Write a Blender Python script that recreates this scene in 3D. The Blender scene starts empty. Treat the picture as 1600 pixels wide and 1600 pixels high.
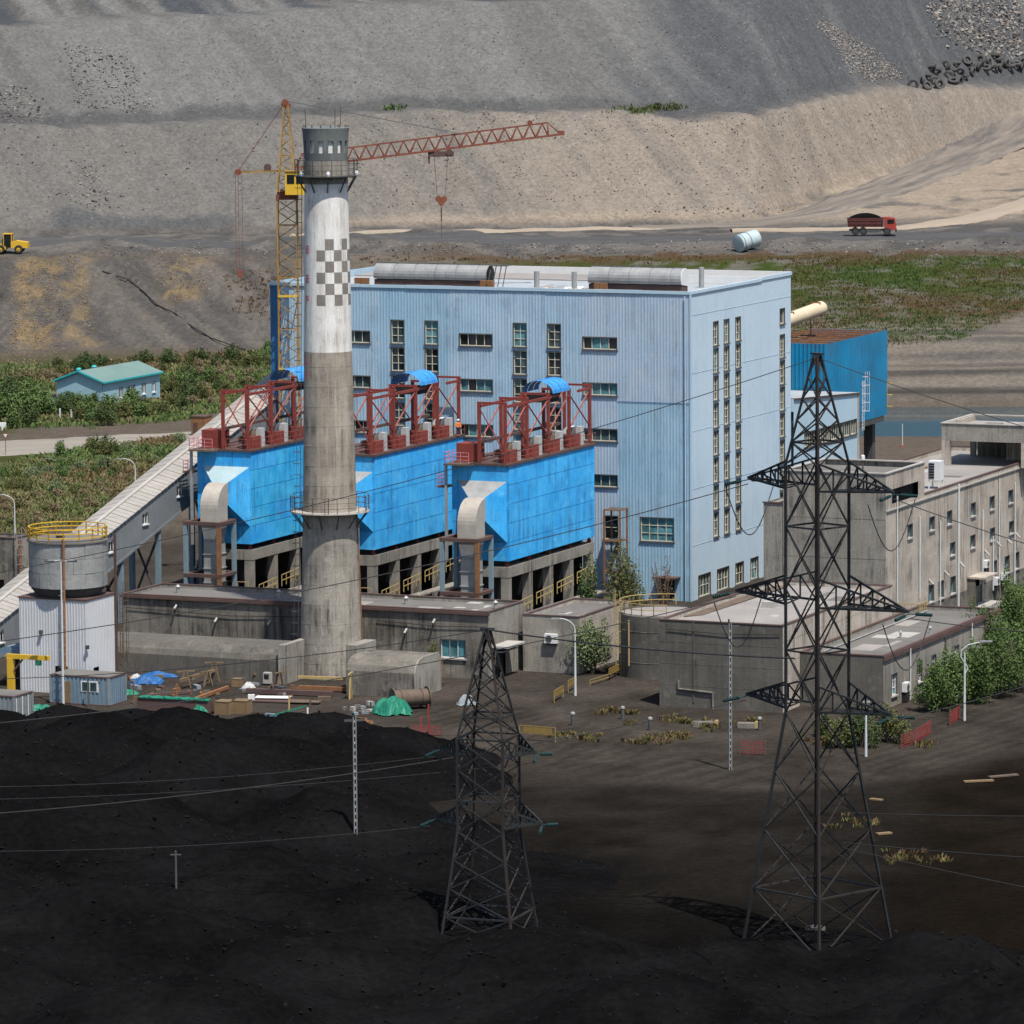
import bpy, math, random
import numpy as np
from mathutils import Vector, Matrix
sc = bpy.context.scene
COL = sc.collection
rnd = random.Random(11)
rad = math.radians

# ------------------------------------------------------------------ camera
F_PX, PITCH, ROLL, AZ, CAM_H = 7772.0, rad(6.519), rad(.4037), rad(23.31), 70.0
fw = Vector((0, math.cos(PITCH), -math.sin(PITCH)))
dn0 = Vector((0, -math.sin(PITCH), -math.cos(PITCH)))
rt0 = Vector((1, 0, 0))
RT = rt0*math.cos(ROLL) + dn0*math.sin(ROLL)
DN = dn0*math.cos(ROLL) - rt0*math.sin(ROLL)
cd = bpy.data.cameras.new('camera'); cam = bpy.data.objects.new('camera', cd); COL.objects.link(cam)
cam.matrix_world = Matrix(((RT.x, -DN.x, -fw.x, 0), (RT.y, -DN.y, -fw.y, 0), (RT.z, -DN.z, -fw.z, CAM_H), (0, 0, 0, 1)))
cd.sensor_width = 36; cd.lens = 36*F_PX/1600; cd.clip_start = 5; cd.clip_end = 9000
sc.camera = cam
# ------------------------------------------------------------------ light
SUN_EL, SUN_AZ = rad(64), rad(27)             # azimuth: right of straight behind the camera
sdir = Vector((math.sin(SUN_AZ)*math.cos(SUN_EL), -math.cos(SUN_AZ)*math.cos(SUN_EL), math.sin(SUN_EL)))
w = bpy.data.worlds.new('World'); sc.world = w; w.use_nodes = True
wn = w.node_tree.nodes; wl = w.node_tree.links
bg = wn.get('Background') or wn.new('ShaderNodeBackground')
sky = wn.new('ShaderNodeTexSky'); sky.sky_type = 'NISHITA'; sky.sun_disc = False
sky.sun_elevation = SUN_EL; sky.sun_rotation = math.pi - SUN_AZ
sky.air_density = 1.0; sky.dust_density = 1.5
wl.new(sky.outputs['Color'], bg.inputs['Color']); bg.inputs['Strength'].default_value = .12
sl = bpy.data.lights.new('sun', 'SUN'); sl.energy = 5.0; sl.angle = rad(.53); sl.color = (1, .95, .87)
so = bpy.data.objects.new('sun', sl); COL.objects.link(so)
so.rotation_euler = sdir.to_track_quat('Z', 'Y').to_euler()
sc.view_settings.view_transform = 'Standard'; sc.view_settings.look = 'None'
sc.view_settings.exposure = 0.36; sc.view_settings.gamma = 1.0

# ------------------------------------------------------------------ frames
OX, OY = 19.08339, 527.04673                   # front right corner of the boiler house
CA, SA = math.cos(AZ), math.sin(AZ)
def W(u, v, z=0): return Vector((OX + u*CA + v*SA, OY - u*SA + v*CA, z))
def ray(px, py):
    return ((px-800)*RT + (py-800)*DN + F_PX*fw).normalized()
def G(px, py, z=0):
    d = ray(px, py); t = (z-CAM_H)/d.z
    return Vector((0, 0, CAM_H)) + d*t
ORG = {}
def tag(o, label=None, cat=None, group=None, kind=None):
    if label: o['label'] = label
    if cat: o['category'] = cat
    if group: o['group'] = group
    if kind: o['kind'] = kind
    return o
def thing(name, label, cat, loc=(0, 0, 0), rz=0.0, group=None):
    o = bpy.data.objects.new(name, None); COL.objects.link(o)
    o.location = loc; o.rotation_euler = (0, 0, rz); o.empty_display_size = .5
    return tag(o, label, cat, group)
def thingP(name, label, cat, u, v, group=None):
    o = thing(name, label, cat, W(u, v), -AZ, group); ORG[o.name] = (u, v, 0.0); return o
def org_of(o):
    while o is not None:
        if o.name in ORG: return ORG[o.name]
        o = o.parent
    return (0.0, 0.0, 0.0)
def copy_tree(o, parent=None):
    c = o.copy(); COL.objects.link(c); c.parent = parent
    if parent is None and o.name in ORG: ORG[c.name] = ORG[o.name]
    for ch in list(o.children): copy_tree(ch, c)
    return c

class MB:
    def __init__(s): s.v = []; s.f = []
    def poly(s, pts):
        b = len(s.v); s.v += [tuple(p) for p in pts]; s.f.append(tuple(range(b, b+len(pts)))); return s
    def hexa(s, p):
        b = len(s.v); s.v += [tuple(q) for q in p]
        for f in ((0, 3, 2, 1), (4, 5, 6, 7), (0, 1, 5, 4), (1, 2, 6, 5), (2, 3, 7, 6), (3, 0, 4, 7)):
            s.f.append(tuple(b+i for i in f))
        return s
    def box(s, x0, x1, y0, y1, z0, z1):
        return s.hexa([(x0, y0, z0), (x1, y0, z0), (x1, y1, z0), (x0, y1, z0), (x0, y0, z1), (x1, y0, z1), (x1, y1, z1), (x0, y1, z1)])
    def frustum(s, a, b):   # two rings of 4 points
        return s.hexa(list(a)+list(b))
    def bar(s, p, q, w, h=None):
        p = Vector(p); q = Vector(q); d = q-p
        if d.length < 1e-6: return s
        d.normalize(); h = w if h is None else h
        up = Vector((0, 0, 1)) if abs(d.z) < .95 else Vector((0, 1, 0))
        a = d.cross(up).normalized()*(w/2); c = a.cross(d).normalized()*(h/2)
        return s.hexa([p-a-c, p+a-c, p+a+c, p-a+c, q-a-c, q+a-c, q+a+c, q-a+c])
    def tube(s, p, q, r, n=8, r2=None, cap=True):
        p = Vector(p); q = Vector(q); d = (q-p).normalized(); r2 = r if r2 is None else r2
        up = Vector((0, 0, 1)) if abs(d.z) < .95 else Vector((0, 1, 0))
        a = d.cross(up).normalized(); c = a.cross(d).normalized(); b = len(s.v)
        for i in range(n):
            t = 2*math.pi*i/n; k = a*math.cos(t)+c*math.sin(t)
            s.v += [tuple(p+k*r), tuple(q+k*r2)]
        for i in range(n):
            j = (i+1) % n; s.f.append((b+2*i, b+2*i+1, b+2*j+1, b+2*j))
        if cap:
            s.f.append(tuple(b+2*i for i in range(n))); s.f.append(tuple(b+2*i+1 for i in reversed(range(n))))
        return s
    def pipe(s, pts, r, n=6):
        for i in range(len(pts)-1): s.tube(pts[i], pts[i+1], r, n)
        return s
    def lathe(s, c, prof, n=32, cap0=True, cap1=True):
        b = len(s.v); m = len(prof)
        for (r, z) in prof:
            for i in range(n):
                t = 2*math.pi*i/n; s.v.append((c[0]+r*math.cos(t), c[1]+r*math.sin(t), c[2]+z))
        for k in range(m-1):
            for i in range(n):
                j = (i+1) % n; s.f.append((b+k*n+i, b+k*n+j, b+(k+1)*n+j, b+(k+1)*n+i))
        if cap0: s.f.append(tuple(b+i for i in reversed(range(n))))
        if cap1: s.f.append(tuple(b+(m-1)*n+i for i in range(n)))
        return s
    def extr(s, poly, axis, a0, a1):
        """extrude a 2d polygon along axis 'x' (poly = y,z) or 'y' (poly = x,z) or 'z' (poly = x,y)"""
        f = {'x': lambda a, p: (a, p[0], p[1]), 'y': lambda a, p: (p[0], a, p[1]), 'z': lambda a, p: (p[0], p[1], a)}[axis]
        n = len(poly); b = len(s.v)
        s.v += [f(a0, p) for p in poly]+[f(a1, p) for p in poly]
        s.f.append(tuple(b+i for i in reversed(range(n)))); s.f.append(tuple(b+n+i for i in range(n)))
        for i in range(n):
            j = (i+1) % n; s.f.append((b+i, b+j, b+n+j, b+n+i))
        return s
    def rail(s, pts, h=1.05, r=.03, step=1.6, mid=2, closed=False):
        P = [Vector(p) for p in pts]
        if closed: P.append(P[0])
        for i in range(len(P)-1):
            p, q = P[i], P[i+1]; L = (q-p).length; n = max(1, round(L/step))
            for k in range(n+1):
                a = p.lerp(q, k/n); s.bar(a, a+Vector((0, 0, h)), 2*r)
            for m in range(mid):
                z = Vector((0, 0, h*(1-m/mid))); s.bar(p+z, q+z, 2*r)
        return s
    def sheet(s, axis, a0, a1, z0, z1, plane, openings=(), pitch=0, depth=.05):
        """wall sheet; axis 'u' faces -v, axis 'v' faces +u.  openings: (a0,a1,z0,z1)"""
        pts = []
        if pitch:
            n = max(1, round((a1-a0)/pitch)); pt = (a1-a0)/n
            for i in range(n):
                x = a0+i*pt; pts += [(x, 0), (x+.5*pt, 0), (x+.62*pt, depth), (x+.88*pt, depth)]
            pts.append((a1, 0))
        else: pts = [(a0, 0), (a1, 0)]
        def off(x):
            for i in range(len(pts)-1):
                if pts[i][0] <= x <= pts[i+1][0]:
                    t = (x-pts[i][0])/max(1e-9, pts[i+1][0]-pts[i][0]); return pts[i][1]*(1-t)+pts[i+1][1]*t
            return 0
        cuts = set(round(p[0], 5) for p in pts)
        extra = set()
        for o in openings:
            for x in o[:2]:
                if a0 < x < a1: extra.add(round(x, 5))
        xs = sorted(cuts | extra); of = [off(x) for x in xs]
        for i in range(len(xs)-1):
            m = (xs[i]+xs[i+1])/2
            if xs[i+1]-xs[i] < 1e-4: continue
            iv = sorted((max(z0, o[2]), min(z1, o[3])) for o in openings if o[0] < m < o[1])
            z = z0; spans = []
            for lo, hi in iv:
                if lo > z+1e-4: spans.append((z, lo))
                z = max(z, hi)
            if z < z1-1e-4: spans.append((z, z1))
            for lo, hi in spans:
                if axis == 'u':
                    s.poly([(xs[i], plane-of[i], lo), (xs[i+1], plane-of[i+1], lo), (xs[i+1], plane-of[i+1], hi), (xs[i], plane-of[i], hi)])
                else:
                    s.poly([(plane+of[i], xs[i], lo), (plane+of[i+1], xs[i+1], lo), (plane+of[i+1], xs[i+1], hi), (plane+of[i], xs[i], hi)])
        return s
    def mesh(s, name, mat, org=(0, 0, 0), smooth=False):
        me = bpy.data.meshes.new(name)
        me.from_pydata([(a-org[0], b-org[1], c-org[2]) for a, b, c in s.v], [], s.f)
        me.materials.append(M[mat] if isinstance(mat, str) else mat)
        if smooth: me.polygons.foreach_set('use_smooth', [True]*len(me.polygons))
        me.update(); return me
    def build(s, name, mat, par=None, smooth=False, org=None):
        me = s.mesh(name, mat, org_of(par) if org is None else org, smooth)
        if smooth:
            try: me.set_sharp_from_angle(angle=rad(40))
            except Exception: pass
        o = bpy.data.objects.new(name, me); COL.objects.link(o); o.parent = par; return o
    def solo(s, name, mat, label, cat, loc, rz=0, group=None, smooth=False, org=(0, 0, 0)):
        o = s.build(name, mat, None, smooth, org); o.location = loc; o.rotation_euler = (0, 0, rz)
        return tag(o, label, cat, group)
def inst(o_or_mesh, name, par, loc, rz=0):
    o = bpy.data.objects.new(name, o_or_mesh); COL.objects.link(o); o.parent = par
    o.location = loc; o.rotation_euler = (0, 0, rz); return o

# ------------------------------------------------------------------ materials
M = {}
def _nt(name):
    m = bpy.data.materials.new(name); m.use_nodes = True; nt = m.node_tree
    return m, nt, nt.nodes, nt.links, nt.nodes['Principled BSDF']
def _map(n, l, scale):
    g = n.new('ShaderNodeNewGeometry'); mp = n.new('ShaderNodeMapping'); mp.inputs['Scale'].default_value = scale
    l.new(g.outputs['Position'], mp.inputs['Vector']); return mp.outputs['Vector']
def _noise(n, l, vec, scale, detail=4, rough=.6):
    t = n.new('ShaderNodeTexNoise'); t.inputs['Scale'].default_value = scale; t.inputs['Detail'].default_value = detail
    t.inputs['Roughness'].default_value = rough; l.new(vec, t.inputs['Vector']); return t.outputs['Fac']
def _ramp(n, l, fac, a, b):
    r = n.new('ShaderNodeMapRange'); r.inputs['From Min'].default_value = a; r.inputs['From Max'].default_value = b
    l.new(fac, r.inputs['Value']); return r.outputs['Result']
def _mix(n, l, fac, A, B, mode='MIX'):
    x = n.new('ShaderNodeMix'); x.data_type = 'RGBA'; x.blend_type = mode
    for s, val in ((x.inputs[0], fac), (x.inputs[6], A), (x.inputs[7], B)):
        if hasattr(val, 'links'): l.new(val, s)
        elif isinstance(val, tuple): s.default_value = (*val, 1)
        else: s.default_value = val
    return x.outputs[2]
def _mul(n, l, a, k):
    x = n.new('ShaderNodeMath'); x.operation = 'MULTIPLY'; l.new(a, x.inputs[0])
    if hasattr(k, 'links'): l.new(k, x.inputs[1])
    else: x.inputs[1].default_value = k
    return x.outputs[0]
def weather(name, c1, c2, dirt, rough=.75, scale=.35, streak=.5, fine=.5, metal=0, bump=.15, bscale=6, spec=.3, blotch=None, lo=.5):
    """patchy paint or concrete: two tones, vertical run-off streaks in a dirt colour, fine grain"""
    m, nt, n, l, b = _nt(name)
    pos = _map(n, l, (1, 1, 1))
    f1 = _ramp(n, l, _noise(n, l, pos, scale, 5), .32, .68)
    c = _mix(n, l, f1, c1, c2)
    sv = _map(n, l, (1.6, 1.6, .09))
    st = _ramp(n, l, _noise(n, l, sv, 1.0, 5, .75), lo, lo+.2)
    if streak:
        pt = _ramp(n, l, _noise(n, l, _map(n, l, (.22, .22, .4)), 1.0, 3, .6), .38, .62)
        st = _mul(n, l, st, pt)
        sf = _mul(n, l, _ramp(n, l, _noise(n, l, _map(n, l, (6, 6, .35)), 1.0, 3, .7), .52, .72), .45)
        c = _mix(n, l, _mul(n, l, sf, streak), c, dirt)
    c = _mix(n, l, _mul(n, l, st, streak), c, dirt)
    if blotch:
        bl = _ramp(n, l, _noise(n, l, pos, scale*2.4, 6, .7), .55, .72)
        c = _mix(n, l, _mul(n, l, bl, blotch[1]), c, blotch[0])
    g = _noise(n, l, pos, bscale, 5, .7)
    gr = _ramp(n, l, g, .25, .75); k = n.new('ShaderNodeMapRange'); l.new(gr, k.inputs['Value'])
    k.inputs['To Min'].default_value = 1-fine*.4; k.inputs['To Max'].default_value = 1+fine*.25
    hs = n.new('ShaderNodeVectorMath'); hs.operation = 'SCALE'; l.new(c, hs.inputs[0]); l.new(k.outputs[0], hs.inputs['Scale'])
    l.new(hs.outputs[0], b.inputs['Base Color'])
    b.inputs['Roughness'].default_value = rough; b.inputs['Metallic'].default_value = metal
    b.inputs['Specular IOR Level'].default_value = spec
    if bump:
        bp = n.new('ShaderNodeBump'); bp.inputs['Strength'].default_value = bump; bp.inputs['Distance'].default_value = .08
        l.new(g, bp.inputs['Height']); l.new(bp.outputs[0], b.inputs['Normal'])
    M[name] = m; return m
def glassmat(name, c, rough=.12):
    m, nt, n, l, b = _nt(name)
    pos = _map(n, l, (1, 1, 1)); f = _ramp(n, l, _noise(n, l, pos, .9, 2), .35, .65)
    l.new(_mix(n, l, f, c, tuple(x*.45 for x in c)), b.inputs['Base Color'])
    b.inputs['Roughness'].default_value = rough; b.inputs['Specular IOR Level'].default_value = .5; M[name] = m
weather('wall_blue', (.28, .42, .53), (.35, .47, .56), (.17, .22, .27), .55, .16, .7, .35, bump=.05, lo=.47, blotch=((.40, .43, .48), .5))
weather('wall_blue_pink', (.30, .41, .52), (.37, .45, .53), (.18, .215, .25), .55, .2, .7, .35, bump=.05, lo=.47, blotch=((.42, .435, .46), .6))
weather('wall_blue_deep', (.23, .385, .50), (.29, .435, .54), (.14, .19, .24), .55, .2, .75, .35, bump=.05, lo=.46, blotch=((.36, .42, .48), .5))
weather('wall_pale', (.40, .52, .61), (.45, .55, .63), (.26, .36, .46), .5, .14, .5, .25, bump=.03, lo=.48, blotch=((.48, .56, .61), .4))
weather('wall_cyan', (.34, .47, .56), (.38, .50, .58), (.3, .36, .4), .5, .1, .3, .2, bump=.03)
weather('wall_navy', (.03, .12, .26), (.04, .15, .32), (.02, .07, .15), .6, .3, .5, .3, bump=.05)
weather('bag_blue', (.02, .32, .74), (.07, .44, .82), (.03, .16, .36), .55, .30, .85, .5, bump=.14, lo=.43, blotch=((.15, .54, .82), .65))
weather('bag_teal', (.018, .33, .68), (.08, .50, .80), (.03, .17, .33), .55, .45, .75, .55, bump=.2, lo=.45, blotch=((.025, .22, .42), .8))
weather('bunker_blue', (.006, .14, .28), (.012, .22, .42), (.05, .085, .13), .4, .10, .7, .2, bump=.03, lo=.42)
weather('canopy_blue', (.025, .21, .56), (.05, .27, .60), (.03, .15, .4), .45, .6, .3, .2, bump=.03)
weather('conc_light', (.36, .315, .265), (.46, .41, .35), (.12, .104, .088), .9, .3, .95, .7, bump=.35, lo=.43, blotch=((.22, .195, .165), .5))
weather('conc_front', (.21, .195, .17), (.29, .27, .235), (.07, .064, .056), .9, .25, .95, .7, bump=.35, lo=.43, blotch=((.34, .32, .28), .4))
weather('conc_dark', (.12, .109, .093), (.20, .182, .156), (.03, .027, .024), .92, .28, 1.0, .7, bump=.35, lo=.41, blotch=((.34, .31, .26), .5))  # stained concrete of low walls, part of its darkness a painted-in fade
weather('conc_dimmed', (.082, .076, .066), (.122, .112, .097), (.045, .041, .036), .92, .25, .75, .6, bump=.3, lo=.46, blotch=((.21, .19, .165), .5))  # low foreground concrete, the dark lower fade put into its colour
weather('conc_shaft', (.26, .228, .185), (.36, .32, .265), (.10, .088, .075), .9, .4, .95, .6, bump=.3, lo=.43)
weather('conc_base', (.23, .21, .18), (.34, .31, .265), (.065, .058, .05), .92, .35, 1.0, .7, bump=.35, lo=.43, blotch=((.46, .43, .385), .5))
weather('shaft_white', (.58, .57, .54), (.68, .675, .655), (.27, .23, .18), .8, .5, .9, .4, bump=.12, lo=.47, blotch=((.50, .47, .42), .5))
weather('shaft_crown', (.11, .125, .125), (.15, .16, .155), (.05, .06, .062), .9, .5, .6, .5, bump=.2)
weather('check_grey', (.16, .145, .13), (.22, .2, .18), (.11, .1, .09), .85, .8, .4, .5, bump=.1)
weather('roof_felt', (.105, .098, .092), (.15, .142, .13), (.08, .075, .07), .95, .18, 0, .5, bump=.25, blotch=((.19, .178, .16), .6))
weather('roof_pale', (.20, .188, .178), (.27, .25, .232), (.16, .15, .14), .95, .12, 0, .5, bump=.2, blotch=((.32, .295, .265), .6))
weather('roof_sheet', (.25, .235, .215), (.31, .29, .265), (.17, .155, .14), .75, .2, .5, .4, bump=.08, blotch=((.20, .175, .15), .6))
weather('roof_white', (.27, .295, .315), (.35, .37, .38), (.4, .4, .4), .6, .3, 0, .35, bump=.1)
weather('trim', (.075, .045, .04), (.10, .06, .052), (.05, .035, .03), .8, .5, .3, .4, bump=.1)
weather('cap_grey', (.30, .285, .26), (.36, .34, .315), (.2, .19, .17), .9, .4, 0, .4, bump=.15)
weather('red_oxide', (.17, .032, .024), (.22, .045, .033), (.09, .025, .02), .65, 1.2, .4, .35, bump=.08)
weather('red_pale', (.24, .075, .06), (.30, .10, .08), (.2, .08, .06), .7, 1.2, .3, .3, bump=.05)
weather('crane_red', (.13, .035, .026), (.22, .075, .04), (.07, .03, .024), .7, 1.0, .3, .4, bump=.1)
weather('crane_yellow', (.20, .115, .03), (.33, .20, .05), (.09, .04, .024), .7, .5, .5, .5, bump=.1)
weather('yellow', (.52, .32, .02), (.58, .36, .035), (.35, .2, .05), .5, 1.0, .2, .25, bump=.05)
weather('yellow_pale', (.34, .255, .10), (.40, .30, .13), (.2, .14, .07), .6, 1.0, .3, .3, bump=.05)
weather('galv', (.27, .275, .275), (.38, .38, .37), (.15, .145, .135), .5, .8, .4, .35, metal=.35, bump=.08)
weather('galv_tan', (.34, .31, .265), (.42, .385, .335), (.24, .2, .15), .6, .7, .5, .35, metal=.15, bump=.08)
weather('hopper_cyan', (.25, .37, .41), (.31, .42, .45), (.32, .24, .16), .55, .6, .6, .3, bump=.05, lo=.45)
weather('silo_metal', (.25, .255, .25), (.33, .33, .315), (.16, .155, .145), .5, .5, .45, .4, metal=.25, bump=.9, bscale=.9, blotch=((.3, .36, .42), .5))
weather('steel_dark', (.05, .052, .055), (.08, .08, .08), (.04, .03, .025), .7, .9, .3, .4, bump=.1)
weather('pylon', (.015, .017, .018), (.026, .028, .029), (.013, .012, .011), .65, .9, .3, .3, metal=.2, bump=.05)
weather('pylon_rust', (.018, .014, .013), (.028, .021, .019), (.013, .011, .011), .75, .9, .3, .3, bump=.05)
weather('rust', (.17, .075, .035), (.24, .115, .05), (.08, .04, .025), .85, 1.4, .4, .6, bump=.2)
weather('steel_blue', (.14, .21, .25), (.18, .25, .29), (.1, .08, .06), .6, .8, .5, .3, bump=.05)
weather('white', (.56, .57, .57), (.62, .62, .61), (.42, .40, .37), .6, .7, .3, .25, bump=.05)
weather('white_ribbed', (.44, .455, .48), (.50, .51, .53), (.32, .31, .3), .55, .25, .4, .25, bump=.04)
weather('frame_white', (.52, .49, .38), (.58, .55, .45), (.35, .32, .25), .6, 1, .2, .2, bump=0)
weather('frame_dark', (.07, .07, .07), (.09, .09, .09), (.05, .05, .05), .7, 1, .2, .2, bump=0)
weather('pole_white', (.42, .445, .445), (.50, .515, .51), (.4, .4, .38), .5, 1, .2, .2, bump=0)
weather('gallery_wall', (.14, .155, .165), (.19, .205, .215), (.08, .085, .09), .7, .3, .5, .35, bump=.08)
weather('black', (.012, .012, .013), (.02, .02, .02), (.01, .01, .01), .8, 1, 0, .3, bump=.05)
weather('rubber', (.035, .036, .037), (.085, .083, .078), (.02, .02, .02), .85, 1, 0, .4, bump=.1)
weather('wood', (.12, .085, .05), (.18, .125, .072), (.12, .08, .05), .9, 1.2, .2, .5, bump=.2)
weather('box_brown', (.16, .105, .055), (.2, .135, .07), (.1, .07, .04), .85, 1.0, .2, .4, bump=.1)
weather('tarp_green', (.008, .12, .075), (.015, .17, .105), (.006, .07, .045), .55, 1.2, 0, .3, bump=.2)
weather('tarp_blue', (.012, .075, .22), (.02, .11, .3), (.01, .05, .13), .55, 1.2, 0, .3, bump=.2)
weather('cont_blue', (.12, .185, .25), (.16, .225, .28), (.1, .09, .08), .7, .6, .6, .4, bump=.08)
weather('cont_grey', (.16, .19, .21), (.22, .245, .255), (.12, .09, .07), .7, .6, .6, .4, bump=.08)
weather('teal_wall', (.24, .38, .44), (.27, .41, .46), (.2, .3, .35), .6, .3, .2, .2, bump=.03)
weather('teal_roof', (.11, .18, .165), (.14, .21, .19), (.18, .3, .28), .6, .2, .2, .25, bump=.03)
weather('teal_trim', (.02, .30, .32), (.03, .34, .36), (.02, .2, .2), .5, 1, 0, .2, bump=0)
weather('truck_red', (.26, .032, .022), (.31, .045, .03), (.12, .03, .025), .4, .8, .2, .25, bump=.03)
weather('truck_bed', (.06, .020, .018), (.10, .028, .024), (.06, .03, .025), .6, .8, .5, .4, bump=.1)
weather('orange_cloth', (.7, .17, .02), (.75, .2, .03), (.5, .12, .02), .8, 3, 0, .2, bump=.1)
weather('skin', (.42, .25, .17), (.45, .27, .19), (.4, .24, .16), .6, 3, 0, .1, bump=0)
weather('cloth_navy', (.02, .025, .05), (.03, .035, .06), (.02, .02, .03), .9, 3, 0, .2, bump=.1)
weather('tank_cyan', (.30, .40, .43), (.38, .44, .45), (.25, .27, .27), .5, .7, .4, .3, bump=.05)
weather('cabinet_grey', (.36, .37, .36), (.44, .44, .43), (.22, .2, .18), .6, .8, .5, .3, bump=.05)
weather('tyre_black', (.018, .018, .019), (.035, .035, .034), (.01, .01, .01), .85, 1, 0, .4, bump=.1)
weather('paint_pink', (.48, .12, .16), (.55, .25, .27), (.4, .2, .2), .85, 2, .3, .3, bump=0)
weather('barrier_red', (.20, .025, .025), (.25, .04, .035), (.12, .02, .02), .7, 1, 0, .2, bump=0)
weather('cable_black', (.012, .012, .013), (.02, .02, .02), (.01, .01, .01), .6, 1, 0, .2, bump=0)
weather('wire', (.03, .03, .03), (.04, .04, .04), (.03, .03, .03), .7, 1, 0, .2, bump=0)
weather('insulator', (.012, .035, .034), (.016, .045, .043), (.03, .08, .075), .25, 2, 0, .2, bump=0)
weather('bark', (.09, .07, .05), (.13, .10, .075), (.05, .04, .03), .95, 2, 0, .5, bump=.2)
weather('pipe_tan', (.46, .38, .27), (.52, .43, .31), (.3, .24, .17), .7, .6, .2, .3, bump=.05)
weather('coal', (.0032, .0032, .0035), (.0075, .0075, .008), (.003, .003, .0035), .95, .10, 0, .9, bump=1, bscale=1.6, spec=.0, blotch=((.009, .0088, .0085), .6))  # set blacker than coal itself, foreground darkening painted in
weather('drum', (.09, .065, .048), (.13, .095, .07), (.06, .045, .035), .85, 1, .3, .5, bump=.15)
glassmat('glass', (.05, .085, .09)); glassmat('glass_teal', (.09, .24, .27), .1); glassmat('glass_dark', (.012, .018, .02), .15)
def leafmat(name, c1, c2, c3):
    m, nt, n, l, b = _nt(name)
    pos = _map(n, l, (1, 1, 1)); f = _ramp(n, l, _noise(n, l, pos, .7, 3), .3, .7)
    f2 = _ramp(n, l, _noise(n, l, pos, 5.0, 2), .3, .7)
    l.new(_mix(n, l, _mul(n, l, f2, .6), _mix(n, l, f, c1, c2), c3), b.inputs['Base Color'])
    b.inputs['Roughness'].default_value = .7; b.inputs['Specular IOR Level'].default_value = .25
    M[name] = m
leafmat('leaf_green', (.030, .060, .014), (.052, .095, .021), (.08, .12, .03))
leafmat('leaf_olive', (.05, .062, .016), (.08, .09, .024), (.11, .11, .034))
leafmat('leaf_grey', (.085, .115, .05), (.125, .16, .075), (.165, .20, .10))
leafmat('leaf_brown', (.085, .056, .024), (.12, .082, .035), (.16, .115, .05))
leafmat('leaf_dark', (.024, .046, .012), (.042, .07, .018), (.065, .092, .026))
leafmat('leaf_red', (.072, .036, .02), (.10, .052, .026), (.13, .08, .038))
leafmat('grass_yellow', (.10, .115, .034), (.145, .155, .05), (.185, .185, .07))
leafmat('grass_tan', (.13, .10, .052), (.165, .13, .07), (.20, .165, .095))
leafmat('leaf_fresh', (.05, .092, .022), (.085, .135, .036), (.12, .17, .055))
weather('barrier_yellow', (.20, .135, .035), (.25, .17, .05), (.12, .08, .03), .7, 1, .2, .3, bump=0)
weather('pole_grey', (.15, .155, .155), (.20, .205, .20), (.12, .12, .115), .7, 1, .2, .2, bump=0)
# ================================================================== terrain
def _h(i, j, s):
    n = (i.astype(np.int64)*374761393 + j.astype(np.int64)*668265263 + s*974711) & 0x7fffffff
    n = ((n ^ (n >> 13))*1274126177) & 0x7fffffff
    return ((n ^ (n >> 16)) & 0xffff)/65535.0
def vn(x, y, s=0):
    x = np.asarray(x, float); y = np.asarray(y, float)
    i = np.floor(x); j = np.floor(y); fx = x-i; fy = y-j
    fx = fx*fx*(3-2*fx); fy = fy*fy*(3-2*fy); i = i.astype(np.int64); j = j.astype(np.int64)
    return (_h(i, j, s)*(1-fx)+_h(i+1, j, s)*fx)*(1-fy)+(_h(i, j+1, s)*(1-fx)+_h(i+1, j+1, s)*fx)*fy
def fbm(x, y, s=0, o=4):
    r = 0; a = .5; x = np.asarray(x, float); y = np.asarray(y, float)
    for k in range(o): r = r+a*vn(x, y, s+k*17); x = x*2.03; y = y*2.03; a *= .5
    return r/(1-.5**o)
def ss(a, b, x):
    t = np.clip((np.asarray(x, float)-a)/(b-a), 0, 1); return t*t*(3-2*t)
LP = ([0, 600, 760, 822, 840, 870, 880, 905], [0, 0, .4, .8, 2.6, 16.0, 16.8, 17.5])
RP = ([0, 692, 708, 716, 752, 761, 769, 776, 786, 794, 812, 872, 884, 905, 1100], [0, 0, -.4, -2.2, -2.2, .9, 1.2, 3.2, 3.6, 6.6, 7.6, 15.6, 17.6, 18, 36])
RP2 = ([905, 1100], [18, 18])
def colpx(X, Y): return 800+F_PX*X/np.maximum(Y, 50)
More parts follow.
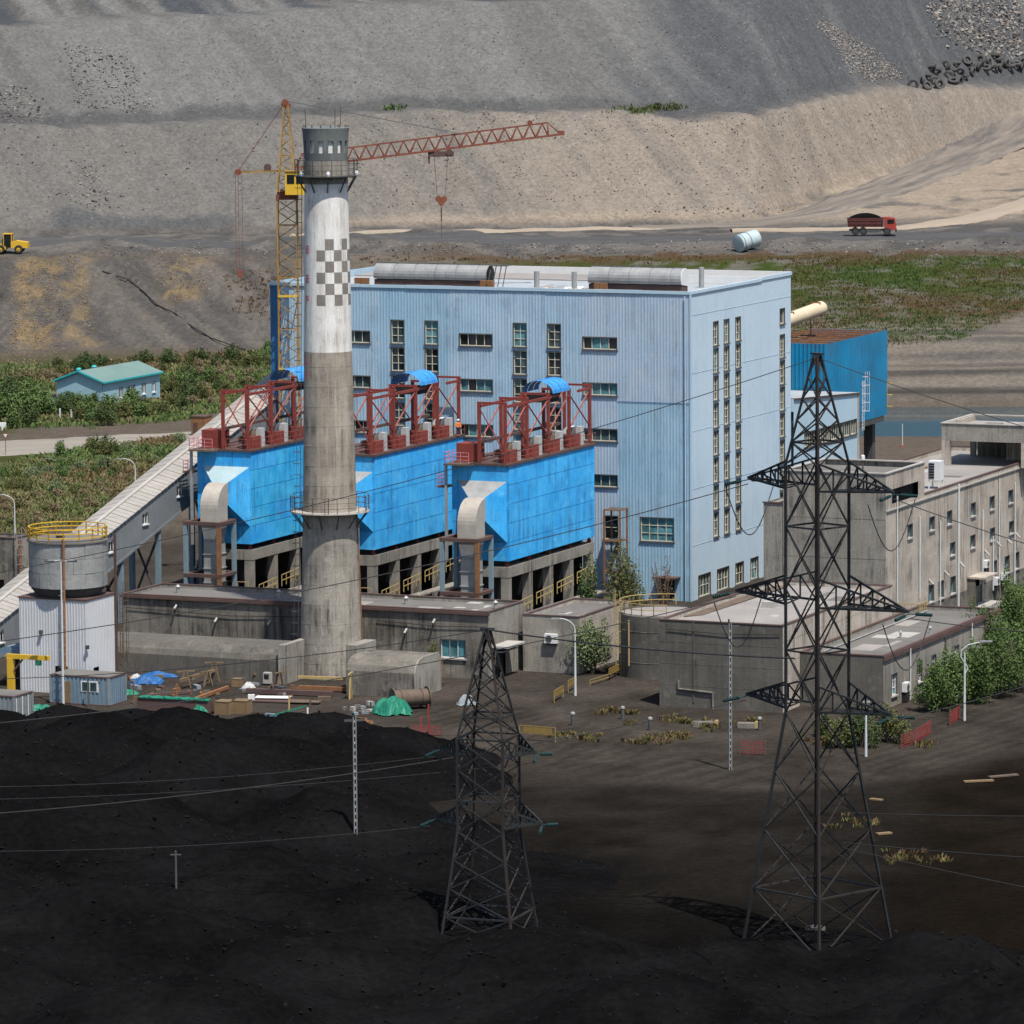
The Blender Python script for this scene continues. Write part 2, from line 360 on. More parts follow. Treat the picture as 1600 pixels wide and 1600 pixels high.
def hz(X, Y, parts=False):
    X = np.asarray(X, float); Y = np.asarray(Y, float); p = colpx(X, Y)
    zl = np.interp(Y+(fbm(X*.03, Y*.03, 3)-.5)*14, *LP); zr = np.interp(Y+(fbm(X*.025, Y*.01, 5)-.5)*7*ss(768, 775, Y)*(1-ss(878, 884, Y)), *RP)
    zc = np.where(Y > 905, 18-.0*(Y-905), zr)
    wr = ss(1060, 1330, p); zr = zc*(1-wr)+zr*wr
    wl = ss(395, 640, p); base = zl*(1-wl)+zr*wl
    d0 = np.interp(p, [-400, 0, 800, 1180, 1600, 2000], [905, 911, 914, 922, 1030, 1120])
    wob = (fbm(X*.03, Y*.015, 9)-.5)*8
    h = np.maximum(0, .62*(Y-d0-wob))
    b1 = np.interp(p, [-400, 0, 420, 560, 1000, 1350, 1600], [18.5, 18.6, 19.6, 20.4, 19.6, 14.6, 8.4])
    b2 = b1+np.interp(p, [-400, 0, 800, 1100, 1600], [17.5, 18.5, 20.5, 23, 26])
    for hb, wd in ((b1, 9.0), (b2, 12.0)):
        k = .62*wd; h = np.where(h < hb, h, np.where(h < hb+k, hb+(h-hb)*.10, h-k*.90))
    toe = ss(0, 4, h)
    q = X+.62*Y
    # gullies running down the tipped slopes, lumps on the flat
    gul = (fbm(q*.16, Y*.012, 21)-.5)*2.6+(fbm(q*.55, Y*.03, 31)-.5)*.8
    lump = (fbm(X*.2, Y*.2, 41)-.5)*.7
    z = base+h+toe*gul*(1-.7*ss(30, 44, h))+lump*ss(838, 850, Y)
    # left embankment: fans and gullies
    em = ss(836, 848, Y)*(1-ss(866, 874, Y))*(1-wl)
    z = z+em*((fbm((X-.25*Y)*.12, Y*.02, 51)-.5)*5.0-np.abs(fbm((X+.3*Y)*.2, Y*.05, 55)-.5)*5.0+(fbm(X*.5, Y*.3, 53)-.5)*1.4)
    # low spoil ridges beside the haul road
    pl = ss(868, 874, Y)*(1-ss(893, 903, Y))
    z = z+pl*np.maximum(0, fbm(X*.07, Y*.16, 61)-.52)*6*np.interp(p, [0, 60, 420, 900, 1000, 1500, 1600], [0, .6, 1.2, 1.0, .3, .3, .8])
    z = np.minimum(z, 92)
    z = z+(fbm(X*.12, Y*.12, 71)-.5)*.35*ss(640, 700, Y)*(1-ss(705, 712, Y)*(1-ss(760, 766, Y))*ss(1100, 1200, p))
    if parts: return z, h, p, base, b1, b2
    return z
Xs = np.concatenate([[-2600, -1200, -600, -350, -240], np.arange(-180, 200, .95), [240, 350, 600, 1200, 2600]])
Ys = np.concatenate([[-500, 0, 100], np.arange(180, 360, 6), np.arange(360, 480, 1.5), np.arange(480, 660, 5), np.arange(660, 866, 1.5), np.arange(866, 1098, .85), [1110, 1150, 1250, 1500, 2200, 4000, 8000]])
GX, GY = np.meshgrid(Xs, Ys)
GZ, GH, GP, GB, GB1, GB2 = hz(GX, GY, True)
def hq(X, Y):
    """terrain height by bilinear lookup in the built grid"""
    X = np.asarray(X, float); Y = np.asarray(Y, float)
    i = np.clip(np.searchsorted(Xs, X)-1, 0, len(Xs)-2); j = np.clip(np.searchsorted(Ys, Y)-1, 0, len(Ys)-2)
    a = np.clip((X-Xs[i])/(Xs[i+1]-Xs[i]), 0, 1); b = np.clip((Y-Ys[j])/(Ys[j+1]-Ys[j]), 0, 1)
    return (GZ[j, i]*(1-a)+GZ[j, i+1]*a)*(1-b)+(GZ[j+1, i]*(1-a)+GZ[j+1, i+1]*a)*b
def TTv(P):
    """where lines of sight through photo points meet the terrain"""
    P = np.asarray(P, float).reshape(-1, 2)
    D = (P[:, 0]-800)[:, None]*np.array(RT)+(P[:, 1]-800)[:, None]*np.array(DN)+F_PX*np.array(fw); D /= np.linalg.norm(D, axis=-1)[:, None]
    t = np.full(len(P), 480.0); hit = np.zeros(len(P), bool); st = 3.0
    for _ in range(300):
        Q = D*t[:, None]; hit |= hq(Q[:, 0], Q[:, 1]) > Q[:, 2]+CAM_H
        if hit.all(): break
        t = np.where(hit, t, t+st)
    lo = t-st; hi = t
    for _ in range(8):
        m = (lo+hi)/2; Q = D*m[:, None]; u = hq(Q[:, 0], Q[:, 1]) > Q[:, 2]+CAM_H
        hi = np.where(u, m, hi); lo = np.where(u, lo, m)
    Q = D*hi[:, None]; Q[:, 2] = hq(Q[:, 0], Q[:, 1]); return Q
def T(px, py): return Vector(TTv([(px, py)])[0])
def lay(x, y, dz=0): return Vector((x, y, float(hq(x, y))+dz))
def lerp3(a, b, t): return a*(1-t[..., None])+b*t[..., None]
def C3(*c): return np.array(c, float)
n1 = fbm(GX*.05, GY*.05, 101); n2 = fbm(GX*.25, GY*.25, 111); n3 = fbm(GX*.7, GY*.7, 121, 2)
nx = fbm((GX+.62*GY)*.09, GY*.012, 131); nx2 = fbm((GX+.62*GY)*.3, GY*.03, 141)
grey = C3(.119, .118, .115); tan = C3(.190, .163, .136)
c = np.broadcast_to(C3(.044, .0375, .032), GX.shape+(3,)).copy()
# coal-dusted near yard, with a foreground shade fade painted into the colour
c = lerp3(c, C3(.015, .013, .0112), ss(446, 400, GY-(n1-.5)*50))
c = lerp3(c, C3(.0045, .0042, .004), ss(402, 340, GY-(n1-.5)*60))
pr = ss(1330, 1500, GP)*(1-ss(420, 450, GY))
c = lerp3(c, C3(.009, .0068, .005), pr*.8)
# plant field and far flats
c = lerp3(c, C3(.085, .071, .058), ss(560, 640, GY-(n1-.5)*60))
c = lerp3(c, C3(.045, .050, .018), (1-ss(395, 560, GP))*ss(580, 612, GY)*ss(.38, .55, n1)*(1-ss(818, 840, GY)))
# left embankment: grey fans with ochre rubble tongues
e = ss(832, 842, GY)*(1-ss(868, 873, GY))*(1-ss(395, 640, GP))
ec = lerp3(np.broadcast_to(C3(.062, .059, .056), GX.shape+(3,)), C3(.098, .088, .078), ss(.42, .6, nx2))
GPs = GP; GP = GP+(fbm(GX*.18, GY*.18, 161)-.5)*75
och = np.maximum(ss(15, 32, GP)*(1-ss(78, 100, GP+(n2-.5)*30)), np.maximum(ss(105, 120, GP)*(1-ss(132, 150, GP))*.8, ss(240, 262, GP)*(1-ss(310, 330, GP))*ss(853, 858, GY)))
ec = lerp3(ec, C3(.145, .108, .063), och*ss(.36, .6, n2*.6+n3*.4))
GP = GPs
c = lerp3(c, ec, e)
# right bank: dun terraces, scrub on the rise
r = ss(395, 640, GP)*ss(757, 762, GY)
rc = lerp3(np.broadcast_to(C3(.082, .075, .068), GX.shape+(3,)), C3(.13, .114, .096), ss(.45, .62, fbm(GX*.02, GY*.4, 151)))
rc = lerp3(rc, C3(.040, .036, .033), ss(.46, .56, fbm(GX*.015, GY*.55, 153))*(1-ss(770, 784, GY))*.8)
c = lerp3(c, rc, r)
sv = ss(395, 900, GP)*ss(806, 816, GY-(n1-.5)*20)*(1-ss(871, 877, GY))
scrub = lerp3(np.broadcast_to(C3(.066, .044, .027), GX.shape+(3,)), C3(.036, .050, .014), ss(822, 838, GY-(n1-.5)*44)*(1-ss(862, 872, GY-(n2-.5)*12)))
scrub = lerp3(scrub, C3(.105, .097, .085), ss(.5, .62, n2)*.8)
c = lerp3(c, scrub, sv*ss(.22, .4, n2*.6+n1*.4))
# wheel-worn dirt track sweeping through the yard
tp_ = [G(1720, 1078), G(1600, 1120), G(1480, 1165), G(1360, 1198), G(1180, 1215), G(960, 1190), G(800, 1130), G(690, 1105)]
td = np.full(GX.shape, 99.0)
for a, b in zip(tp_[:-1], tp_[1:]):
    ex, ey = b.x-a.x, b.y-a.y; t_ = np.clip(((GX-a.x)*ex+(GY-a.y)*ey)/(ex*ex+ey*ey), 0, 1)
    td = np.minimum(td, np.hypot(GX-a.x-ex*t_, GY-a.y-ey*t_))
tw = 1-ss(4.5, 9.5, td+(n2-.5)*6)
c = lerp3(c, C3(.043, .0365, .031), tw*.85)
c = lerp3(c, C3(.021, .018, .0155), tw*ss(.35, .75, np.abs(((td*.55) % 1.0)-.5)*2)*.55)
# plateau and roads area
pm = ss(870, 876, GY+(n2-.5)*5)*(1-ss(0.2, 1.5, GH))
pc = lerp3(np.broadcast_to(C3(.105, .097, .089), GX.shape+(3,)), C3(.066, .064, .062), ss(.45, .6, n2))
pc = lerp3(pc, C3(.225, .185, .146), ss(1000, 1250, GP)*ss(906, 925, GY)*ss(.3, .5, n1*.5+n2*.5))
c = lerp3(c, pc, pm)
# tipped slopes
hm = ss(.2, 1.8, GH)
low = lerp3(np.broadcast_to(C3(.120, .114, .106), GX.shape+(3,)), tan, ss(300, 1150, GP+(nx-.5)*300))
low = lerp3(low, C3(.100, .098, .095), ss(.48, .62, nx2)*.45*(1-ss(900, 1300, GP)*.6))
low = lerp3(low, C3(.238, .195, .152), ss(3.5, .6, GH)*ss(380, 620, GP))
low = lerp3(low, C3(.066, .069, .072), ss(4.2, 2.6, GH+(n2-.5)*5)*(1-ss(330, 430, GP))*ss(40, 110, GP)*.85)
up = lerp3(np.broadcast_to(grey*1.06, GX.shape+(3,)), grey*.86, ss(.45, .62, nx))
up = lerp3(up, C3(.124, .122, .117), ss(.5, .62, nx2)*.4)
up = lerp3(up, C3(.056, .062, .070), ss(960, 1120, GP+(nx-.5)*220)*ss(.30, .5, nx)*.75)
up = lerp3(up, grey*.5, ss(GB2-.3, GB2+2.5, GH+(nx2-.5)*3)*ss(.35, .55, nx2)*.7)
hc = lerp3(low, up, ss(-.4, .8, GH-GB1))
hc = lerp3(hc, C3(.060, .061, .063), ss(-.1, .5, GH-GB1)*(1-ss(1.6, 3.0, GH-GB1+(n2-.5)*2))*(1-ss(700, 1300, GP)*.5)*.75)
hc = lerp3(hc, C3(.048, .054, .062), ss(-.1, .6, GH-GB2)*np.maximum(ss(.42, .56, nx), ss(700, 800, GP)*(1-ss(1040, 1120, GP)))*.85)
c = lerp3(c, hc, hm)
c = c*(.86+.28*n3[..., None])
c = c*(1+((n2-.5)*1.1*(1-ss(600, 680, GY)))[..., None])
nr, nc = GX.shape
me = bpy.data.meshes.new('ground')
vv = np.stack([GX, GY, GZ], -1).reshape(-1, 3)
idx = np.arange(nr*nc).reshape(nr, nc)
q4 = np.stack([idx[:-1, :-1], idx[:-1, 1:], idx[1:, 1:], idx[1:, :-1]], -1).reshape(-1, 4)
me.vertices.add(len(vv)); me.vertices.foreach_set('co', vv.ravel())
me.loops.add(q4.size); me.loops.foreach_set('vertex_index', q4.ravel())
me.polygons.add(len(q4)); me.polygons.foreach_set('loop_start', np.arange(0, q4.size, 4)); me.polygons.foreach_set('loop_total', np.full(len(q4), 4))
me.polygons.foreach_set('use_smooth', np.ones(len(q4), bool)); me.update(); me.validate()
at = me.color_attributes.new('Col', 'FLOAT_COLOR', 'POINT')
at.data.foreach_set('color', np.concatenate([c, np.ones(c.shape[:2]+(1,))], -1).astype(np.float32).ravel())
ha = me.attributes.new('slope', 'FLOAT', 'POINT'); ha.data.foreach_set('value', np.maximum(hm, e*.9).astype(np.float32).ravel())
def groundmat():
    m, nt, n, l, b = _nt('earth')
    a = n.new('ShaderNodeVertexColor'); a.layer_name = 'Col'
    s = n.new('ShaderNodeAttribute'); s.attribute_name = 'slope'
    pos = _map(n, l, (1, 1, 1))
    g = n.new('ShaderNodeNewGeometry'); sp = n.new('ShaderNodeSeparateXYZ'); l.new(g.outputs['Position'], sp.inputs[0])
    qa = n.new('ShaderNodeMath'); qa.operation = 'MULTIPLY_ADD'; l.new(sp.outputs['Y'], qa.inputs[0]); qa.inputs[1].default_value = .62; l.new(sp.outputs['X'], qa.inputs[2])
    cb = n.new('ShaderNodeCombineXYZ'); l.new(qa.outputs[0], cb.inputs[0]); l.new(_mul(n, l, sp.outputs['Y'], .07), cb.inputs[1])
    st = _noise(n, l, cb.outputs[0], 1.1, 3, .65)
    dark = _mul(n, l, _ramp(n, l, st, .56, .70), s.outputs['Fac'])
    col = _mix(n, l, _mul(n, l, dark, .16), a.outputs['Color'], (.045, .045, .046))
    lite = _mul(n, l, _ramp(n, l, st, .44, .30), s.outputs['Fac'])
    col = _mix(n, l, _mul(n, l, lite, .10), col, (.2, .19, .175))
    f = _noise(n, l, pos, 1.3, 4, .75)
    k = n.new('ShaderNodeMapRange'); l.new(f, k.inputs['Value']); k.inputs['From Min'].default_value = .3; k.inputs['From Max'].default_value = .7
    k.inputs['To Min'].default_value = .72; k.inputs['To Max'].default_value = 1.26
    sc_ = n.new('ShaderNodeVectorMath'); sc_.operation = 'SCALE'; l.new(col, sc_.inputs[0]); l.new(k.outputs[0], sc_.inputs['Scale'])
    # scattered stones: pale and dark specks
    v = n.new('ShaderNodeTexVoronoi'); v.inputs['Scale'].default_value = .9; l.new(pos, v.inputs['Vector'])
    spot = _ramp(n, l, v.outputs['Distance'], .26, .14)
    spr = n.new('ShaderNodeSeparateColor'); l.new(v.outputs['Color'], spr.inputs[0])
    pick = _mul(n, l, _ramp(n, l, spr.outputs[0], .72, .78), s.outputs['Fac'])
    c2 = _mix(n, l, _mul(n, l, _mul(n, l, spot, pick), .4), sc_.outputs[0], _mix(n, l, _ramp(n, l, spr.outputs[1], .45, .55), (.03, .029, .03), (.24, .22, .195)))
    l.new(c2, b.inputs['Base Color']); b.inputs['Roughness'].default_value = .95; b.inputs['Specular IOR Level'].default_value = .0
    bp = n.new('ShaderNodeBump'); bp.inputs['Strength'].default_value = .75; bp.inputs['Distance'].default_value = .5
    ad = n.new('ShaderNodeMath'); ad.operation = 'ADD'; l.new(f, ad.inputs[0]); l.new(_mul(n, l, st, _mul(n, l, s.outputs['Fac'], .7)), ad.inputs[1])
    l.new(ad.outputs[0], bp.inputs['Height']); l.new(bp.outputs[0], b.inputs['Normal'])
    M['earth'] = m
groundmat()
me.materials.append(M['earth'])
go = bpy.data.objects.new('ground', me); COL.objects.link(go); tag(go, kind='structure')

# roads draped over the terrain
def roadmat(name, c1, c2):
    m, nt, n, l, b = _nt(name)
    pos = _map(n, l, (1, 1, 1)); g = n.new('ShaderNodeTexCoord')
    mp = n.new('ShaderNodeMapping'); mp.inputs['Scale'].default_value = (7, .04, 1); l.new(g.outputs['UV'], mp.inputs[0])
    t = _ramp(n, l, _noise(n, l, mp.outputs[0], 1, 4, .7), .35, .65)
    cc = _mix(n, l, t, c1, c2); f = _noise(n, l, pos, .9, 6, .7)
    cc = _mix(n, l, _mul(n, l, _ramp(n, l, f, .4, .7), .4), cc, tuple(x*.7 for x in c1))
    l.new(cc, b.inputs['Base Color']); b.inputs['Roughness'].default_value = .95; b.inputs['Specular IOR Level'].default_value = .15
    M[name] = m
roadmat('road_dark', (.050, .051, .053), (.078, .077, .076))
roadmat('road_tan', (.20, .17, .14), (.075, .071, .069))
roadmat('road_pale', (.25, .205, .16), (.28, .235, .185))
roadmat('road_dust', (.25, .225, .188), (.18, .165, .142))
roadmat('road_yard', (.017, .0135, .0115), (.027, .022, .0185))
def road(name, mat, pts, widths, dz=.15, step=1.2, na=15):
    P = [Vector((p[0], p[1])) for p in pts]; cum = [0]
    for i in range(len(P)-1): cum.append(cum[-1]+(P[i+1]-P[i]).length)
    n = int(cum[-1]/step); ts = np.linspace(0, cum[-1], n+1)
    x = np.interp(ts, cum, [p.x for p in P]); y = np.interp(ts, cum, [p.y for p in P]); wd = np.interp(ts, cum, widths)
    for _ in range(12):
        x[1:-1] = (x[:-2]+x[1:-1]*2+x[2:])/4; y[1:-1] = (y[:-2]+y[1:-1]*2+y[2:])/4
    dx = np.gradient(x); dy = np.gradient(y); L = np.hypot(dx, dy); nxn = -dy/L; nyn = dx/L
    k = np.linspace(-.5, .5, na); ed = 1+(fbm(ts*.3, ts*0, 7)-.5)*.3
    VX = x[:, None]+nxn[:, None]*wd[:, None]*ed[:, None]*k; VY = y[:, None]+nyn[:, None]*wd[:, None]*ed[:, None]*k
    VZ = hq(VX, VY); VZ = VZ*.65+VZ.mean(1)[:, None]*.35 if dz > .3 else VZ; VZ = VZ+dz-(.2 if dz < .3 else .9)*(np.abs(k)*2)**6
    # smooth the running surface
    vv = np.stack([VX, VY, VZ], -1).reshape(-1, 3); ii = np.arange(len(vv)).reshape(VX.shape)
    q = np.stack([ii[:-1, :-1], ii[:-1, 1:], ii[1:, 1:], ii[1:, :-1]], -1).reshape(-1, 4)
    m = bpy.data.meshes.new(name); m.from_pydata(vv.tolist(), [], q.tolist())
    uv = m.uv_layers.new(name='UVMap'); U = np.stack([np.broadcast_to(k+.5, VX.shape), np.broadcast_to(ts[:, None], VX.shape)], -1).reshape(-1, 2)
    uv.data.foreach_set('uv', U[q.ravel()].ravel().astype(np.float32))
    m.polygons.foreach_set('use_smooth', [True]*len(q)); m.materials.append(M[mat]); m.update()
    o = bpy.data.objects.new(name, m); COL.objects.link(o); return tag(o, kind='structure')
road('road', 'road_dark', [(-230, 893), (-90, 890), (-40, 888), (10, 886), (60, 887), (110, 889), (240, 896)], [9, 9, 9, 11, 13, 13, 13])
road('road', 'road_tan', [(22, 908), (44, 914), (56, 924), (72, 956), (93, 1003), (120, 1062), (134, 1090)], [5, 8, 11, 13, 14, 14, 14], .55)
road('road', 'road_pale', [(40, 899), (70, 903), (84, 914), (100, 940), (128, 990), (150, 1030)], [3, 5, 7, 8, 9, 9], .5)
road('road', 'road_pale', [(-40, 903), (-8, 904), (20, 907), (40, 914)], [3, 5, 6, 6], .4)
a_, b_, c_ = G(-60, 705), G(130, 697), G(330, 686)
road('road', 'road_dust', [(a_.x-40, a_.y), (a_.x, a_.y), (b_.x, b_.y), (c_.x, c_.y), (c_.x+20, c_.y+4)], [24, 24, 22, 20, 18], .1)
# pond
pm_ = MB(); P0 = G(1200, 690)
nx_, ny_ = 24, 12
for j in range(ny_):
    for i in range(nx_):
        x0 = 20+i*9; x1 = x0+9; y0 = 703+j*5; y1 = y0+5
        pm_.poly([(x0, y0, -.75), (x1, y0, -.75), (x1, y1, -.75), (x0, y1, -.75)])
def watermat():
    m, nt, n, l, b = _nt('water')
    b.inputs['Base Color'].default_value = (.018, .045, .060, 1); b.inputs['IOR'].default_value = 1.33
    pos = _map(n, l, (1, .5, 1)); f = _noise(n, l, pos, .9, 3)
    bp = n.new('ShaderNodeBump'); bp.inputs['Strength'].default_value = .05; bp.inputs['Distance'].default_value = .1
    g = n.new('ShaderNodeNewGeometry'); sp = n.new('ShaderNodeSeparateXYZ'); l.new(g.outputs['Position'], sp.inputs[0])
    k = n.new('ShaderNodeMapRange'); l.new(sp.outputs['Y'], k.inputs['Value']); k.inputs['From Min'].default_value = 738; k.inputs['From Max'].default_value = 730; k.inputs['To Min'].default_value = .05; k.inputs['To Max'].default_value = .55; l.new(k.outputs[0], b.inputs['Roughness'])
    l.new(f, bp.inputs['Height']); l.new(bp.outputs[0], b.inputs['Normal']); M['water'] = m
watermat(); tag(pm_.build('pond', 'water'), kind='structure')

# coal stockpile along the front of the yard
def coal():
    xs = np.arange(-78, 62, .8); ys = np.arange(296, 452, .9); X, Y = np.meshgrid(xs, ys); p = colpx(X, Y)
    cu = lambda cx, cy, r, h: np.maximum(-.6, h-np.sqrt(((X-cx)**2+(Y-cy)**2)+1.0)*h/r)
    z = np.zeros_like(X)-.6
    for cx, cy, r, hh in ((-46, 437, 9, 3.4), (-40, 431, 12, 4.6), (-34, 434, 8, 3.5), (-29, 430, 11, 4.4), (-23, 432, 9, 3.6), (-18, 428, 12, 4.4), (-13, 424, 12, 4.2), (-52, 424, 14, 5.5), (-36, 418, 16, 6), (-24, 414, 16, 5.6), (-12, 414, 12, 3.6),
                          (-60, 410, 16, 6.5), (-44, 402, 20, 7.5), (-26, 396, 20, 7), (-55, 385, 22, 8), (-36, 376, 24, 8), (-16, 384, 17, 4.6), (-20, 362, 18, 5), (-48, 356, 22, 7.5), (-30, 340, 20, 5.5), (-10, 352, 14, 3.2), (-14, 332, 16, 3.6), (-40, 325, 20, 5.5), (-4, 370, 12, 2.6), (2, 330, 15, 4.2), (14, 326, 15, 4.0), (27, 328, 15, 4.4), (40, 325, 15, 4.4), (8, 312, 18, 5), (32, 312, 18, 5), (52, 318, 16, 4.6), (-22, 312, 18, 5), (-50, 312, 18, 5), (-2, 345, 9, 1.6), (20, 341, 8, 1.3)):
        z = np.maximum(z, cu(cx, cy, r, hh))
    z = z+((fbm(X*.22, Y*.22, 201)-.5)*1.8-np.abs(fbm(X*.09, Y*.12, 205)-.5)*3.2)*ss(.2, 1.8, z)+(fbm(X*.9, Y*.9, 211, 3)-.5)*.5*ss(.1, 1, z)
    z = np.where(z <= -.3, -.6, z)
    vv = np.stack([X, Y, z], -1).reshape(-1, 3); ii = np.arange(X.size).reshape(X.shape)
    q = np.stack([ii[:-1, :-1], ii[:-1, 1:], ii[1:, 1:], ii[1:, :-1]], -1).reshape(-1, 4)
    q = q[(vv[q][:, :, 2] > -.55).any(1)]
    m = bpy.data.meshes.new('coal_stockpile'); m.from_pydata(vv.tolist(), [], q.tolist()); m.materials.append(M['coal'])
    m.polygons.foreach_set('use_smooth', [True]*len(q)); m.update()
    o = bpy.data.objects.new('coal_stockpile', m); COL.objects.link(o)
    tag(o, 'long black heaps of loose coal along the front of the yard', 'coal heap', kind='stuff')
    k = vv[(vv[:, 2] > -.1)]; return k[np.random.RandomState(5).choice(len(k), 14000)]+np.random.RandomState(6).uniform(-.4, .4, (14000, 3))*np.array([1, 1, 0])
COALZ = coal()

# rocks
def rockmesh(seed):
    r = random.Random(seed); b = []
    for sx, sy, sz in ((1, 0, 0), (-1, 0, 0), (0, 1, 0), (0, -1, 0), (0, 0, 1), (0, 0, -1)):
        b.append((sx*r.uniform(.7, 1.1)+r.uniform(-.2, .2), sy*r.uniform(.6, 1.1)+r.uniform(-.2, .2), sz*r.uniform(.5, .9)))
    return np.array(b)
RF = np.array([(0, 2, 4), (2, 1, 4), (1, 3, 4), (3, 0, 4), (2, 0, 5), (1, 2, 5), (3, 1, 5), (0, 3, 5)])
def rocks(name, label, mats, pts, smin, smax, seed):
    r = random.Random(seed); V = []; Fc = []; MI = []; sh = [rockmesh(i) for i in range(9)]
    for i, (x, y, z) in enumerate(pts):
        s = smin*(smax/smin)**(r.random()**2.4); a = r.random()*6.28; ca, sa = math.cos(a), math.sin(a)
        b = sh[r.randrange(9)]*s; t2 = r.uniform(-1.2, 1.2); c2, s2 = math.cos(t2), math.sin(t2); b = np.stack([b[:, 0]*c2-b[:, 2]*s2, b[:, 1], b[:, 0]*s2+b[:, 2]*c2], -1); q = np.stack([b[:, 0]*ca-b[:, 1]*sa+x, b[:, 0]*sa+b[:, 1]*ca+y, b[:, 2]+z+s*.2], -1)
        Fc.append(RF+6*i); V.append(q); MI += [r.randrange(len(mats))]*8
    V = np.concatenate(V); Fc = np.concatenate(Fc)
    m = bpy.data.meshes.new(name); m.from_pydata(V.tolist(), [], Fc.tolist())
    for k in mats: m.materials.append(M[k])
    m.polygons.foreach_set('material_index', MI); m.update()
    o = bpy.data.objects.new(name, m); COL.objects.link(o); return tag(o, label, 'rubble', kind='stuff')
for nm, cc in (('rock_pale', (.25, .23, .205)), ('rock_grey', (.135, .13, .128)), ('rock_dark', (.045, .045, .048)), ('rock_ochre', (.19, .135, .07)), ('rock_rose', (.175, .142, .125))):
    weather(nm, cc, tuple(x*.8 for x in cc), tuple(x*.5 for x in cc), .95, 1.0, 0, .4, bump=0)
for nm, cc in (('coal_a', (.004, .004, .0044)), ('coal_b', (.0075, .0075, .008))): weather(nm, cc, tuple(x*.7 for x in cc), cc, .9, 1.0, 0, .4, bump=0, spec=.1)
def scatter(poly, n, jit=5):
    """n points on the terrain seen inside a photo polygon (fan of triangles)"""
    out = []; tri = [(poly[0], poly[i], poly[i+1]) for i in range(1, len(poly)-1)]
    ar = [abs((b[0]-a[0])*(c[1]-a[1])-(c[0]-a[0])*(b[1]-a[1])) for a, b, c in tri]
    for _ in range(n):
        a, b, c = rnd.choices(tri, ar)[0]; s, t = rnd.random(), rnd.random()
        if s+t > 1: s, t = 1-s, 1-t
        j = rnd.gauss(0, jit)*(1+2*(rnd.random() < .15)); out.append((a[0]+(b[0]-a[0])*s+(c[0]-a[0])*t+j, a[1]+(b[1]-a[1])*s+(c[1]-a[1])*t+rnd.gauss(0, jit*.5)))
    return out
def onhill(pts): return TTv(pts).tolist()
rocks('rubble', 'pale boulders tumbled down the upper right dump slope', ['rock_pale', 'rock_pale', 'rock_grey', 'rock_dark', 'rock_rose'], onhill(scatter([(1450, 0), (1600, 0), (1600, 95), (1540, 88), (1480, 60), (1455, 30)], 1500)), .22, .75, 1)
rocks('rubble', 'narrow band of pale stones below the dark upper slope', ['rock_pale', 'rock_pale', 'rock_rose', 'rock_grey'], onhill(scatter([(1272, 30), (1292, 35), (1350, 70), (1415, 122), (1355, 128), (1318, 85)], 1300)), .18, .42, 2)
rocks('rubble', 'ochre stones spilled down the left embankment', ['rock_ochre', 'rock_ochre', 'rock_ochre', 'rock_rose', 'rock_grey'], onhill(scatter([(34, 398), (80, 404), (108, 470), (96, 540), (110, 566), (8, 576), (30, 520), (18, 470)], 1700)+scatter([(100, 402), (118, 402), (150, 520), (138, 522)], 350)+scatter([(255, 405), (300, 405), (328, 440), (286, 478), (240, 452)], 500)), .10, .28, 3)
rocks('rubble', 'grey stones strewn over the upper left dump slope', ['rock_grey', 'rock_dark', 'rock_rose', 'rock_pale'], onhill(scatter([(0, 130), (40, 140), (70, 188), (0, 192)], 420)+scatter([(100, 70), (200, 80), (245, 175), (120, 175)], 700)+scatter([(110, 250), (150, 255), (180, 325), (130, 325)], 160)), .16, .45, 4)
rocks('rubble', 'loose stones scattered over the tan lower dump slope', ['rock_grey', 'rock_dark', 'rock_dark', 'rock_rose'], onhill(scatter([(560, 180), (1500, 160), (1240, 300), (560, 330)], 1900)+scatter([(0, 200), (560, 190), (560, 330), (0, 330)], 800)), .10, .30, 5)
rocks('rubble', 'small dark stones lying on the grey upper dump slopes', ['rock_grey', 'rock_dark', 'rock_pale'], onhill(scatter([(250, 30), (1260, 20), (1260, 150), (250, 170)], 1500)), .10, .28, 6)
rocks('rubble', 'stones heaped along the edge of the haul road', ['rock_grey', 'rock_dark', 'rock_pale', 'rock_rose'], onhill(scatter([(560, 378), (1600, 378), (1600, 398), (560, 398)], 1100)+scatter([(150, 380), (420, 385), (420, 400), (150, 400)], 250)+scatter([(1000, 320), (1300, 318), (1300, 338), (1000, 338)], 300)), .10, .36, 7)
rocks('coal_lumps', 'loose lumps of coal scattered over the black heaps', ['coal_a', 'coal_b', 'coal_b'], COALZ.tolist(), .04, .26, 8)
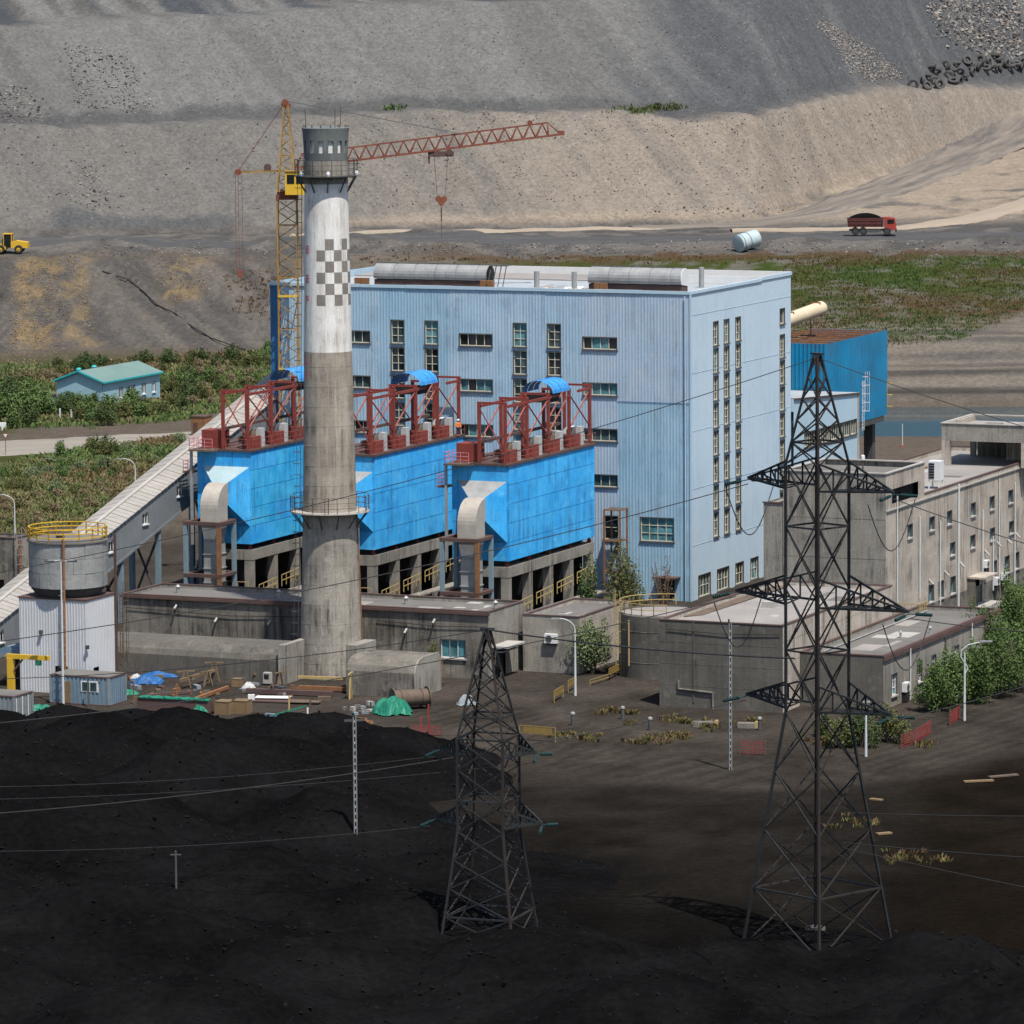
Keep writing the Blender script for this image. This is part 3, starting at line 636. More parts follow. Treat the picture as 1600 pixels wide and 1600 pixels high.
# ================================================================== windows and walls
WC = {}
def window(par, axis, a0, a1, z0, z1, plane, nx, nz, frame='frame_white', glass='glass', sill='frame_dark', inset=.16, bar=.07, name='window', openpanes=()):
    """frame (with its mullions) > pane, lining, sill; local x across, -y outward"""
    w_, h_ = a1-a0, z1-z0; key = (round(w_, 3), round(h_, 3), nx, nz, frame, glass, sill, inset, tuple(openpanes), rnd.randrange(5))
    if key not in WC:
        f = MB(); x0, x1 = -w_/2, w_/2
        f.box(x0, x1, inset-.05, inset+.05, 0, bar*1.2).box(x0, x1, inset-.05, inset+.05, h_-bar*1.2, h_)
        f.box(x0, x0+bar, inset-.048, inset+.048, bar*1.2, h_-bar*1.2).box(x1-bar, x1, inset-.048, inset+.048, bar*1.2, h_-bar*1.2)
        for i in range(1, nx):
            x = x0+w_*i/nx; f.box(x-bar*.45, x+bar*.45, inset-.04, inset+.04, bar*1.2, h_-bar*1.2)
        for k in range(1, nz):
            z = h_*k/nz; f.box(x0+bar, x1-bar, inset-.036, inset+.036, z-bar*.4, z+bar*.4)
        g = MB()
        for i in range(nx):
            for k in range(nz):
                if (i, k) in openpanes or (key[-1] == 4 and nx*nz >= 6 and rnd.random() < .3): continue
                X0, X1, Z0, Z1 = x0+w_*i/nx, x0+w_*(i+1)/nx, h_*k/nz, h_*(k+1)/nz; t = rnd.uniform(-.05, .05); s = rnd.uniform(-.04, .05)
                g.poly([(X0, inset+.03-t-s, Z0), (X1, inset+.03+t-s, Z0), (X1, inset+.03+t+s, Z1), (X0, inset+.03-t+s, Z1)])
        l = MB(); e = .06
        l.box(x0-e, x0, -.06, inset+.3, -e, h_+e).box(x1, x1+e, -.06, inset+.3, -e, h_+e).box(x0, x1, -.06, inset+.3, h_, h_+e)
        l.box(x0, x1, inset+.25, inset+.3, 0, h_)
        s_ = MB().box(x0-.12, x1+.12, -.16, inset-.03, -.14, 0)
        WC[key] = (f.mesh('window', frame), g.mesh('pane', {3: 'glass_teal', 2: 'glass_dark'}.get(key[-1], glass) if glass == 'glass' else glass), l.mesh('lining', 'frame_dark'), s_.mesh('sill', sill))
    me = WC[key]; og = org_of(par); c = (a0+a1)/2
    loc = (c-og[0], plane-og[1], z0-og[2]) if axis == 'u' else (plane-og[0], c-og[1], z0-og[2])
    o = inst(me[0], name, par, loc, 0 if axis == 'u' else math.pi/2)
    inst(me[1], 'pane', o, (0, 0, 0)); inst(me[2], 'lining', o, (0, 0, 0)); inst(me[3], 'sill', o, (0, 0, 0))
    return o
def ladder(par, u, v, z0, z1, w=.5, axis='u', mat='galv', cage=True, name='ladder'):
    m = MB(); d = (1, 0) if axis == 'u' else (0, 1); o = (0, -1) if axis == 'u' else (1, 0)
    for s in (-w/2, w/2): m.bar((u+d[0]*s, v+d[1]*s, z0), (u+d[0]*s, v+d[1]*s, z1), .06)
    z = z0+.3
    while z < z1: m.bar((u-d[0]*w/2, v-d[1]*w/2, z), (u+d[0]*w/2, v+d[1]*w/2, z), .035); z += .4
    if cage:
        z = z0+2.3
        while z < z1+1.1:
            pr = [(u+d[0]*w*.7*math.cos(t)+o[0]*.75*math.sin(t), v+d[1]*w*.7*math.cos(t)+o[1]*.75*math.sin(t), z) for t in [math.pi*i/6 for i in range(7)]]
            for i in range(6): m.bar(pr[i], pr[i+1], .04)
            z += 1.0
        for i in (1, 3, 5):
            t = math.pi*i/6; x = u+d[0]*w*.7*math.cos(t)+o[0]*.75*math.sin(t); y = v+d[1]*w*.7*math.cos(t)+o[1]*.75*math.sin(t)
            m.bar((x, y, z0+2.3), (x, y, z1+1.1), .04)
    return m.build(name, mat, par)

# ================================================================== boiler house
bh = thingP('boiler_house', 'tall pale blue corrugated boiler house with rows of small windows', 'building', -25, 15)
BH = 33.08
fo, wins = [], []
for uc in (-34.2, -30.15, -19.7, -15.7):
    for k in range(6):
        z1 = 29.35-3.0*k; wins.append(('u', uc-.76, uc+.76, z1-2.54, z1, 0, 2, 3, ()))
op = [((0, 0), (3, 0)), ((1, 0),), ((1, 0), (3, 0)), ()]
for j, (u0, u1) in enumerate(((-41.4, -37.54), (-26.82, -22.98), (-12.35, -8.43))):
    for k in range(4):
        z1 = 28.06-4.93*k; wins.append(('u', u0, u1, z1-1.3, z1, 0, 4, 1, op[(j*2+k*3) % 4] if not (j == 2 and k) else ()))
wins.append(('u', -5.78, -1.96, 6.33, 8.86, 0, 4, 3, ())); wins.append(('u', -10.0, -8.4, 6.33, 8.86, 0, 2, 2, ()))
wins.append(('u', -14.2, -12.6, 6.33, 8.86, 0, 2, 2, ()))
for vc in (7.45, 10.72, 14.25):
    for k in range(8):
        z1 = 29.45-2.96*k; wins.append(('v', vc-.76, vc+.76, z1-2.56, z1, 0, 2, 3, ()))
wins.append(('v', 27.4, 28.95, 27.7, 29.4, 0, 1, 1, ()))
for k in range(1, 8):
    z1 = 29.45-2.96*k; wins.append(('v', 27.4, 28.95, z1-2.56, z1, 0, 2, 3, ()))
for v0, v1 in ((2.1, 5.7), (7.7, 11.3), (13.3, 15.8), (18.0, 20.4)): wins.append(('v', v0, v1, .15, 2.5, 0, 4 if v1-v0 > 3 else 3, 2, ()))
door = (-3.4, -1.9, .05, 2.3)
fo = [x[1:5] for x in wins if x[0] == 'u']+[door]; ro = [x[1:5] for x in wins if x[0] == 'v']
for a_, b_, lo_z, hi_z, mt in ((-48.3, -36.42, 0, BH, 'wall_blue'), (-36.42, -28.14, 0, BH, 'wall_blue_deep'), (-28.14, -12.66, 0, BH, 'wall_blue'), (-12.66, -8.34, 0, BH, 'wall_blue_pink'), (-8.34, 0, 21.25, BH, 'wall_blue_pink'), (-8.34, 0, 0, 21.25, 'wall_blue_deep')):
    MB().sheet('u', a_, b_, lo_z, hi_z, 0, fo, .36, .024).build('front_wall', mt, bh)
MB().sheet('u', -49.6, -48.3, 0, BH, .02, (), .36, .05).build('shadow_strip', 'wall_navy', bh)  # navy stands in for a shadow cast on the wall's left end
MB().sheet('v', 0, 31, 0, BH, 0, ro, .52, .018).build('side_wall', 'wall_pale', bh)
m = MB(); m.box(-49.5, -.42, .48, 30.6, 0, BH-.75); m.build('core', 'black', bh)  # unseen dark box added inside to stop light behind the windows
m = MB().box(-49.55, -.1, .1, 21.6, BH-.72, BH-.62).build('roof', 'roof_white', bh)
MB().box(-49.55, -.1, 21.6, 30.9, BH-.72, BH-.5).build('roof', 'roof_pale', bh)
m = MB()
for k in range(9):      # parapet flashing in lengths with small steps
    u0 = -49.7+k*5.53; m.box(u0, u0+5.5, -.16+.015*(k % 3), .12, BH-.22, BH+.10+.03*(k % 2))
m.build('parapet', 'wall_cyan', bh)
MB().box(-.12, .15, .125, 21.5, BH-.2, BH+.12).box(-.12, .13, 21.5, 31.05, BH-.1, BH+.28).build('parapet', 'wall_pale', bh)
MB().box(-49.6, -.13, 30.8, 31.05, BH-.6, BH+.28).box(-12, -.13, 21.4, 21.6, BH-.6, BH+.3).build('parapet', 'white', bh)
MB().box(-49.65, -49.4, .13, 30.75, BH-.6, BH+.12).build('parapet', 'wall_blue', bh)
m = MB()
for z in (5.9, 12.0, 18.2, 24.4, 30.6): m.box(.01, .035, .05, 30.95, z, z+.025)
m.build('panel_seam', 'wall_pale', bh)
MB().box(-8.4, -.1, -.06, -.04, 21.2, 21.26).build('panel_seam', 'wall_navy', bh)
MB().box(-.07, .1, -.1, .08, 0, BH-.22).build('corner_trim', 'wall_cyan', bh)
MB().tube((-.55, -.2, 0), (-.55, -.2, BH-.4), .07).build('downpipe', 'wall_cyan', bh)
MB().box(door[0], door[1], .1, .2, .05, 2.3).build('door', 'black', bh)
MB().box(-3.9, -1.2, -1.6, 0, 2.5, 2.65).build('door_canopy', 'trim', bh)
for x in wins: window(bh, *x[:8], openpanes=x[8])
# ridge ventilators and roof stubs
def vent(u0, u1, v, r, open_end):
    n = 16; m = MB(); zc = BH+.25+r*.75; L = round((u1-u0)/1.2)
    for i in range(L):
        a, b = u0+(u1-u0)*i/L, u0+(u1-u0)*(i+1)/L-.02; rr = r+(.02 if i % 2 else 0)
        ring = lambda x, q: [(x, v+q*math.cos(t), zc+q*math.sin(t)) for t in [math.pi*(-.22+1.36*k/n) for k in range(n+1)]]
        A, B = ring(a, rr), ring(b, rr)
        for k in range(n): m.poly([A[k], B[k], B[k+1], A[k+1]])
    o = m.build('roof_ventilator', 'galv', bh, True)
    if open_end:
        e = MB()
        for t in (0, .6, 1.2, 1.8): e.tube((u1+t, v-.9, zc-r), (u1+t, v+.2, zc+r), .06, 6)
        e.box(u1, u1+1.9, v-.2, v+r, zc+r-.1, zc+r-.02); e.build('ventilator_frame', 'steel_dark', o)
    else:
        MB().extr([(v+r*math.cos(t), zc+r*math.sin(t)) for t in [math.pi*(-.22+1.36*k/n) for k in range(n+1)]], 'x', u1, u1+.08).build('ventilator_end', 'white', o)
    MB().extr([(v+(r-.05)*math.cos(t), zc+(r-.05)*math.sin(t)) for t in [math.pi*(-.22+1.36*k/n) for k in range(n+1)]], 'x', u0+.03, u0+.1).build('ventilator_end', 'galv', o)
    c = MB(); c.box(u0, u1, v-.9, v+.9, BH-.6, zc-r*.5); c.build('ventilator_curb', 'trim', o)
    MB().tube((u0, v-.2, zc+r+.06), (u1, v-.2, zc+r+.06), .05, 6).build('ventilator_ridge', 'steel_dark', o)
vent(-37.9, -24.4, 3.0, 1.15, True); vent(-12.6, -1.9, 3.2, 1.2, False)
for u in (-39.2, -38.3, -24.2, -23.4, -10.9, -10.2): MB().box(u-.33, u+.33, .4, 1.0, BH-.7, BH+.75).build('roof_stub', 'rust', bh)
for u, v in ((-19.6, 4.5), (-15.4, 5.0), (-4.9, 16)): MB().tube((u, v, BH-.6), (u, v, BH+1.6), .3, 10).build('vent_pipe', 'galv', bh)
for k in range(7):
    u = rnd.uniform(-24, -13); v = rnd.uniform(2, 9); a = rnd.random()
    MB().hexa([(u, v, BH-.55), (u+2.2, v+.2, BH-.5), (u+2.1, v+1.4, BH-.3+a*.4), (u-.1, v+1.2, BH-.4), (u, v, BH-.5), (u+2.2, v+.2, BH-.45), (u+2.1, v+1.4, BH-.25+a*.4), (u-.1, v+1.2, BH-.35)]).build('loose_sheet', ['white', 'galv', 'roof_pale'][k % 3], bh)
m = MB()
for k in range(40):
    u = rnd.uniform(-14.8, -12.8); v = rnd.uniform(1.2, 2.6); m.hexa([(u+rnd.uniform(-.3, .3)*(i % 2), v+rnd.uniform(-.2, .2), BH-.5+(i//4)*.3+rnd.random()*.25) for i in range(8)])
m.build('insulation_scraps', 'pipe_tan', bh)

# ------------------------------------------------------------------ coal bunker and lean-to behind
an = thingP('lean_to_block', 'pale blue lean-to block with one long window strip behind the boiler house', 'building', -4, 42)
m = MB(); m.sheet('v', 31.1, 53, 0, 17.6, .3, [(34.5, 52.3, 13.2, 14.9)], .5, .02); m.build('side_wall', 'wall_cyan', an)
MB().extr([(31.1, 17.6), (53, 17.6), (53, 17.85), (31.1, 19.05)], 'x', -.1, .3).build('gable_strip', 'wall_cyan', an)
MB().poly([(.45, 31.1, 19.12), (.45, 53.1, 17.92), (-9, 53.1, 17.92), (-9, 31.1, 19.12)]).build('roof', 'roof_white', an)
MB().bar((.42, 31.1, 18.98), (.42, 53.1, 17.78), .1, .16).build('eave_trim', 'trim', an)
MB().box(-8.8, -.15, 31.2, 52.9, 0, 17.5).build('core', 'wall_cyan', an)
for k in range(8):
    v0 = 34.5+17.8*k/8; window(an, 'v', v0, v0+17.8/8, 13.2, 14.9, .3, 3, 1)
MB().box(-.1, .35, 52.6, 53.3, 0, 17.9).build('corner_post', 'cap_grey', an)
ladder(an, .9, 53.0, 13.5, 19.3, .6, 'v', 'white')
bk = thingP('coal_bunker', 'bright blue sheet metal coal bunker raised on dark legs', 'bunker', -8, 64)
u0, u1, v0, v1, z0, z1 = -14, -3.95, 53.6, 75.5, 13.2, 23.4
MB().sheet('u', u0, u1, z0, z1, v0, (), .5, .08).build('front_wall', 'bunker_blue', bk)
MB().sheet('v', v0, v1, z0, z1, u1, (), .5, .08).build('side_wall', 'bunker_blue', bk)
MB().box(u0, u1-.3, v0+.3, v1, z0, z1-1.2).build('core', 'steel_dark', bk)
MB().box(u0, u1-.05, v1-.15, v1, z0, z1).build('rear_wall', 'bunker_blue', bk)
m = MB()
for k in range(8):
    v = v0+.4+k*(v1-v0-.8)/7; m.bar((u0, v, z1-.1), (u1-.1, v, z1-.1), .18)
for k in range(4):
    u = u0+.5+k*2.9; m.bar((u, v0+.1, z1-.3), (u, v1-.1, z1-.3), .18)
m.build('roof_frame', 'rust', bk)
for k, (u, v) in enumerate(((-7.2, 57), (-5.0, 66), (-9.5, 70))): MB().box(u, u+1.0, v, v+.8, z1-1.2, z1-.4).build('roof_box', ['white', 'yellow_pale', 'cont_blue'][k], bk)
for v in (58, 66, 73): MB().box(-6.0, -4.9, v, v+1.0, 0, z0).build('leg', 'steel_dark', bk)
MB().box(u0, u1, v0+2, v1-1, z0-.7, z0-.02).build('floor_beam', 'steel_dark', bk)
m = MB(); m.bar((-3.9, v1-.1, z0+1), (-3.9, v1-.1, z0+4), .08)
for k in range(3): m.bar((-3.9, v1, z0+1+k*1.4), (-3.4, v1+.4, z0+1+k*1.4), .08)
m.build('rung_bracket', 'yellow', bk)
pipe = thingP('dust_duct', 'thick cream pipe lying above the blue bunker roof', 'duct', -12, 60)
MB().tube((-16.5, 50, 23.0), (-9.0, 66, 26.6), .85, 18).build('shell', 'pipe_tan', pipe, True)
e = MB().lathe((0, 0, 0), [(.85, 0), (.8, .3), (.55, .6), (.2, .78)], 16, False).build('end_cap', 'pipe_tan', pipe, True, org=(0, 0, 0))
dv = (Vector((-9.0, 66, 26.6))-Vector((-16.5, 50, 23.0))).normalized(); e.location = Vector((-9.0+12, 66-60, 26.6)); e.rotation_euler = dv.to_track_quat('Z', 'Y').to_euler()
m = MB()
for t in (.2, .45, .7, .95):
    c = Vector((-16.5, 50, 23.0)).lerp(Vector((-9.0, 66, 26.6)), t); m.bar((c.x+.6, c.y, 22.6), (c.x+.6, c.y, c.z+.9), .1); m.bar((c.x-.6, c.y, 22.6), (c.x-.6, c.y, c.z+.9), .1); m.bar((c.x-.6, c.y, c.z+.92), (c.x+.6, c.y, c.z+.92), .1)
m.build('cradle', 'rust', pipe)

# ------------------------------------------------------------------ stair frame beside the right filter
st = thingP('stair_tower', 'narrow rusty steel stair tower beside the right blue filter', 'stair tower', -7.5, -2.4)
for u in (-8.6, -6.8):
    for v in (-3.4, -1.4): MB().bar((u, v, 0), (u, v, 10), .16).build('post', 'rust', st)
m = MB()
for z in (3.3, 6.6, 9.9):
    for a, b in (((-8.6, -3.4), (-6.8, -3.4)), ((-6.8, -3.4), (-6.8, -1.4)), ((-8.6, -3.4), (-8.6, -1.4))): m.bar((*a, z), (*b, z), .14)
m.build('beam', 'rust', st)
MB().box(-8.5, -6.9, -3.3, -1.5, 6.62, 6.68).box(-8.5, -6.9, -3.3, -1.5, 9.92, 9.98).build('landing', 'steel_dark', st)
m = MB(); m.bar((-8.3, -3.0, 3.4), (-7.0, -3.0, 6.6), .12, .5); m.bar((-7.0, -2.2, 0), (-8.3, -2.2, 3.3), .12, .5); m.build('stair_flight', 'steel_dark', st)

# ================================================================== bag filters
def bagfilter(label, teal):
    u0, u1, v0, v1, z0, z1 = -15.4, -9.1, -28.0, -5.0, 7.2, 17.0
    t = thingP('bag_filter', label, 'dust filter', (u0+u1)/2, (v0+v1)/2, 'blue bag filters in front of the boiler house')
    blue = 'bag_teal' if teal else 'bag_blue'
    for k in range(5):
        v = v0+.45+k*5.5
        for u in (u0+.5, u1-.5): MB().box(u-.42, u+.42, v-.42, v+.42, 0, 5.5).build('column', 'conc_front', t)
    for u in (u0+.5, u1-.5): MB().box(u-.46, u+.46, v0, v1, 5.5, 6.6).build('beam', 'conc_front', t)
    for v in (v0+.45, v1-.45): MB().box(u0+.97, u1-.97, v-.44, v+.44, 5.52, 6.58).build('beam', 'conc_front', t)
    for k in range(5):
        MB().frustum([(u1-.6, v0+.3+k*5.5, 6.6), (u1-.2, v0+.3+k*5.5, 6.6), (u1-.2, v0+.7+k*5.5, 6.6), (u1-.6, v0+.7+k*5.5, 6.6)], [(u1-.5, v0+.4+k*5.5, z0), (u1-.3, v0+.4+k*5.5, z0), (u1-.3, v0+.6+k*5.5, z0), (u1-.5, v0+.6+k*5.5, z0)]).build('foot', 'red_oxide', t)
    for k in range(4):
        a = v0+.9+k*5.5; MB().frustum([(u0+2.6, a+2, 2.6), (u0+3.6, a+2, 2.6), (u0+3.6, a+2.8, 2.6), (u0+2.6, a+2.8, 2.6)], [(u0+.9, a, z0), (u1-.9, a, z0), (u1-.9, a+4.7, z0), (u0+.9, a+4.7, z0)]).build('ash_hopper', 'steel_dark', t)
    MB().box(u0, u1, v0, v1, z0, z1).build('casing', blue, t)
    MB().box(u0+1.3, u0+1.5, v0+1, v1-1, 0, 5.4).build('shade_backing', 'black', t); MB().box(u0+1.5, u1-1, v1-1.1, v1-.95, 0, 5.4).build('shade_backing', 'black', t)  # black sheets added to darken the bay under the casing
    # cladding panels, proud of the casing
    rows = 5; cols = 4; dz = (z1-z0)/rows; dv = (v1-v0)/cols
    rib = lambda: MB().box(0, .04, .02, dv-.02, .02, dz-.02).sheet('v', .05, dv-.05, .05, dz-.05, .041, (), .34, .022)
    pm = rib().mesh('panel', blue)
    pm2 = rib().mesh('panel', 'bag_blue')
    og = org_of(t)
    for r in range(rows):
        for c in range(cols): inst(pm2 if (r*3+c*5) % 4 == 0 else pm, 'panel', t, (u1-og[0], v0+c*dv-og[1], z0+r*dz))
    pf = MB().box(.02, 2.08, -.05, 0, .02, dz-.02).mesh('panel', 'bag_blue')
    for r in range(rows):
        for c in range(3): inst(pf, 'panel', t, (u0+c*2.1-og[0], v0-og[1], z0+r*dz))
    # inlet transition, elbow, down duct
    ha = [(u0+.7, v0-.06, 9.1), (u1-.15, v0-.06, 9.1), (u1-.15, v0-.06, 15.4), (u0+.7, v0-.06, 15.4)]
    hb = [(-12.6, v0-2.2, 11.6), (-10.8, v0-2.2, 11.6), (-10.8, v0-2.2, 13.9), (-12.6, v0-2.2, 13.9)]
    m = MB(); 
    for i, j in ((0, 1), (1, 2), (3, 0)): m.poly([ha[i], ha[j], hb[j], hb[i]])
    m.build('inlet_transition', 'bag_blue', t)
    MB().poly([ha[2], ha[3], hb[3], hb[2]]).build('inlet_top', 'hopper_cyan' if teal else 'galv', t)
    cv, cz, ri, ro_ = v0-2.2, 11.4, .2, 2.5; n = 10
    pts = [(cv-ro_*math.sin(math.pi/2*i/n), cz+ro_*math.cos(math.pi/2*i/n)) for i in range(n+1)]
    inn = [(cv-ri*math.sin(math.pi/2*i/n), cz+ri*math.cos(math.pi/2*i/n)) for i in range(n+1)]
    poly = pts+[(cv-ro_, 9.6), (cv-ri, 9.6)]+inn[::-1]
    MB().extr(poly, 'x', -12.75, -10.7).build('duct_elbow', 'galv_tan', t)
    m = MB(); dc = cv-1.35
    m.frustum([(-12.4, dc-.9, 7.8), (-11.0, dc-.9, 7.8), (-11.0, dc+.9, 7.8), (-12.4, dc+.9, 7.8)], [(-12.7, dc-1.1, 9.6), (-10.75, dc-1.1, 9.6), (-10.75, dc+1.1, 9.6), (-12.7, dc+1.1, 9.6)])
    m.box(-12.5, -10.9, dc-.95, dc+.95, 0, 7.8)
    for z in (3.5, 5.0, 6.5): m.box(-12.6, -10.8, dc-1.05, dc+1.05, z, z+.1)
    m.build('down_duct', 'galv', t)
    # steel frame round the down duct
    for u in (-14.2, -10.3):
        for v in (dc-1.75, dc+1.75):
            MB().box(u-.2, u+.2, v-.2, v+.2, 0, 9.8).build('post', 'rust' if (u > -12 and v < dc) else 'steel_blue', t)
    for z in (4.2, 9.7):
        m = MB()
        for v in (dc-1.75, dc+1.75): m.box(-14.4, -10.1, v-.22, v+.22, z, z+.36)
        for u in (-14.2, -10.3): m.box(u-.2, u+.2, dc-1.53, dc+1.53, z+.02, z+.34)
        m.build('duct_frame', 'trim', t)
    # roof deck
    MB().box(u0-.25, u1+.2, v0-.25, v1+.2, z1, z1+.22).build('roof_deck', 'trim', t)
    MB().box(u0-.3, u0+2.6, v0-1.5, v0-.26, z1+.02, z1+.18).build('landing', 'drum', t)
    # gantry
    ul, ur = -12.35, -9.45; zb, zt = z1+.22, 23.3; vs = [v0+.1+k*5.65 for k in range(5)]
    for u in (ul, ur):
        for v in vs: MB().box(u-.15, u+.15, v-.15, v+.15, zb, zt).build('gantry_post', 'red_oxide', t)
    m = MB()
    for v in vs: m.box(ul-.2, ur+.2, v-.1, v+.1, zt, zt+.22)
    for u in (ul, ur): m.box(u-.1, u+.1, vs[0], vs[2]+2.6, zt-.4, zt-.12); m.box(u-.1, u+.1, vs[4]-3.2, vs[4], zt-.4, zt-.12)
    m.build('gantry_beam', 'red_oxide', t)
    m = MB(); m.box(ul-.12, ul+.12, vs[0], vs[4]-1.5, 19.2, 19.5); m.build('hoist_rail', 'trim', t)
    for k in range(4): MB().tube((ur-1.9, vs[k]+2.0, zb+.9), (ur-1.9, vs[k]+3.2, zb+.9), .32, 10).build('blower', 'drum', t, True)
    for k in (0, 1, 2, 3):
        for u in ((ul, ur) if k != 2 else (ur,)):
            MB().bar((u, vs[k]+.2, 19.4), (u, vs[k+1]-.2, zt-.5), .12).build('brace', 'red_pale', t)
    for k in (0, 1, 3):
        MB().bar((ur, vs[k]+.2, zt-.5), (ur, vs[k+1]-.2, 19.2), .11).build('brace', 'red_oxide', t)
    MB().bar((ul, vs[0], zt-.4), (ur, vs[0], zb+1), .1).build('brace', 'red_oxide', t)
    # arched hoist canopy
    m = MB(); n = 12; r = 1.75; cu = (ul+ur)/2
    ring = lambda v, q: [(cu+q*math.cos(math.pi*(k/n)), v, zt+.1+q*.75*math.sin(math.pi*k/n)) for k in range(n+1)]
    L = 6
    for i in range(L):
        a = vs[2]+.6+i*.75; A, B = ring(a, r+(.04 if i % 2 else 0)), ring(a+.75, r+(.04 if i % 2 else 0))
        for k in range(n): m.poly([A[k], A[k+1], B[k+1], B[k]])
    c = m.build('hoist_canopy', 'canopy_blue', t)
    MB().box(ul+.2, ur-.2, vs[2]+1.0, vs[2]+3.6, zt-.9, zt-.1).build('hoist', 'black', t)
    # fan boxes, cabinets
    for k in range(4):
        v = vs[k]+1.0; MB().box(ur-1.2, ur+.1, v, v+1.9, zb, zb+1.25).build('fan_box', 'red_oxide', t)
        MB().lathe((ur-.6, v+.95, zb+1.25), [(.5, 0), (.5, .5), (.3, .75)], 12).build('motor', 'steel_dark' if k % 2 else 'drum', t, True)
        MB().box(ur-.9, ur-.1, v+2.35, v+3.25, zb, zb+1.95).build('cabinet', 'cabinet_grey', t)
    MB().box(u0+.3, ul-.5, v0+.5, v0+2.6, zb, zb+1.9).build('fan_box', 'red_oxide', t)
    MB().tube((ul+1, v1-1.7, zb+1.2), (ul+1, v1-.2, zb+1.2), .6, 12).build('air_tank', 'white', t, True)
    m = MB(); m.rail([(ul+.4, v0-.1, zb), (ur, v0-.1, zb)], 1.1, .02); m.rail([(ur+.55, v0, zb), (ur+.55, v1, zb)], 1.1, .018, 2.2); m.build('railing', 'red_pale', t)
    m = MB(); m.rail([(u0-.2, v0+2.8, zb), (u0-.2, v0-1.4, zb), (u0+2.5, v0-1.4, zb)], 1.15, .025, 1.0, 3); m.build('railing', 'paint_pink', t)
    # side platform
    MB().box(u0-1.5, u0-.3, v0-.6, v0+1.6, 14.6, 14.75).build('side_landing', 'rust', t)
    m = MB(); m.rail([(u0-1.4, v0+1.5, 14.75), (u0-1.4, v0-.5, 14.75), (u0-.3, v0-.5, 14.75)], 1.15, .025, .8, 3); m.build('railing', 'paint_pink', t)
    MB().bar((u0-.35, v0-.7, 7), (u0-.35, v0-.7, z1), .25).build('stair_post', 'galv', t)
    # service walkway along the columns
    m = MB()
    for k in range(4): m.rail([(u1+.3, v0+1.0+k*5.5, 1.6+.4*k), (u1+.3, v0+5.4+k*5.5, 1.9+.4*k)], 1.2, .035, 1.1, 2)
    m.rail([(u0+1.2, v0-.9, 2.2), (u1, v0-.9, 2.2)], 1.1, .035, 1.2, 2); m.build('walkway_railing', 'yellow_pale', t)
    MB().box(u1+.05, u1+1.3, v0+.8, v1, 1.3, 1.45).build('walkway', 'conc_front', t)
    return t
B3 = bagfilter('right hand blue filter house topped by a red steel gantry', False)
B2 = copy_tree(B3); B2['label'] = 'middle blue filter house half hidden by the chimney'
B2.location = W(-12.25-17.0, -16.5+4.1)
B1 = bagfilter('left hand blue filter house with cyan inlet hopper beside the conveyor', True)
B1.location = W(-12.25-31.3, -16.5+4.1)
# ================================================================== chimney
CU, CV = -12.9, -62.5
ch = thingP('chimney', 'tall concrete chimney with white upper half and grey checks', 'chimney', CU, CV)
def rc(z): return float(np.interp(z, [0, 3.4, 15.9, 31.4, 47.5, 53], [3.08, 2.97, 2.58, 2.30, 2.07, 2.02]))
def shaft(z0, z1, name, mat, dr=0, step=1.55):
    n = max(1, round((z1-z0)/step)); pr = []
    for k in range(n+1):
        z = z0+(z1-z0)*k/n; pr.append((rc(z)+dr, z))
    return MB().lathe((CU, CV, 0), pr, 56).build(name, mat, ch, True)
shaft(0, 15.9, 'lower_shaft', 'conc_base'); shaft(15.9, 31.4, 'middle_shaft', 'conc_shaft'); shaft(31.4, 47.4, 'white_shaft', 'shaft_white'); shaft(47.4, 49.6, 'neck', 'conc_front')
for z in np.arange(1.5, 31, 1.9): MB().lathe((CU, CV, float(z)), [(rc(z)+.004, 0), (rc(z)+.016, .015), (rc(z)+.004, .03)], 56, False, False).build('lift_joint', 'conc_base', ch)
# crown with slots
n = 14; cr = MB(); R0, R1, R2 = 2.05, 2.12, 2.28
cr.lathe((CU, CV, 0), [(R0, 49.6), (R1, 50.35)], 64, True, True)
for k in range(n):
    a0, a1 = 2*math.pi*(k+.26)/n, 2*math.pi*(k+.74)/n
    ring = lambda r, a: (CU+r*math.cos(a), CV+r*math.sin(a))
    cr.hexa([(*ring(1.7, a0), 50.35), (*ring(R1, a0), 50.35), (*ring(R1, a1), 50.35), (*ring(1.7, a1), 50.35), (*ring(1.75, a0), 51.55), (*ring(R1+.05, a0), 51.55), (*ring(R1+.05, a1), 51.55), (*ring(1.75, a1), 51.55)])
cr.lathe((CU, CV, 0), [(R1+.04, 51.5), (R2-.08, 52.2), (R2, 52.7), (R2-.1, 52.75)], 64, True, True)
cr.build('crown', 'shaft_crown', ch, True)
MB().lathe((CU, CV, 0), [(1.92, 50.3), (1.96, 51.6)], 48).build('crown_liner', 'white', ch, True)
for k in range(14):
    a = 2*math.pi*k/14; MB().box(CU+2.1*math.cos(a)-.06, CU+2.1*math.cos(a)+.06, CV+2.1*math.sin(a)-.06, CV+2.1*math.sin(a)+.06, 52.75, 52.95).build('crown_stud', 'shaft_crown', ch)
for a in (-2.2, -.7, 1.3): MB().bar((CU+2.15*math.cos(a), CV+2.15*math.sin(a), 52.7), (CU+2.2*math.cos(a), CV+2.2*math.sin(a), 54.6), .05).build('lightning_rod', 'steel_dark', ch)
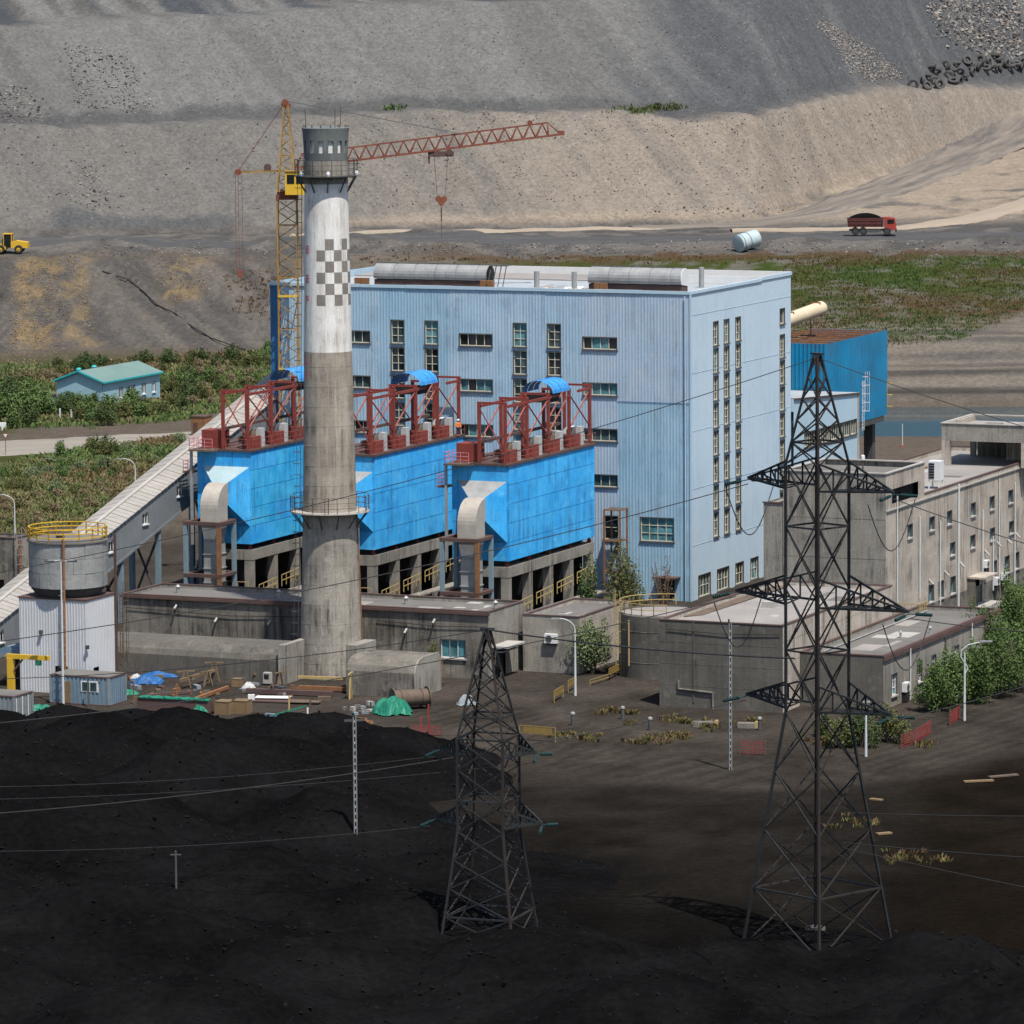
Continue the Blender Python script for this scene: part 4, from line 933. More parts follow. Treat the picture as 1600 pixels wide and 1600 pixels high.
# painted checks
def patch(m, a0, a1, z0, z1, dr=.008, n=3):
    for i in range(n):
        b0 = a0+(a1-a0)*i/n; b1 = a0+(a1-a0)*(i+1)/n; q = []
        for a, z in ((b0, z0), (b1, z0), (b1, z1), (b0, z1)): q.append((CU+(rc(z)+dr)*math.cos(a), CV+(rc(z)+dr)*math.sin(a), z))
        m.poly(q)
facing = -math.pi/2+AZ    # direction from the axis towards the camera
da = 2*math.pi/16
for row in range(6):
    for k in range(0, 5):
        if (k+row) % 2: continue
        m = MB(); patch(m, facing-.44+k*da, facing-.44+(k+1)*da, 35.85+row*1.06, 35.85+(row+1)*1.06); m.build('painted_check', 'check_grey', ch)
# faded red characters down the left side
strokes = [((0, 0), (1, 0)), ((0, .3), (1, .3)), ((.5, -.1), (.5, .8)), ((0, .8), (.45, .45)), ((.55, .45), (1, .8)), ((.1, .6), (.9, .6)), ((.15, -.1), (.15, .5))]
for gi, (zc, hh, sd) in enumerate(((41.2, .95, 1), (38.4, .95, 2), (36.4, .95, 3), (30.6, 1.0, 4), (29.3, 1.0, 5))):
    rr = random.Random(sd); m = MB(); ac = facing-1.02; wd = .30
    for (x0, y0), (x1, y1) in rr.sample(strokes, 5):
        a0, a1 = ac+(x0-.5)*wd, ac+(x1-.5)*wd; za, zb = zc+(y0-.4)*hh, zc+(y1-.4)*hh
        if abs(a1-a0) < .02: a1 = a0+.07
        if abs(zb-za) < .05: zb = za+.2
        for i in range(4):
            t0, t1 = i/4, (i+1)/4; patch(m, a0+(a1-a0)*t0, a0+(a1-a0)*t1 if abs(x1-x0) > .01 else a1, min(za+(zb-za)*t0, za+(zb-za)*t1) if abs(y1-y0) > .01 else za, max(za+(zb-za)*t0, za+(zb-za)*t1) if abs(y1-y0) > .01 else zb, .012, 1)
    m.build('painted_character', 'paint_pink', ch)
def platform(z, R, h, nb, mat, slab):
    r0 = rc(z); m = MB(); N = 32
    m.lathe((CU, CV, z), [(r0+.02, 0), (R, 0), (R, .1), (r0+.02, .1)], N, False, False)
    o = m.build('platform', slab, ch)
    m = MB(); pts = [(CU+(R-.05)*math.cos(2*math.pi*k/20), CV+(R-.05)*math.sin(2*math.pi*k/20), z+.1) for k in range(20)]
    m.rail(pts, h, .022, 1.0, 3, True); m.build('railing', mat, o)
    for k in range(nb):
        m = MB(); a = 2*math.pi*(k+.3)/nb; ca, sa = math.cos(a), math.sin(a); rz = rc(z-1.5)
        m.bar((CU+rz*ca, CV+rz*sa, z-1.5), (CU+R*.97*ca, CV+R*.97*sa, z-.03), .1); m.bar((CU+r0*ca, CV+r0*sa, z-.06), (CU+R*.97*ca, CV+R*.97*sa, z-.06), .12)
        m.build('bracket', 'steel_dark', o)
    return o
platform(48.1, 3.05, 1.5, 10, 'steel_dark', 'steel_dark'); platform(15.95, 3.85, 1.5, 12, 'drum', 'cap_grey')
for k, a in enumerate((facing-.9, facing+.1, facing+1.5)): MB().lathe((CU+2.9*math.cos(a), CV+2.9*math.sin(a), 48.2), [(.16, 0), (.2, .2), (.12, .45), (0.02, .5)], 10).build('warning_lamp', 'tank_cyan' if k == 0 else 'white', ch)
for a in (facing-1.3, facing, facing+1.25): MB().bar((CU+3.7*math.cos(a), CV+3.7*math.sin(a), 16), (CU+3.7*math.cos(a), CV+3.7*math.sin(a), 17.6), .06).build('lamp_stand', 'steel_dark', ch)
# caged ladder up the left side
m = MB(); la = facing-1.52; z = .5
ca, sa = math.cos(la), math.sin(la); tx, ty = -sa, ca
for s in (-.25, .25): m.pipe([(CU+(rc(z)+.25)*ca+tx*s, CV+(rc(z)+.25)*sa+ty*s, z) for z in (0, 12, 24, 36, 49)], .03, 5)
for z in np.arange(.5, 49, .5): r = rc(z)+.25; m.bar((CU+r*ca+tx*-.25, CV+r*sa+ty*-.25, z), (CU+r*ca+tx*.25, CV+r*sa+ty*.25, z), .035)
lo_ = m.build('ladder', 'steel_dark', ch)
m = MB()
for z in np.arange(3, 49, 1.1):
    r = rc(z); pr = [(CU+(r+.25+.7*math.sin(t))*ca+tx*.38*math.cos(t), CV+(r+.25+.7*math.sin(t))*sa+ty*.38*math.cos(t), z) for t in [math.pi*i/5 for i in range(6)]]
    for i in range(5): m.bar(pr[i], pr[i+1], .035)
for i in (1, 4):
    t = math.pi*i/5; m.pipe([(CU+(rc(z)+.25+.7*math.sin(t))*ca+tx*.38*math.cos(t), CV+(rc(z)+.25+.7*math.sin(t))*sa+ty*.38*math.cos(t), z) for z in (3, 18, 33, 48.5)], .02, 4)
m.build('ladder_cage', 'steel_dark', lo_)
MB().pipe([(CU+rc(z)*math.cos(facing+1.45)*1.02, CV+rc(z)*math.sin(facing+1.45)*1.02, z) for z in (0, 8, 15.8)], .07, 6).build('downpipe', 'rust', ch)

# ================================================================== tower crane
cw = W(-45.8, -3.2); tc = thing('tower_crane', 'slender yellow tower crane with long red lattice jib behind the chimney', 'tower crane', cw, 0)
def lattice(m, p0, p1, w0, w1, n, ch_w, br_w, up=(0, 1, 0), zig=True):
    p0 = Vector(p0); p1 = Vector(p1); d = (p1-p0).normalized(); a = d.cross(Vector(up)).normalized(); b = a.cross(d).normalized(); L = []
    for k in range(n+1):
        t = k/n; c = p0.lerp(p1, t); w_ = w0+(w1-w0)*t
        L.append([c+(a*sx+b*sy)*w_/2 for sx, sy in ((-1, -1), (1, -1), (1, 1), (-1, 1))])
    for j in range(4): m.bar(L[0][j], L[n][j], ch_w)
    for k in range(n):
        for j in range(4):
            q = (j+1) % 4
            if (k+j) % 2: m.bar(L[k][j], L[k+1][q], br_w)
            else: m.bar(L[k][q], L[k+1][j], br_w)
            if k % 4 == 0: m.bar(L[k][j], L[k][q], br_w)
    return m
lattice(MB(), (0, 0, 0), (0, 0, 42.5), 2.1, 2.1, 30, .17, .09).build('mast', 'crane_yellow', tc)
MB().box(-1.2, 1.2, -1.2, 1.2, 42.5, 43.0).lathe((0, 0, 43), [(1.1, 0), (1.1, .35), (.9, .5)], 20).build('slewing_ring', 'crane_red', tc)
lattice(MB(), (0, 0, 43.4), (0, 0, 53.0), 2.1, .35, 10, .15, .09).build('apex_tower', 'crane_yellow', tc)
MB().tube((-.1, -.3, 53.0), (-.1, .3, 53.0), .38, 14).box(-.5, .5, -.25, .25, 52.5, 52.9).build('apex_sheave', 'crane_red', tc)
cab = MB().extr([(-.1, 43.1), (2.1, 43.1), (2.5, 44.0), (2.4, 45.6), (-.1, 45.6)], 'y', -2.6, -1.0).build('cab', 'yellow', tc)
MB().box(1.1, 2.28, -2.63, -2.6, 44.3, 45.3).build('cab_window', 'glass_dark', cab); MB().box(-.2, 2.5, -2.7, -.9, 45.6, 45.7).build('cab_roof', 'crane_yellow', cab)
MB().box(.1, .9, -2.63, -2.6, 44.3, 45.3).build('cab_window', 'glass_dark', cab)
m = MB(); m.bar((0, -.5, 45.6), (-5.4, -.5, 45.5), .16); m.bar((0, .5, 45.6), (-5.4, .5, 45.5), .16)
for k in range(6): m.bar((-k*1.0, -.5, 45.6), (-k*1.0-.5, .5, 45.6), .08)
m.bar((-1.8, 0, 45.8), (-2.4, 0, 46.3), .3); m.build('counter_jib', 'crane_yellow', tc)
MB().tube((-5.3, -.7, 45.5), (-5.3, .7, 45.5), .36, 10).build('counter_sheave_block', 'crane_red', tc)
MB().tube((-2.1, -.5, 46.0), (-2.1, .5, 46.0), .4, 10).box(-2.5, -1.7, -.55, .55, 45.62, 45.75).build('winch', 'trim', tc)
jib0, jib1 = Vector((1.0, 0, 45.9)), Vector((29.9, 4, 49.2))
m = MB(); n = 21; jd = (jib1-jib0); wj = .95; hj = 1.45
lat = Vector((-jd.y, jd.x, 0)).normalized()*wj/2; upj = Vector((0, 0, hj))
m.bar(jib0-lat, jib1-lat, .17); m.bar(jib0+lat, jib1+lat, .17); m.bar(jib0+upj+jd*.02, jib0+upj+jd*.95, .17)
for k in range(n):
    a, b, c = jib0+jd*(k/n), jib0+jd*((k+1)/n), jib0+jd*((k+.5)/n)+upj
    if k == n-1: c = jib0+jd*.95+upj
    for s in (-1, 1): m.bar(a+lat*s, c, .085); m.bar(c, b+lat*s, .085)
    m.bar(a-lat, b+lat, .06)
m.build('jib', 'crane_red', tc)
MB().tube((26.5, .3, 50.6), (26.5, .6, 50.6), .3, 12).box(29.6, 30.3, 3.5, 4.3, 49.1, 49.6).build('jib_tip_sheave', 'crane_red', tc)
m = MB()
for s in (-.2, .2): m.tube((0, s, 53.2), (jib0+jd*.62+upj+Vector((0, s, 0))), .035, 5)
m.build('pendant', 'steel_dark', tc)
m = MB()
for s in (-.5, -.2, .2, .5): m.tube((0, s, 53.2), (-5.3, s, 45.6), .03, 5)
m.build('back_pendant', 'crane_red', tc)
tr = jib0+jd*.545
MB().box(tr.x-1.4, tr.x+1.4, tr.y-.6, tr.y+.6, tr.z-.75, tr.z-.2).tube((tr.x-.4, tr.y-.7, tr.z-.45), (tr.x-.4, tr.y+.7, tr.z-.45), .38, 12).tube((tr.x+.9, tr.y-.7, tr.z-.3), (tr.x+.9, tr.y+.7, tr.z-.3), .34, 12).box(tr.x-1.4, tr.x-1.2, tr.y-.5, tr.y+.5, tr.z-1.5, tr.z-.7).build('trolley', 'trim', tc)
hk = MB(); hz_ = tr.z-5.4
for s in (-.42, .42): hk.tube((tr.x+s*.75, tr.y-.15, hz_), (tr.x+s*.75, tr.y+.15, hz_), .34, 14)
hk.extr([(tr.x-.55, hz_-.1), (tr.x+.55, hz_-.1), (tr.x+.1, hz_-.8), (tr.x-.1, hz_-.8)], 'y', tr.y-.13, tr.y+.13); hk.build('hook_block', 'crane_red', tc)
m = MB()
for s in (-.75, .75): m.tube((tr.x+s*1.0, tr.y, tr.z-.6), (tr.x+s*.55, tr.y, hz_), .025, 5)
m.tube((tr.x, tr.y, hz_-.9), (tr.x, tr.y, hz_-2.4), .07, 6); m.tube((tr.x, tr.y, hz_-2.4), (tr.x, tr.y, hz_-4.2), .03, 5); m.build('hoist_rope', 'trim', tc)
m = MB()
for x in (-5.6, -5.3, -4.9): m.tube((x, -.3+(x+5.3)*.5, 45.3), (x, -.3+(x+5.3)*.5, 34.8), .025, 5)
m.build('counterweight_rope', 'crane_red', tc)
MB().box(-5.5, -4.95, -.4, .1, 34.0, 34.8).build('counterweight', 'crane_red', tc)
m = MB()
for z in (8, 16, 24, 32): m.bar((-1.05, 0, z), (-1.05, 3.1, z), .12); m.bar((1.05, 0, z), (1.05, 3.1, z), .12); m.bar((-1.1, -1.1, z), (1.1, -1.1, z), .22)
m.build('wall_tie', 'yellow', tc)

# ================================================================== conveyor gallery
cg = thingP('conveyor_gallery', 'long sloping conveyor gallery with pale ribbed roof climbing to the boiler house', 'conveyor', -51, -30)
gz = lambda v: 20.45+.268*v
va, vb = -74, 7.0; u0, u1 = -53.0, -49.0
def roofslab(a, b, k):
    uc = (u0+u1)/2; e = .02*(k % 2); m = MB()
    for (x0, z0_), (x1, z1_) in (((u0-.2, 0), (uc, .55)), ((uc, .55), (u1+.2, 0))):
        m.hexa([(x0, a, gz(a)+z0_+e), (x1, a, gz(a)+z1_+e), (x1, b, gz(b)+z1_+e), (x0, b, gz(b)+z0_+e), (x0, a, gz(a)+z0_+e+.08), (x1, a, gz(a)+z1_+e+.08), (x1, b, gz(b)+z1_+e+.08), (x0, b, gz(b)+z0_+e+.08)])
    return m
NS = 104
for k in range(NS):
    a = va+(vb-va)*k/NS; roofslab(a+.05, a+(vb-va)/NS-.03, k).build('roof_sheet', 'roof_sheet', cg)
uc = (u0+u1)/2
MB().hexa([(uc-.22, va, gz(va)+.62), (uc+.22, va, gz(va)+.62), (uc+.22, vb, gz(vb)+.62), (uc-.22, vb, gz(vb)+.62), (uc-.22, va, gz(va)+.72), (uc+.22, va, gz(va)+.72), (uc+.22, vb, gz(vb)+.72), (uc-.22, vb, gz(vb)+.72)]).build('ridge_cap', 'cap_grey', cg)
gw = MB(); H_ = 3.75
ops = [(v, v+1.2) for v in (-63.5, -55.5, -47.7, -39.9, -32.2, -24.3, -16.2, -8.5)]
vs_ = sorted([va, vb]+[x for o in ops for x in o])
for i in range(len(vs_)-1):
    a, b = vs_[i], vs_[i+1]
    isop = any(abs(a-o[0]) < 1e-6 for o in ops)
    for lo, hi in ((-H_, -2.15), (-1.0, 0)) if isop else ((-H_, 0),):
        gw.poly([(u1, a, gz(a)+lo), (u1, b, gz(b)+lo), (u1, b, gz(b)+hi), (u1, a, gz(a)+hi)])
gw.build('side_wall', 'gallery_wall', cg)
MB().hexa([(u0, va, gz(va)-H_), (u1-.35, va, gz(va)-H_), (u1-.35, vb, gz(vb)-H_), (u0, vb, gz(vb)-H_), (u0, va, gz(va)-.05), (u1-.35, va, gz(va)-.05), (u1-.35, vb, gz(vb)-.05), (u0, vb, gz(vb)-.05)]).build('core', 'steel_dark', cg)
MB().hexa([(u0, va, gz(va)-H_-.25), (u1+.05, va, gz(va)-H_-.25), (u1+.05, vb, gz(vb)-H_-.25), (u0, vb, gz(vb)-H_-.25), (u0, va, gz(va)-H_), (u1+.05, va, gz(va)-H_), (u1+.05, vb, gz(vb)-H_), (u0, vb, gz(vb)-H_)]).build('floor_truss', 'gallery_wall', cg)
for o in ops: window(cg, 'v', o[0]+.02, o[1]-.02, gz(o[0]+.6)-2.1, gz(o[0]+.6)-1.05, u1, 2, 1, 'white', 'glass_dark', 'white', .06, .06)
for v in (-42, -36.5, -28, -14, -2):
    for u in (u0+.5, u1-.4): MB().box(u-.25, u+.25, v-.25, v+.25, 0, gz(v)-H_-.2).build('trestle_leg', 'steel_blue', cg)
    if gz(v) > 9:
        MB().bar((u0+.5, v, 1), (u1-.4, v, gz(v)-H_-1), .2).build('trestle_brace', 'steel_dark', cg); MB().bar((u1-.4, v, 1.2), (u0+.5, v, gz(v)-H_-.8), .2).build('trestle_brace', 'steel_dark', cg)

# ================================================================== silo on its house
sl_ = thingP('ash_silo', 'squat grey metal silo with yellow top railing on a white ribbed base', 'silo', -32.8, -79)
su, sv_, sr = -32.6, -78.9, 3.72
MB().sheet('u', -36.3, -29.15, 0, 8.9, -81.9, [(-32.5, -31.2, 0, 2.6)], .3, .04).build('base_front', 'white_ribbed', sl_)
MB().sheet('v', -81.9, -76.3, 0, 8.9, -29.15, [(-80.6, -79.6, 0.6, 2.4)], .3, .04).build('base_side', 'white_ribbed', sl_)
MB().box(-36.25, -29.4, -81.6, -76.3, 0, 8.6).build('core', 'black', sl_)
MB().box(-36.4, -29.05, -82.0, -76.2, 8.9, 9.05).build('base_cap', 'trim', sl_)
MB().lathe((su, sv_, 0), [(2.9, 9.0), (3.5, 9.7), (3.6, 9.95)], 40).build('silo_cone', 'steel_dark', sl_, True)
zr = [9.95, 11.35, 12.75, 14.2]
for k in range(3):
    for j in range(10):
        a0, a1 = 2*math.pi*(j+.5*k)/10, 2*math.pi*(j+.5*k+1)/10; m = MB(); rr = sr+rnd.uniform(-.03, .02)
        for i in range(5):
            b0, b1 = a0+.004+(a1-a0-.008)*i/5, a0+.004+(a1-a0-.008)*(i+1)/5
            g0, g1 = sr, sr
            m.poly([(su+rr*math.cos(b0), sv_+rr*math.sin(b0), zr[k]+.01), (su+rr*math.cos(b1), sv_+rr*math.sin(b1), zr[k]+.01), (su+rr*math.cos(b1), sv_+rr*math.sin(b1), zr[k+1]-.01), (su+rr*math.cos(b0), sv_+rr*math.sin(b0), zr[k+1]-.01)])
        m.build('shell_plate', 'silo_metal', sl_, True)
MB().lathe((su, sv_, 0), [(sr-.06, 9.95), (sr-.06, 14.2)], 40).build('silo_liner', 'steel_dark', sl_, True)
MB().lathe((su, sv_, 0), [(sr+.12, 14.2), (sr+.12, 14.35), (1.0, 14.75), (.2, 14.8)], 40).build('silo_roof', 'roof_felt', sl_, True)
pts = [(su+(sr)*math.cos(2*math.pi*k/16), sv_+(sr)*math.sin(2*math.pi*k/16), 14.35) for k in range(16)]
m = MB(); m.rail(pts, 1.2, .045, 2, 3, True); m.build('railing', 'yellow', sl_)
MB().lathe((su+.1, sv_-1.6, 14.45), [(.4, 0), (.4, .35), (.45, .4)], 14).build('roof_hatch', 'trim', sl_, True)
MB().pipe([(su+.9, sv_-2.6, 14.6), (su+1.6, sv_-3.75, 14.6), (su+1.6, sv_-3.78, 14.2), (su+1.6, sv_-3.9, 1.0)], .12, 8).build('feed_pipe', 'rust', sl_, True)
MB().bar((-29.0, -76.2, 0), (-29.0, -76.2, 14.6), .2).build('corner_post', 'trim', sl_); MB().box(-32.5, -31.2, -81.75, -81.65, 0, 2.6).build('door', 'trim', sl_)
ladder(sl_, -28.6, -75.9, 0, 9, .5, 'v', 'drum')
for x, z in ((-33.9, 5.6), (-28.95, 4.4)): MB().box(x-.12, x+.12, -82.3, -81.95, z, z+.35).build('flood_lamp', 'steel_dark', sl_)

# ================================================================== plain concrete buildings
def block(t, u0, u1, v0, v1, z0, z1, wall, side=None, roof='roof_felt', par=.35, cap='trim', wf=(), wr=(), capw=.28):
    """walls with openings, inner core, roof sheet and parapet; wf/wr openings on front/right"""
    MB().sheet('u', u0, u1, z0, z1, v0, wf).build('front_wall', wall, t)
    MB().sheet('v', v0, v1, z0, z1, u1, wr).build('side_wall', side or wall, t)  # sides get a paler concrete, their stronger sun put into the colour
    MB().poly([(u1, v1, z0), (u0, v1, z0), (u0, v1, z1), (u1, v1, z1)]).poly([(u0, v1, z0), (u0, v0, z0), (u0, v0, z1), (u0, v1, z1)]).build('rear_walls', wall, t)
    MB().box(u0+.5, u1-.5, v0+.5, v1-.3, z0, z1-par-.1).build('core', 'black', t)
    MB().box(u0+.02, u1-.02, v0+.02, v1-.02, z1-par-.08, z1-par).build('roof', roof, t)
    m = MB(); c = capw
    m.box(u0-.06, u1+.06, v0-.06, v0+c, z1, z1+.09); m.box(u0-.06, u1+.06, v1-c, v1+.06, z1, z1+.09); m.box(u0-.055, u0+c, v0+c, v1-c, z1-.002, z1+.088); m.box(u1-c, u1+.055, v0+c, v1-c, z1-.002, z1+.088)
    m.build('parapet_cap', 'cap_grey' if cap != 'trim' else 'trim', t)
    m = MB(); m.box(u0+.02, u1-.02, v0+.03, v0+c-.04, z1-par, z1-.003); m.box(u0+.02, u1-.02, v1-c+.04, v1-.03, z1-par, z1-.003); m.box(u0+.03, u0+c-.04, v0+c, v1-c, z1-par, z1-.004); m.box(u1-c+.04, u1-.03, v0+c, v1-c, z1-par, z1-.004)
    m.build('parapet', side or wall, t)
# pump house strip in front of the filters
ph = thingP('pump_house', 'long low stained concrete pump house behind the chimney foot', 'building', -18, -55)
wf = [(-36.2, -33.4, 1.5, 2.35), (-30.7, -27.9, 1.4, 2.25), (-2.6, .0, 1.9, 3.7)]; wr = [(-58.6, -55.6, 0, 2.9)]
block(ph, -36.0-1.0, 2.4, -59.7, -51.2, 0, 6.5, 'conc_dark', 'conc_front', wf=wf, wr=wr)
for o in wf[:2]: MB().box(o[0], o[1], -59.45, -59.35, o[2], o[3]).build('louvre', 'black', ph)
MB().box(-37.1, -33.2, -60.2, -59.7, 2.35, 2.5).build('window_hood', 'cap_grey', ph)
window(ph, 'u', *wf[2], -59.7, 3, 1, 'white', 'glass_teal', 'cap_grey')
MB().box(2.1, 2.2, -58.6, -55.6, 0, 2.9).build('door', 'black', ph); MB().box(2.4, 4.2, -59.2, -55.0, 3.0, 3.2).build('door_canopy', 'cap_grey', ph); MB().box(2.4, 3.6, -58.9, -55.3, 2.55, 2.65).build('door_awning', 'galv', ph)
for u, z in ((-26.6, 4.6), (-20.8, 4.6), (-6.2, 4.5), (-31.0, 5.7), (-3.2, 5.6)):
    MB().tube((u, -59.7, z), (u, -60.25, z-.35), .11, 8).build('waterspout', 'cap_grey', ph)
for k in range(7):
    u = -34+k*5.4; MB().box(u, u+.06, -59.715, -59.70, 0, 6.4).build('wall_joint', 'conc_dimmed', ph)
MB().box(-37.2, 2.6, -59.95, -59.76, 6.2, 6.46).build('eave_band', 'trim', ph)
ax = thingP('switch_house', 'small flat concrete hut beside the pump house', 'building', 6, -47)
wr = []
block(ax, 3.2, 9.1, -53.2, -40.4, 0, 5.5, 'conc_front', 'conc_light')
acu = thingP('air_conditioner', 'white air conditioner unit on the small concrete hut wall', 'air conditioner', 6.0, -53.4)
MB().box(5.6, 6.9, -53.65, -53.22, 2.9, 3.8).build('casing', 'white', acu); MB().tube((6.1, -53.7, 3.35), (6.1, -53.64, 3.35), .33, 14).build('fan_grille', 'steel_dark', acu); MB().box(5.7, 6.8, -53.6, -53.25, 2.75, 2.88).build('bracket', 'black', acu)
# flue tunnels either side of the chimney
f1 = thingP('flue_tunnel', 'long concrete flue tunnel with rounded top left of the chimney', 'flue', -24, -67)
pf = lambda v0, v1, h: [(v0, 0), (v1, 0), (v1, h-.5), (v1-.6, h), (v0+1.9, h), (v0+.9, h-.22), (v0+.25, h-.75), (v0, h-1.3)]
for k in range(6): MB().extr(pf(-69.0, -63.6, 3.45), 'x', -35.0+k*3.3+.03, -35.0+k*3.3+3.3).build('tunnel_section', 'conc_dimmed', f1)
MB().box(-15.3, -14.6, -69.3, -63.4, 0, 3.75).build('end_rib', 'conc_front', f1)
f2 = thingP('flue_stub', 'short concrete flue stub with chamfered top right of the chimney', 'flue', -3, -70.5)
MB().extr(pf(-73.0, -67.2, 3.6), 'x', -6.4, .6).build('tunnel_section', 'conc_dark', f2); MB().extr(pf(-73.1, -67.1, 3.68), 'x', .6, .75).build('end_rib', 'conc_front', f2)
MB().box(-7.6, -6.42, -70.5, -66.2, 0, 4.3).build('connector', 'conc_front', f2)
# left edge hall
lh = thingP('left_hall', 'grey concrete hall cut off by the left edge', 'building', -62, -44)
block(lh, -70, -55.6, -47.8, -44.4, 0, 9.9, 'conc_dark', 'conc_front', wf=[(-58.2, -56.9, 4.2, 5.6)])
MB().box(-58.2, -56.9, -47.5, -47.4, 4.2, 5.6).build('window', 'glass_dark', lh); ladder(lh, -55.1, -47.6, 0, 10.0, .7, 'u', 'galv')
MB().tube((-54.9, -47.9, 0), (-54.9, -47.9, 9.8), .2, 8).build('riser_pipe', 'rust', lh)
lt = thingP('loading_shed', 'small blue roofed shed behind the yellow jib crane', 'shed', -39, -79)
MB().box(-40.2, -36.9, -80.5, -76, 3.2, 3.4).build('roof', 'cont_blue', lt); MB().extr([(-40.2, 3.4), (-36.9, 3.4), (-38.5, 4.0)], 'y', -80.5, -76).build('roof_ridge', 'cont_blue', lt)
for u in (-40, -37.1): MB().box(u-.1, u+.1, -80.4, -80.2, 0, 3.2).build('post', 'rust', lt)
MB().box(-40.1, -37, -76.3, -76.1, 0, 3.2).build('rear_wall', 'black', lt)
# round tank
tk = thingP('water_tank', 'round concrete water tank with yellow railing and ladder', 'tank', 16.5, -49.6)
tu, tv, tr_ = 16.6, -50.0, 4.35
MB().lathe((tu, tv, 0), [(tr_, 0), (tr_, 6.0), (tr_-.15, 6.15), (tr_-.15, 5.95)], 40, True, False).build('shell', 'conc_dimmed', tk, True)
MB().lathe((tu, tv, 5.95), [(tr_-.12, 0), (2.0, .25), (.1, .3)], 40, False).build('lid', 'roof_pale', tk, True)
for z in (1.5, 3.0, 4.5): MB().lathe((tu, tv, z), [(tr_+.005, 0), (tr_+.03, .03), (tr_+.005, .06)], 40, False, False).build('band', 'conc_dark', tk)
m = MB(); m.rail([(tu+(tr_-.1)*math.cos(t), tv+(tr_-.1)*math.sin(t), 6.1) for t in [rad(95)+k*rad(200)/12 for k in range(13)]], 1.1, .035, 1.2, 2); m.build('railing', 'yellow_pale', tk)
a = rad(218); lx, ly = tu+(tr_+.2)*math.cos(a), tv+(tr_+.2)*math.sin(a); ladder(tk, lx, ly, 0, 7.2, .5, 'u', 'yellow_pale')
MB().tube((tu+tr_*math.cos(rad(243))*1.03, tv+tr_*math.sin(rad(243))*1.03, 1.2), (tu+tr_*math.cos(rad(243))*1.03, tv+tr_*math.sin(rad(243))*1.03, 5.6), .08, 8).build('level_pipe', 'yellow_pale', tk)
# workshop and wing
ws = thingP('workshop', 'plain dark concrete workshop with pale flat roof in the right foreground', 'building', 30, -54)
block(ws, 23.7, 35.8, -69.1, -38.5, 0, 8.0, 'conc_dimmed', 'conc_light', 'roof_pale', .4)
MB().box(27.0, 27.14, -69.16, -69.1, .5, 8).build('wall_joint', 'conc_dimmed', ws)
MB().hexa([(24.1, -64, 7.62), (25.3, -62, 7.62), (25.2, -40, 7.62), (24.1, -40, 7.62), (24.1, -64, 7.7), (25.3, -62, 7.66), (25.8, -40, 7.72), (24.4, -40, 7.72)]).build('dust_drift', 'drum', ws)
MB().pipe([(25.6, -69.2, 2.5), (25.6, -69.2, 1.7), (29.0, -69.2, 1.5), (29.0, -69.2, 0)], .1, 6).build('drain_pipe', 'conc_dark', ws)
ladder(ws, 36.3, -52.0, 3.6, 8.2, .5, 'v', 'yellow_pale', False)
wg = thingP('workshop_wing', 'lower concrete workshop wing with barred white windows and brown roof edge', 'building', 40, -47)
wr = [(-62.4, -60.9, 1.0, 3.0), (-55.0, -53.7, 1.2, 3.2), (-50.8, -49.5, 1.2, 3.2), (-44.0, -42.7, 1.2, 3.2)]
block(wg, 35.85, 43.95, -64.6, -29.9, 0, 5.0, 'conc_dimmed', 'conc_front', wr=wr)
for o in wr: window(wg, 'v', *o, 43.95, 2, 3, 'white', 'glass', 'cap_grey')
for v in (-57.4, -47.0, -39, -33): MB().tube((44.1, v, 0), (44.1, v, 4.8), .08, 8).build('downpipe', 'pole_white' if v != -47 else 'steel_dark', wg)
MB().box(43.98, 44.12, -64.7, -29.8, 4.55, 4.98).build('eave_band', 'trim', wg)
for u, v in ((40.6, -50), (42.2, -46)): MB().lathe((u, v, 4.65), [(.1, 0), (.1, .5), (.2, .5), (.12, .7)], 10).build('vent_pipe', 'galv', wg, True)
acu = thingP('air_conditioner', 'air conditioner unit low on the workshop wing wall', 'air conditioner', 44.3, -58.8)
MB().box(44.0, 44.45, -59.6, -58.5, 1.0, 1.85).build('casing', 'white', acu); MB().tube((44.45, -59.1, 1.42), (44.5, -59.1, 1.42), .3, 12).build('fan_grille', 'steel_dark', acu); MB().box(44.02, 44.4, -59.5, -58.6, .1, .95).build('shelf', 'black', acu)

# ------------------------------------------------------------------ office block at the right edge
ob = thingP('office_block', 'weathered concrete office block with deep set windows along the right edge', 'building', 24, 5)
row3 = [(v-.78, v+.72, 9.9, 11.25) for v in (-16.0, -9.0, -3.3, 4.6, 11.1, 17.6, 24)]
row2 = [(v-.78, v+.78, 6.55, 7.85) for v in (-2.3, 4.5, 11.2, 17.9, 24)]
row1 = [(v-.8, v+.8, 2.5, 4.25) for v in (-9.2, -6.0, -2.1, 12.0, 16.4, 19.8, 24)]
dr = (3.4, 6.9, .1, 3.4)
wr = row1+row2+row3+[dr]
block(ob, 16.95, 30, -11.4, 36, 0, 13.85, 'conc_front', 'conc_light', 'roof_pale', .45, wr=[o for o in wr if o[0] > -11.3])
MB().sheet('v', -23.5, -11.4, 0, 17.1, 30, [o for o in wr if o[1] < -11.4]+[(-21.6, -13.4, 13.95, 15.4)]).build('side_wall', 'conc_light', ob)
MB().sheet('u', 19.1, 30, 0, 17.1, -23.5).build('front_wall', 'conc_front', ob); MB().sheet('u', 16.95, 19.1, 0, 13.75, -23.4).build('front_wall', 'conc_front', ob)  # fronts darker than the side wall, weaker light painted into the concrete
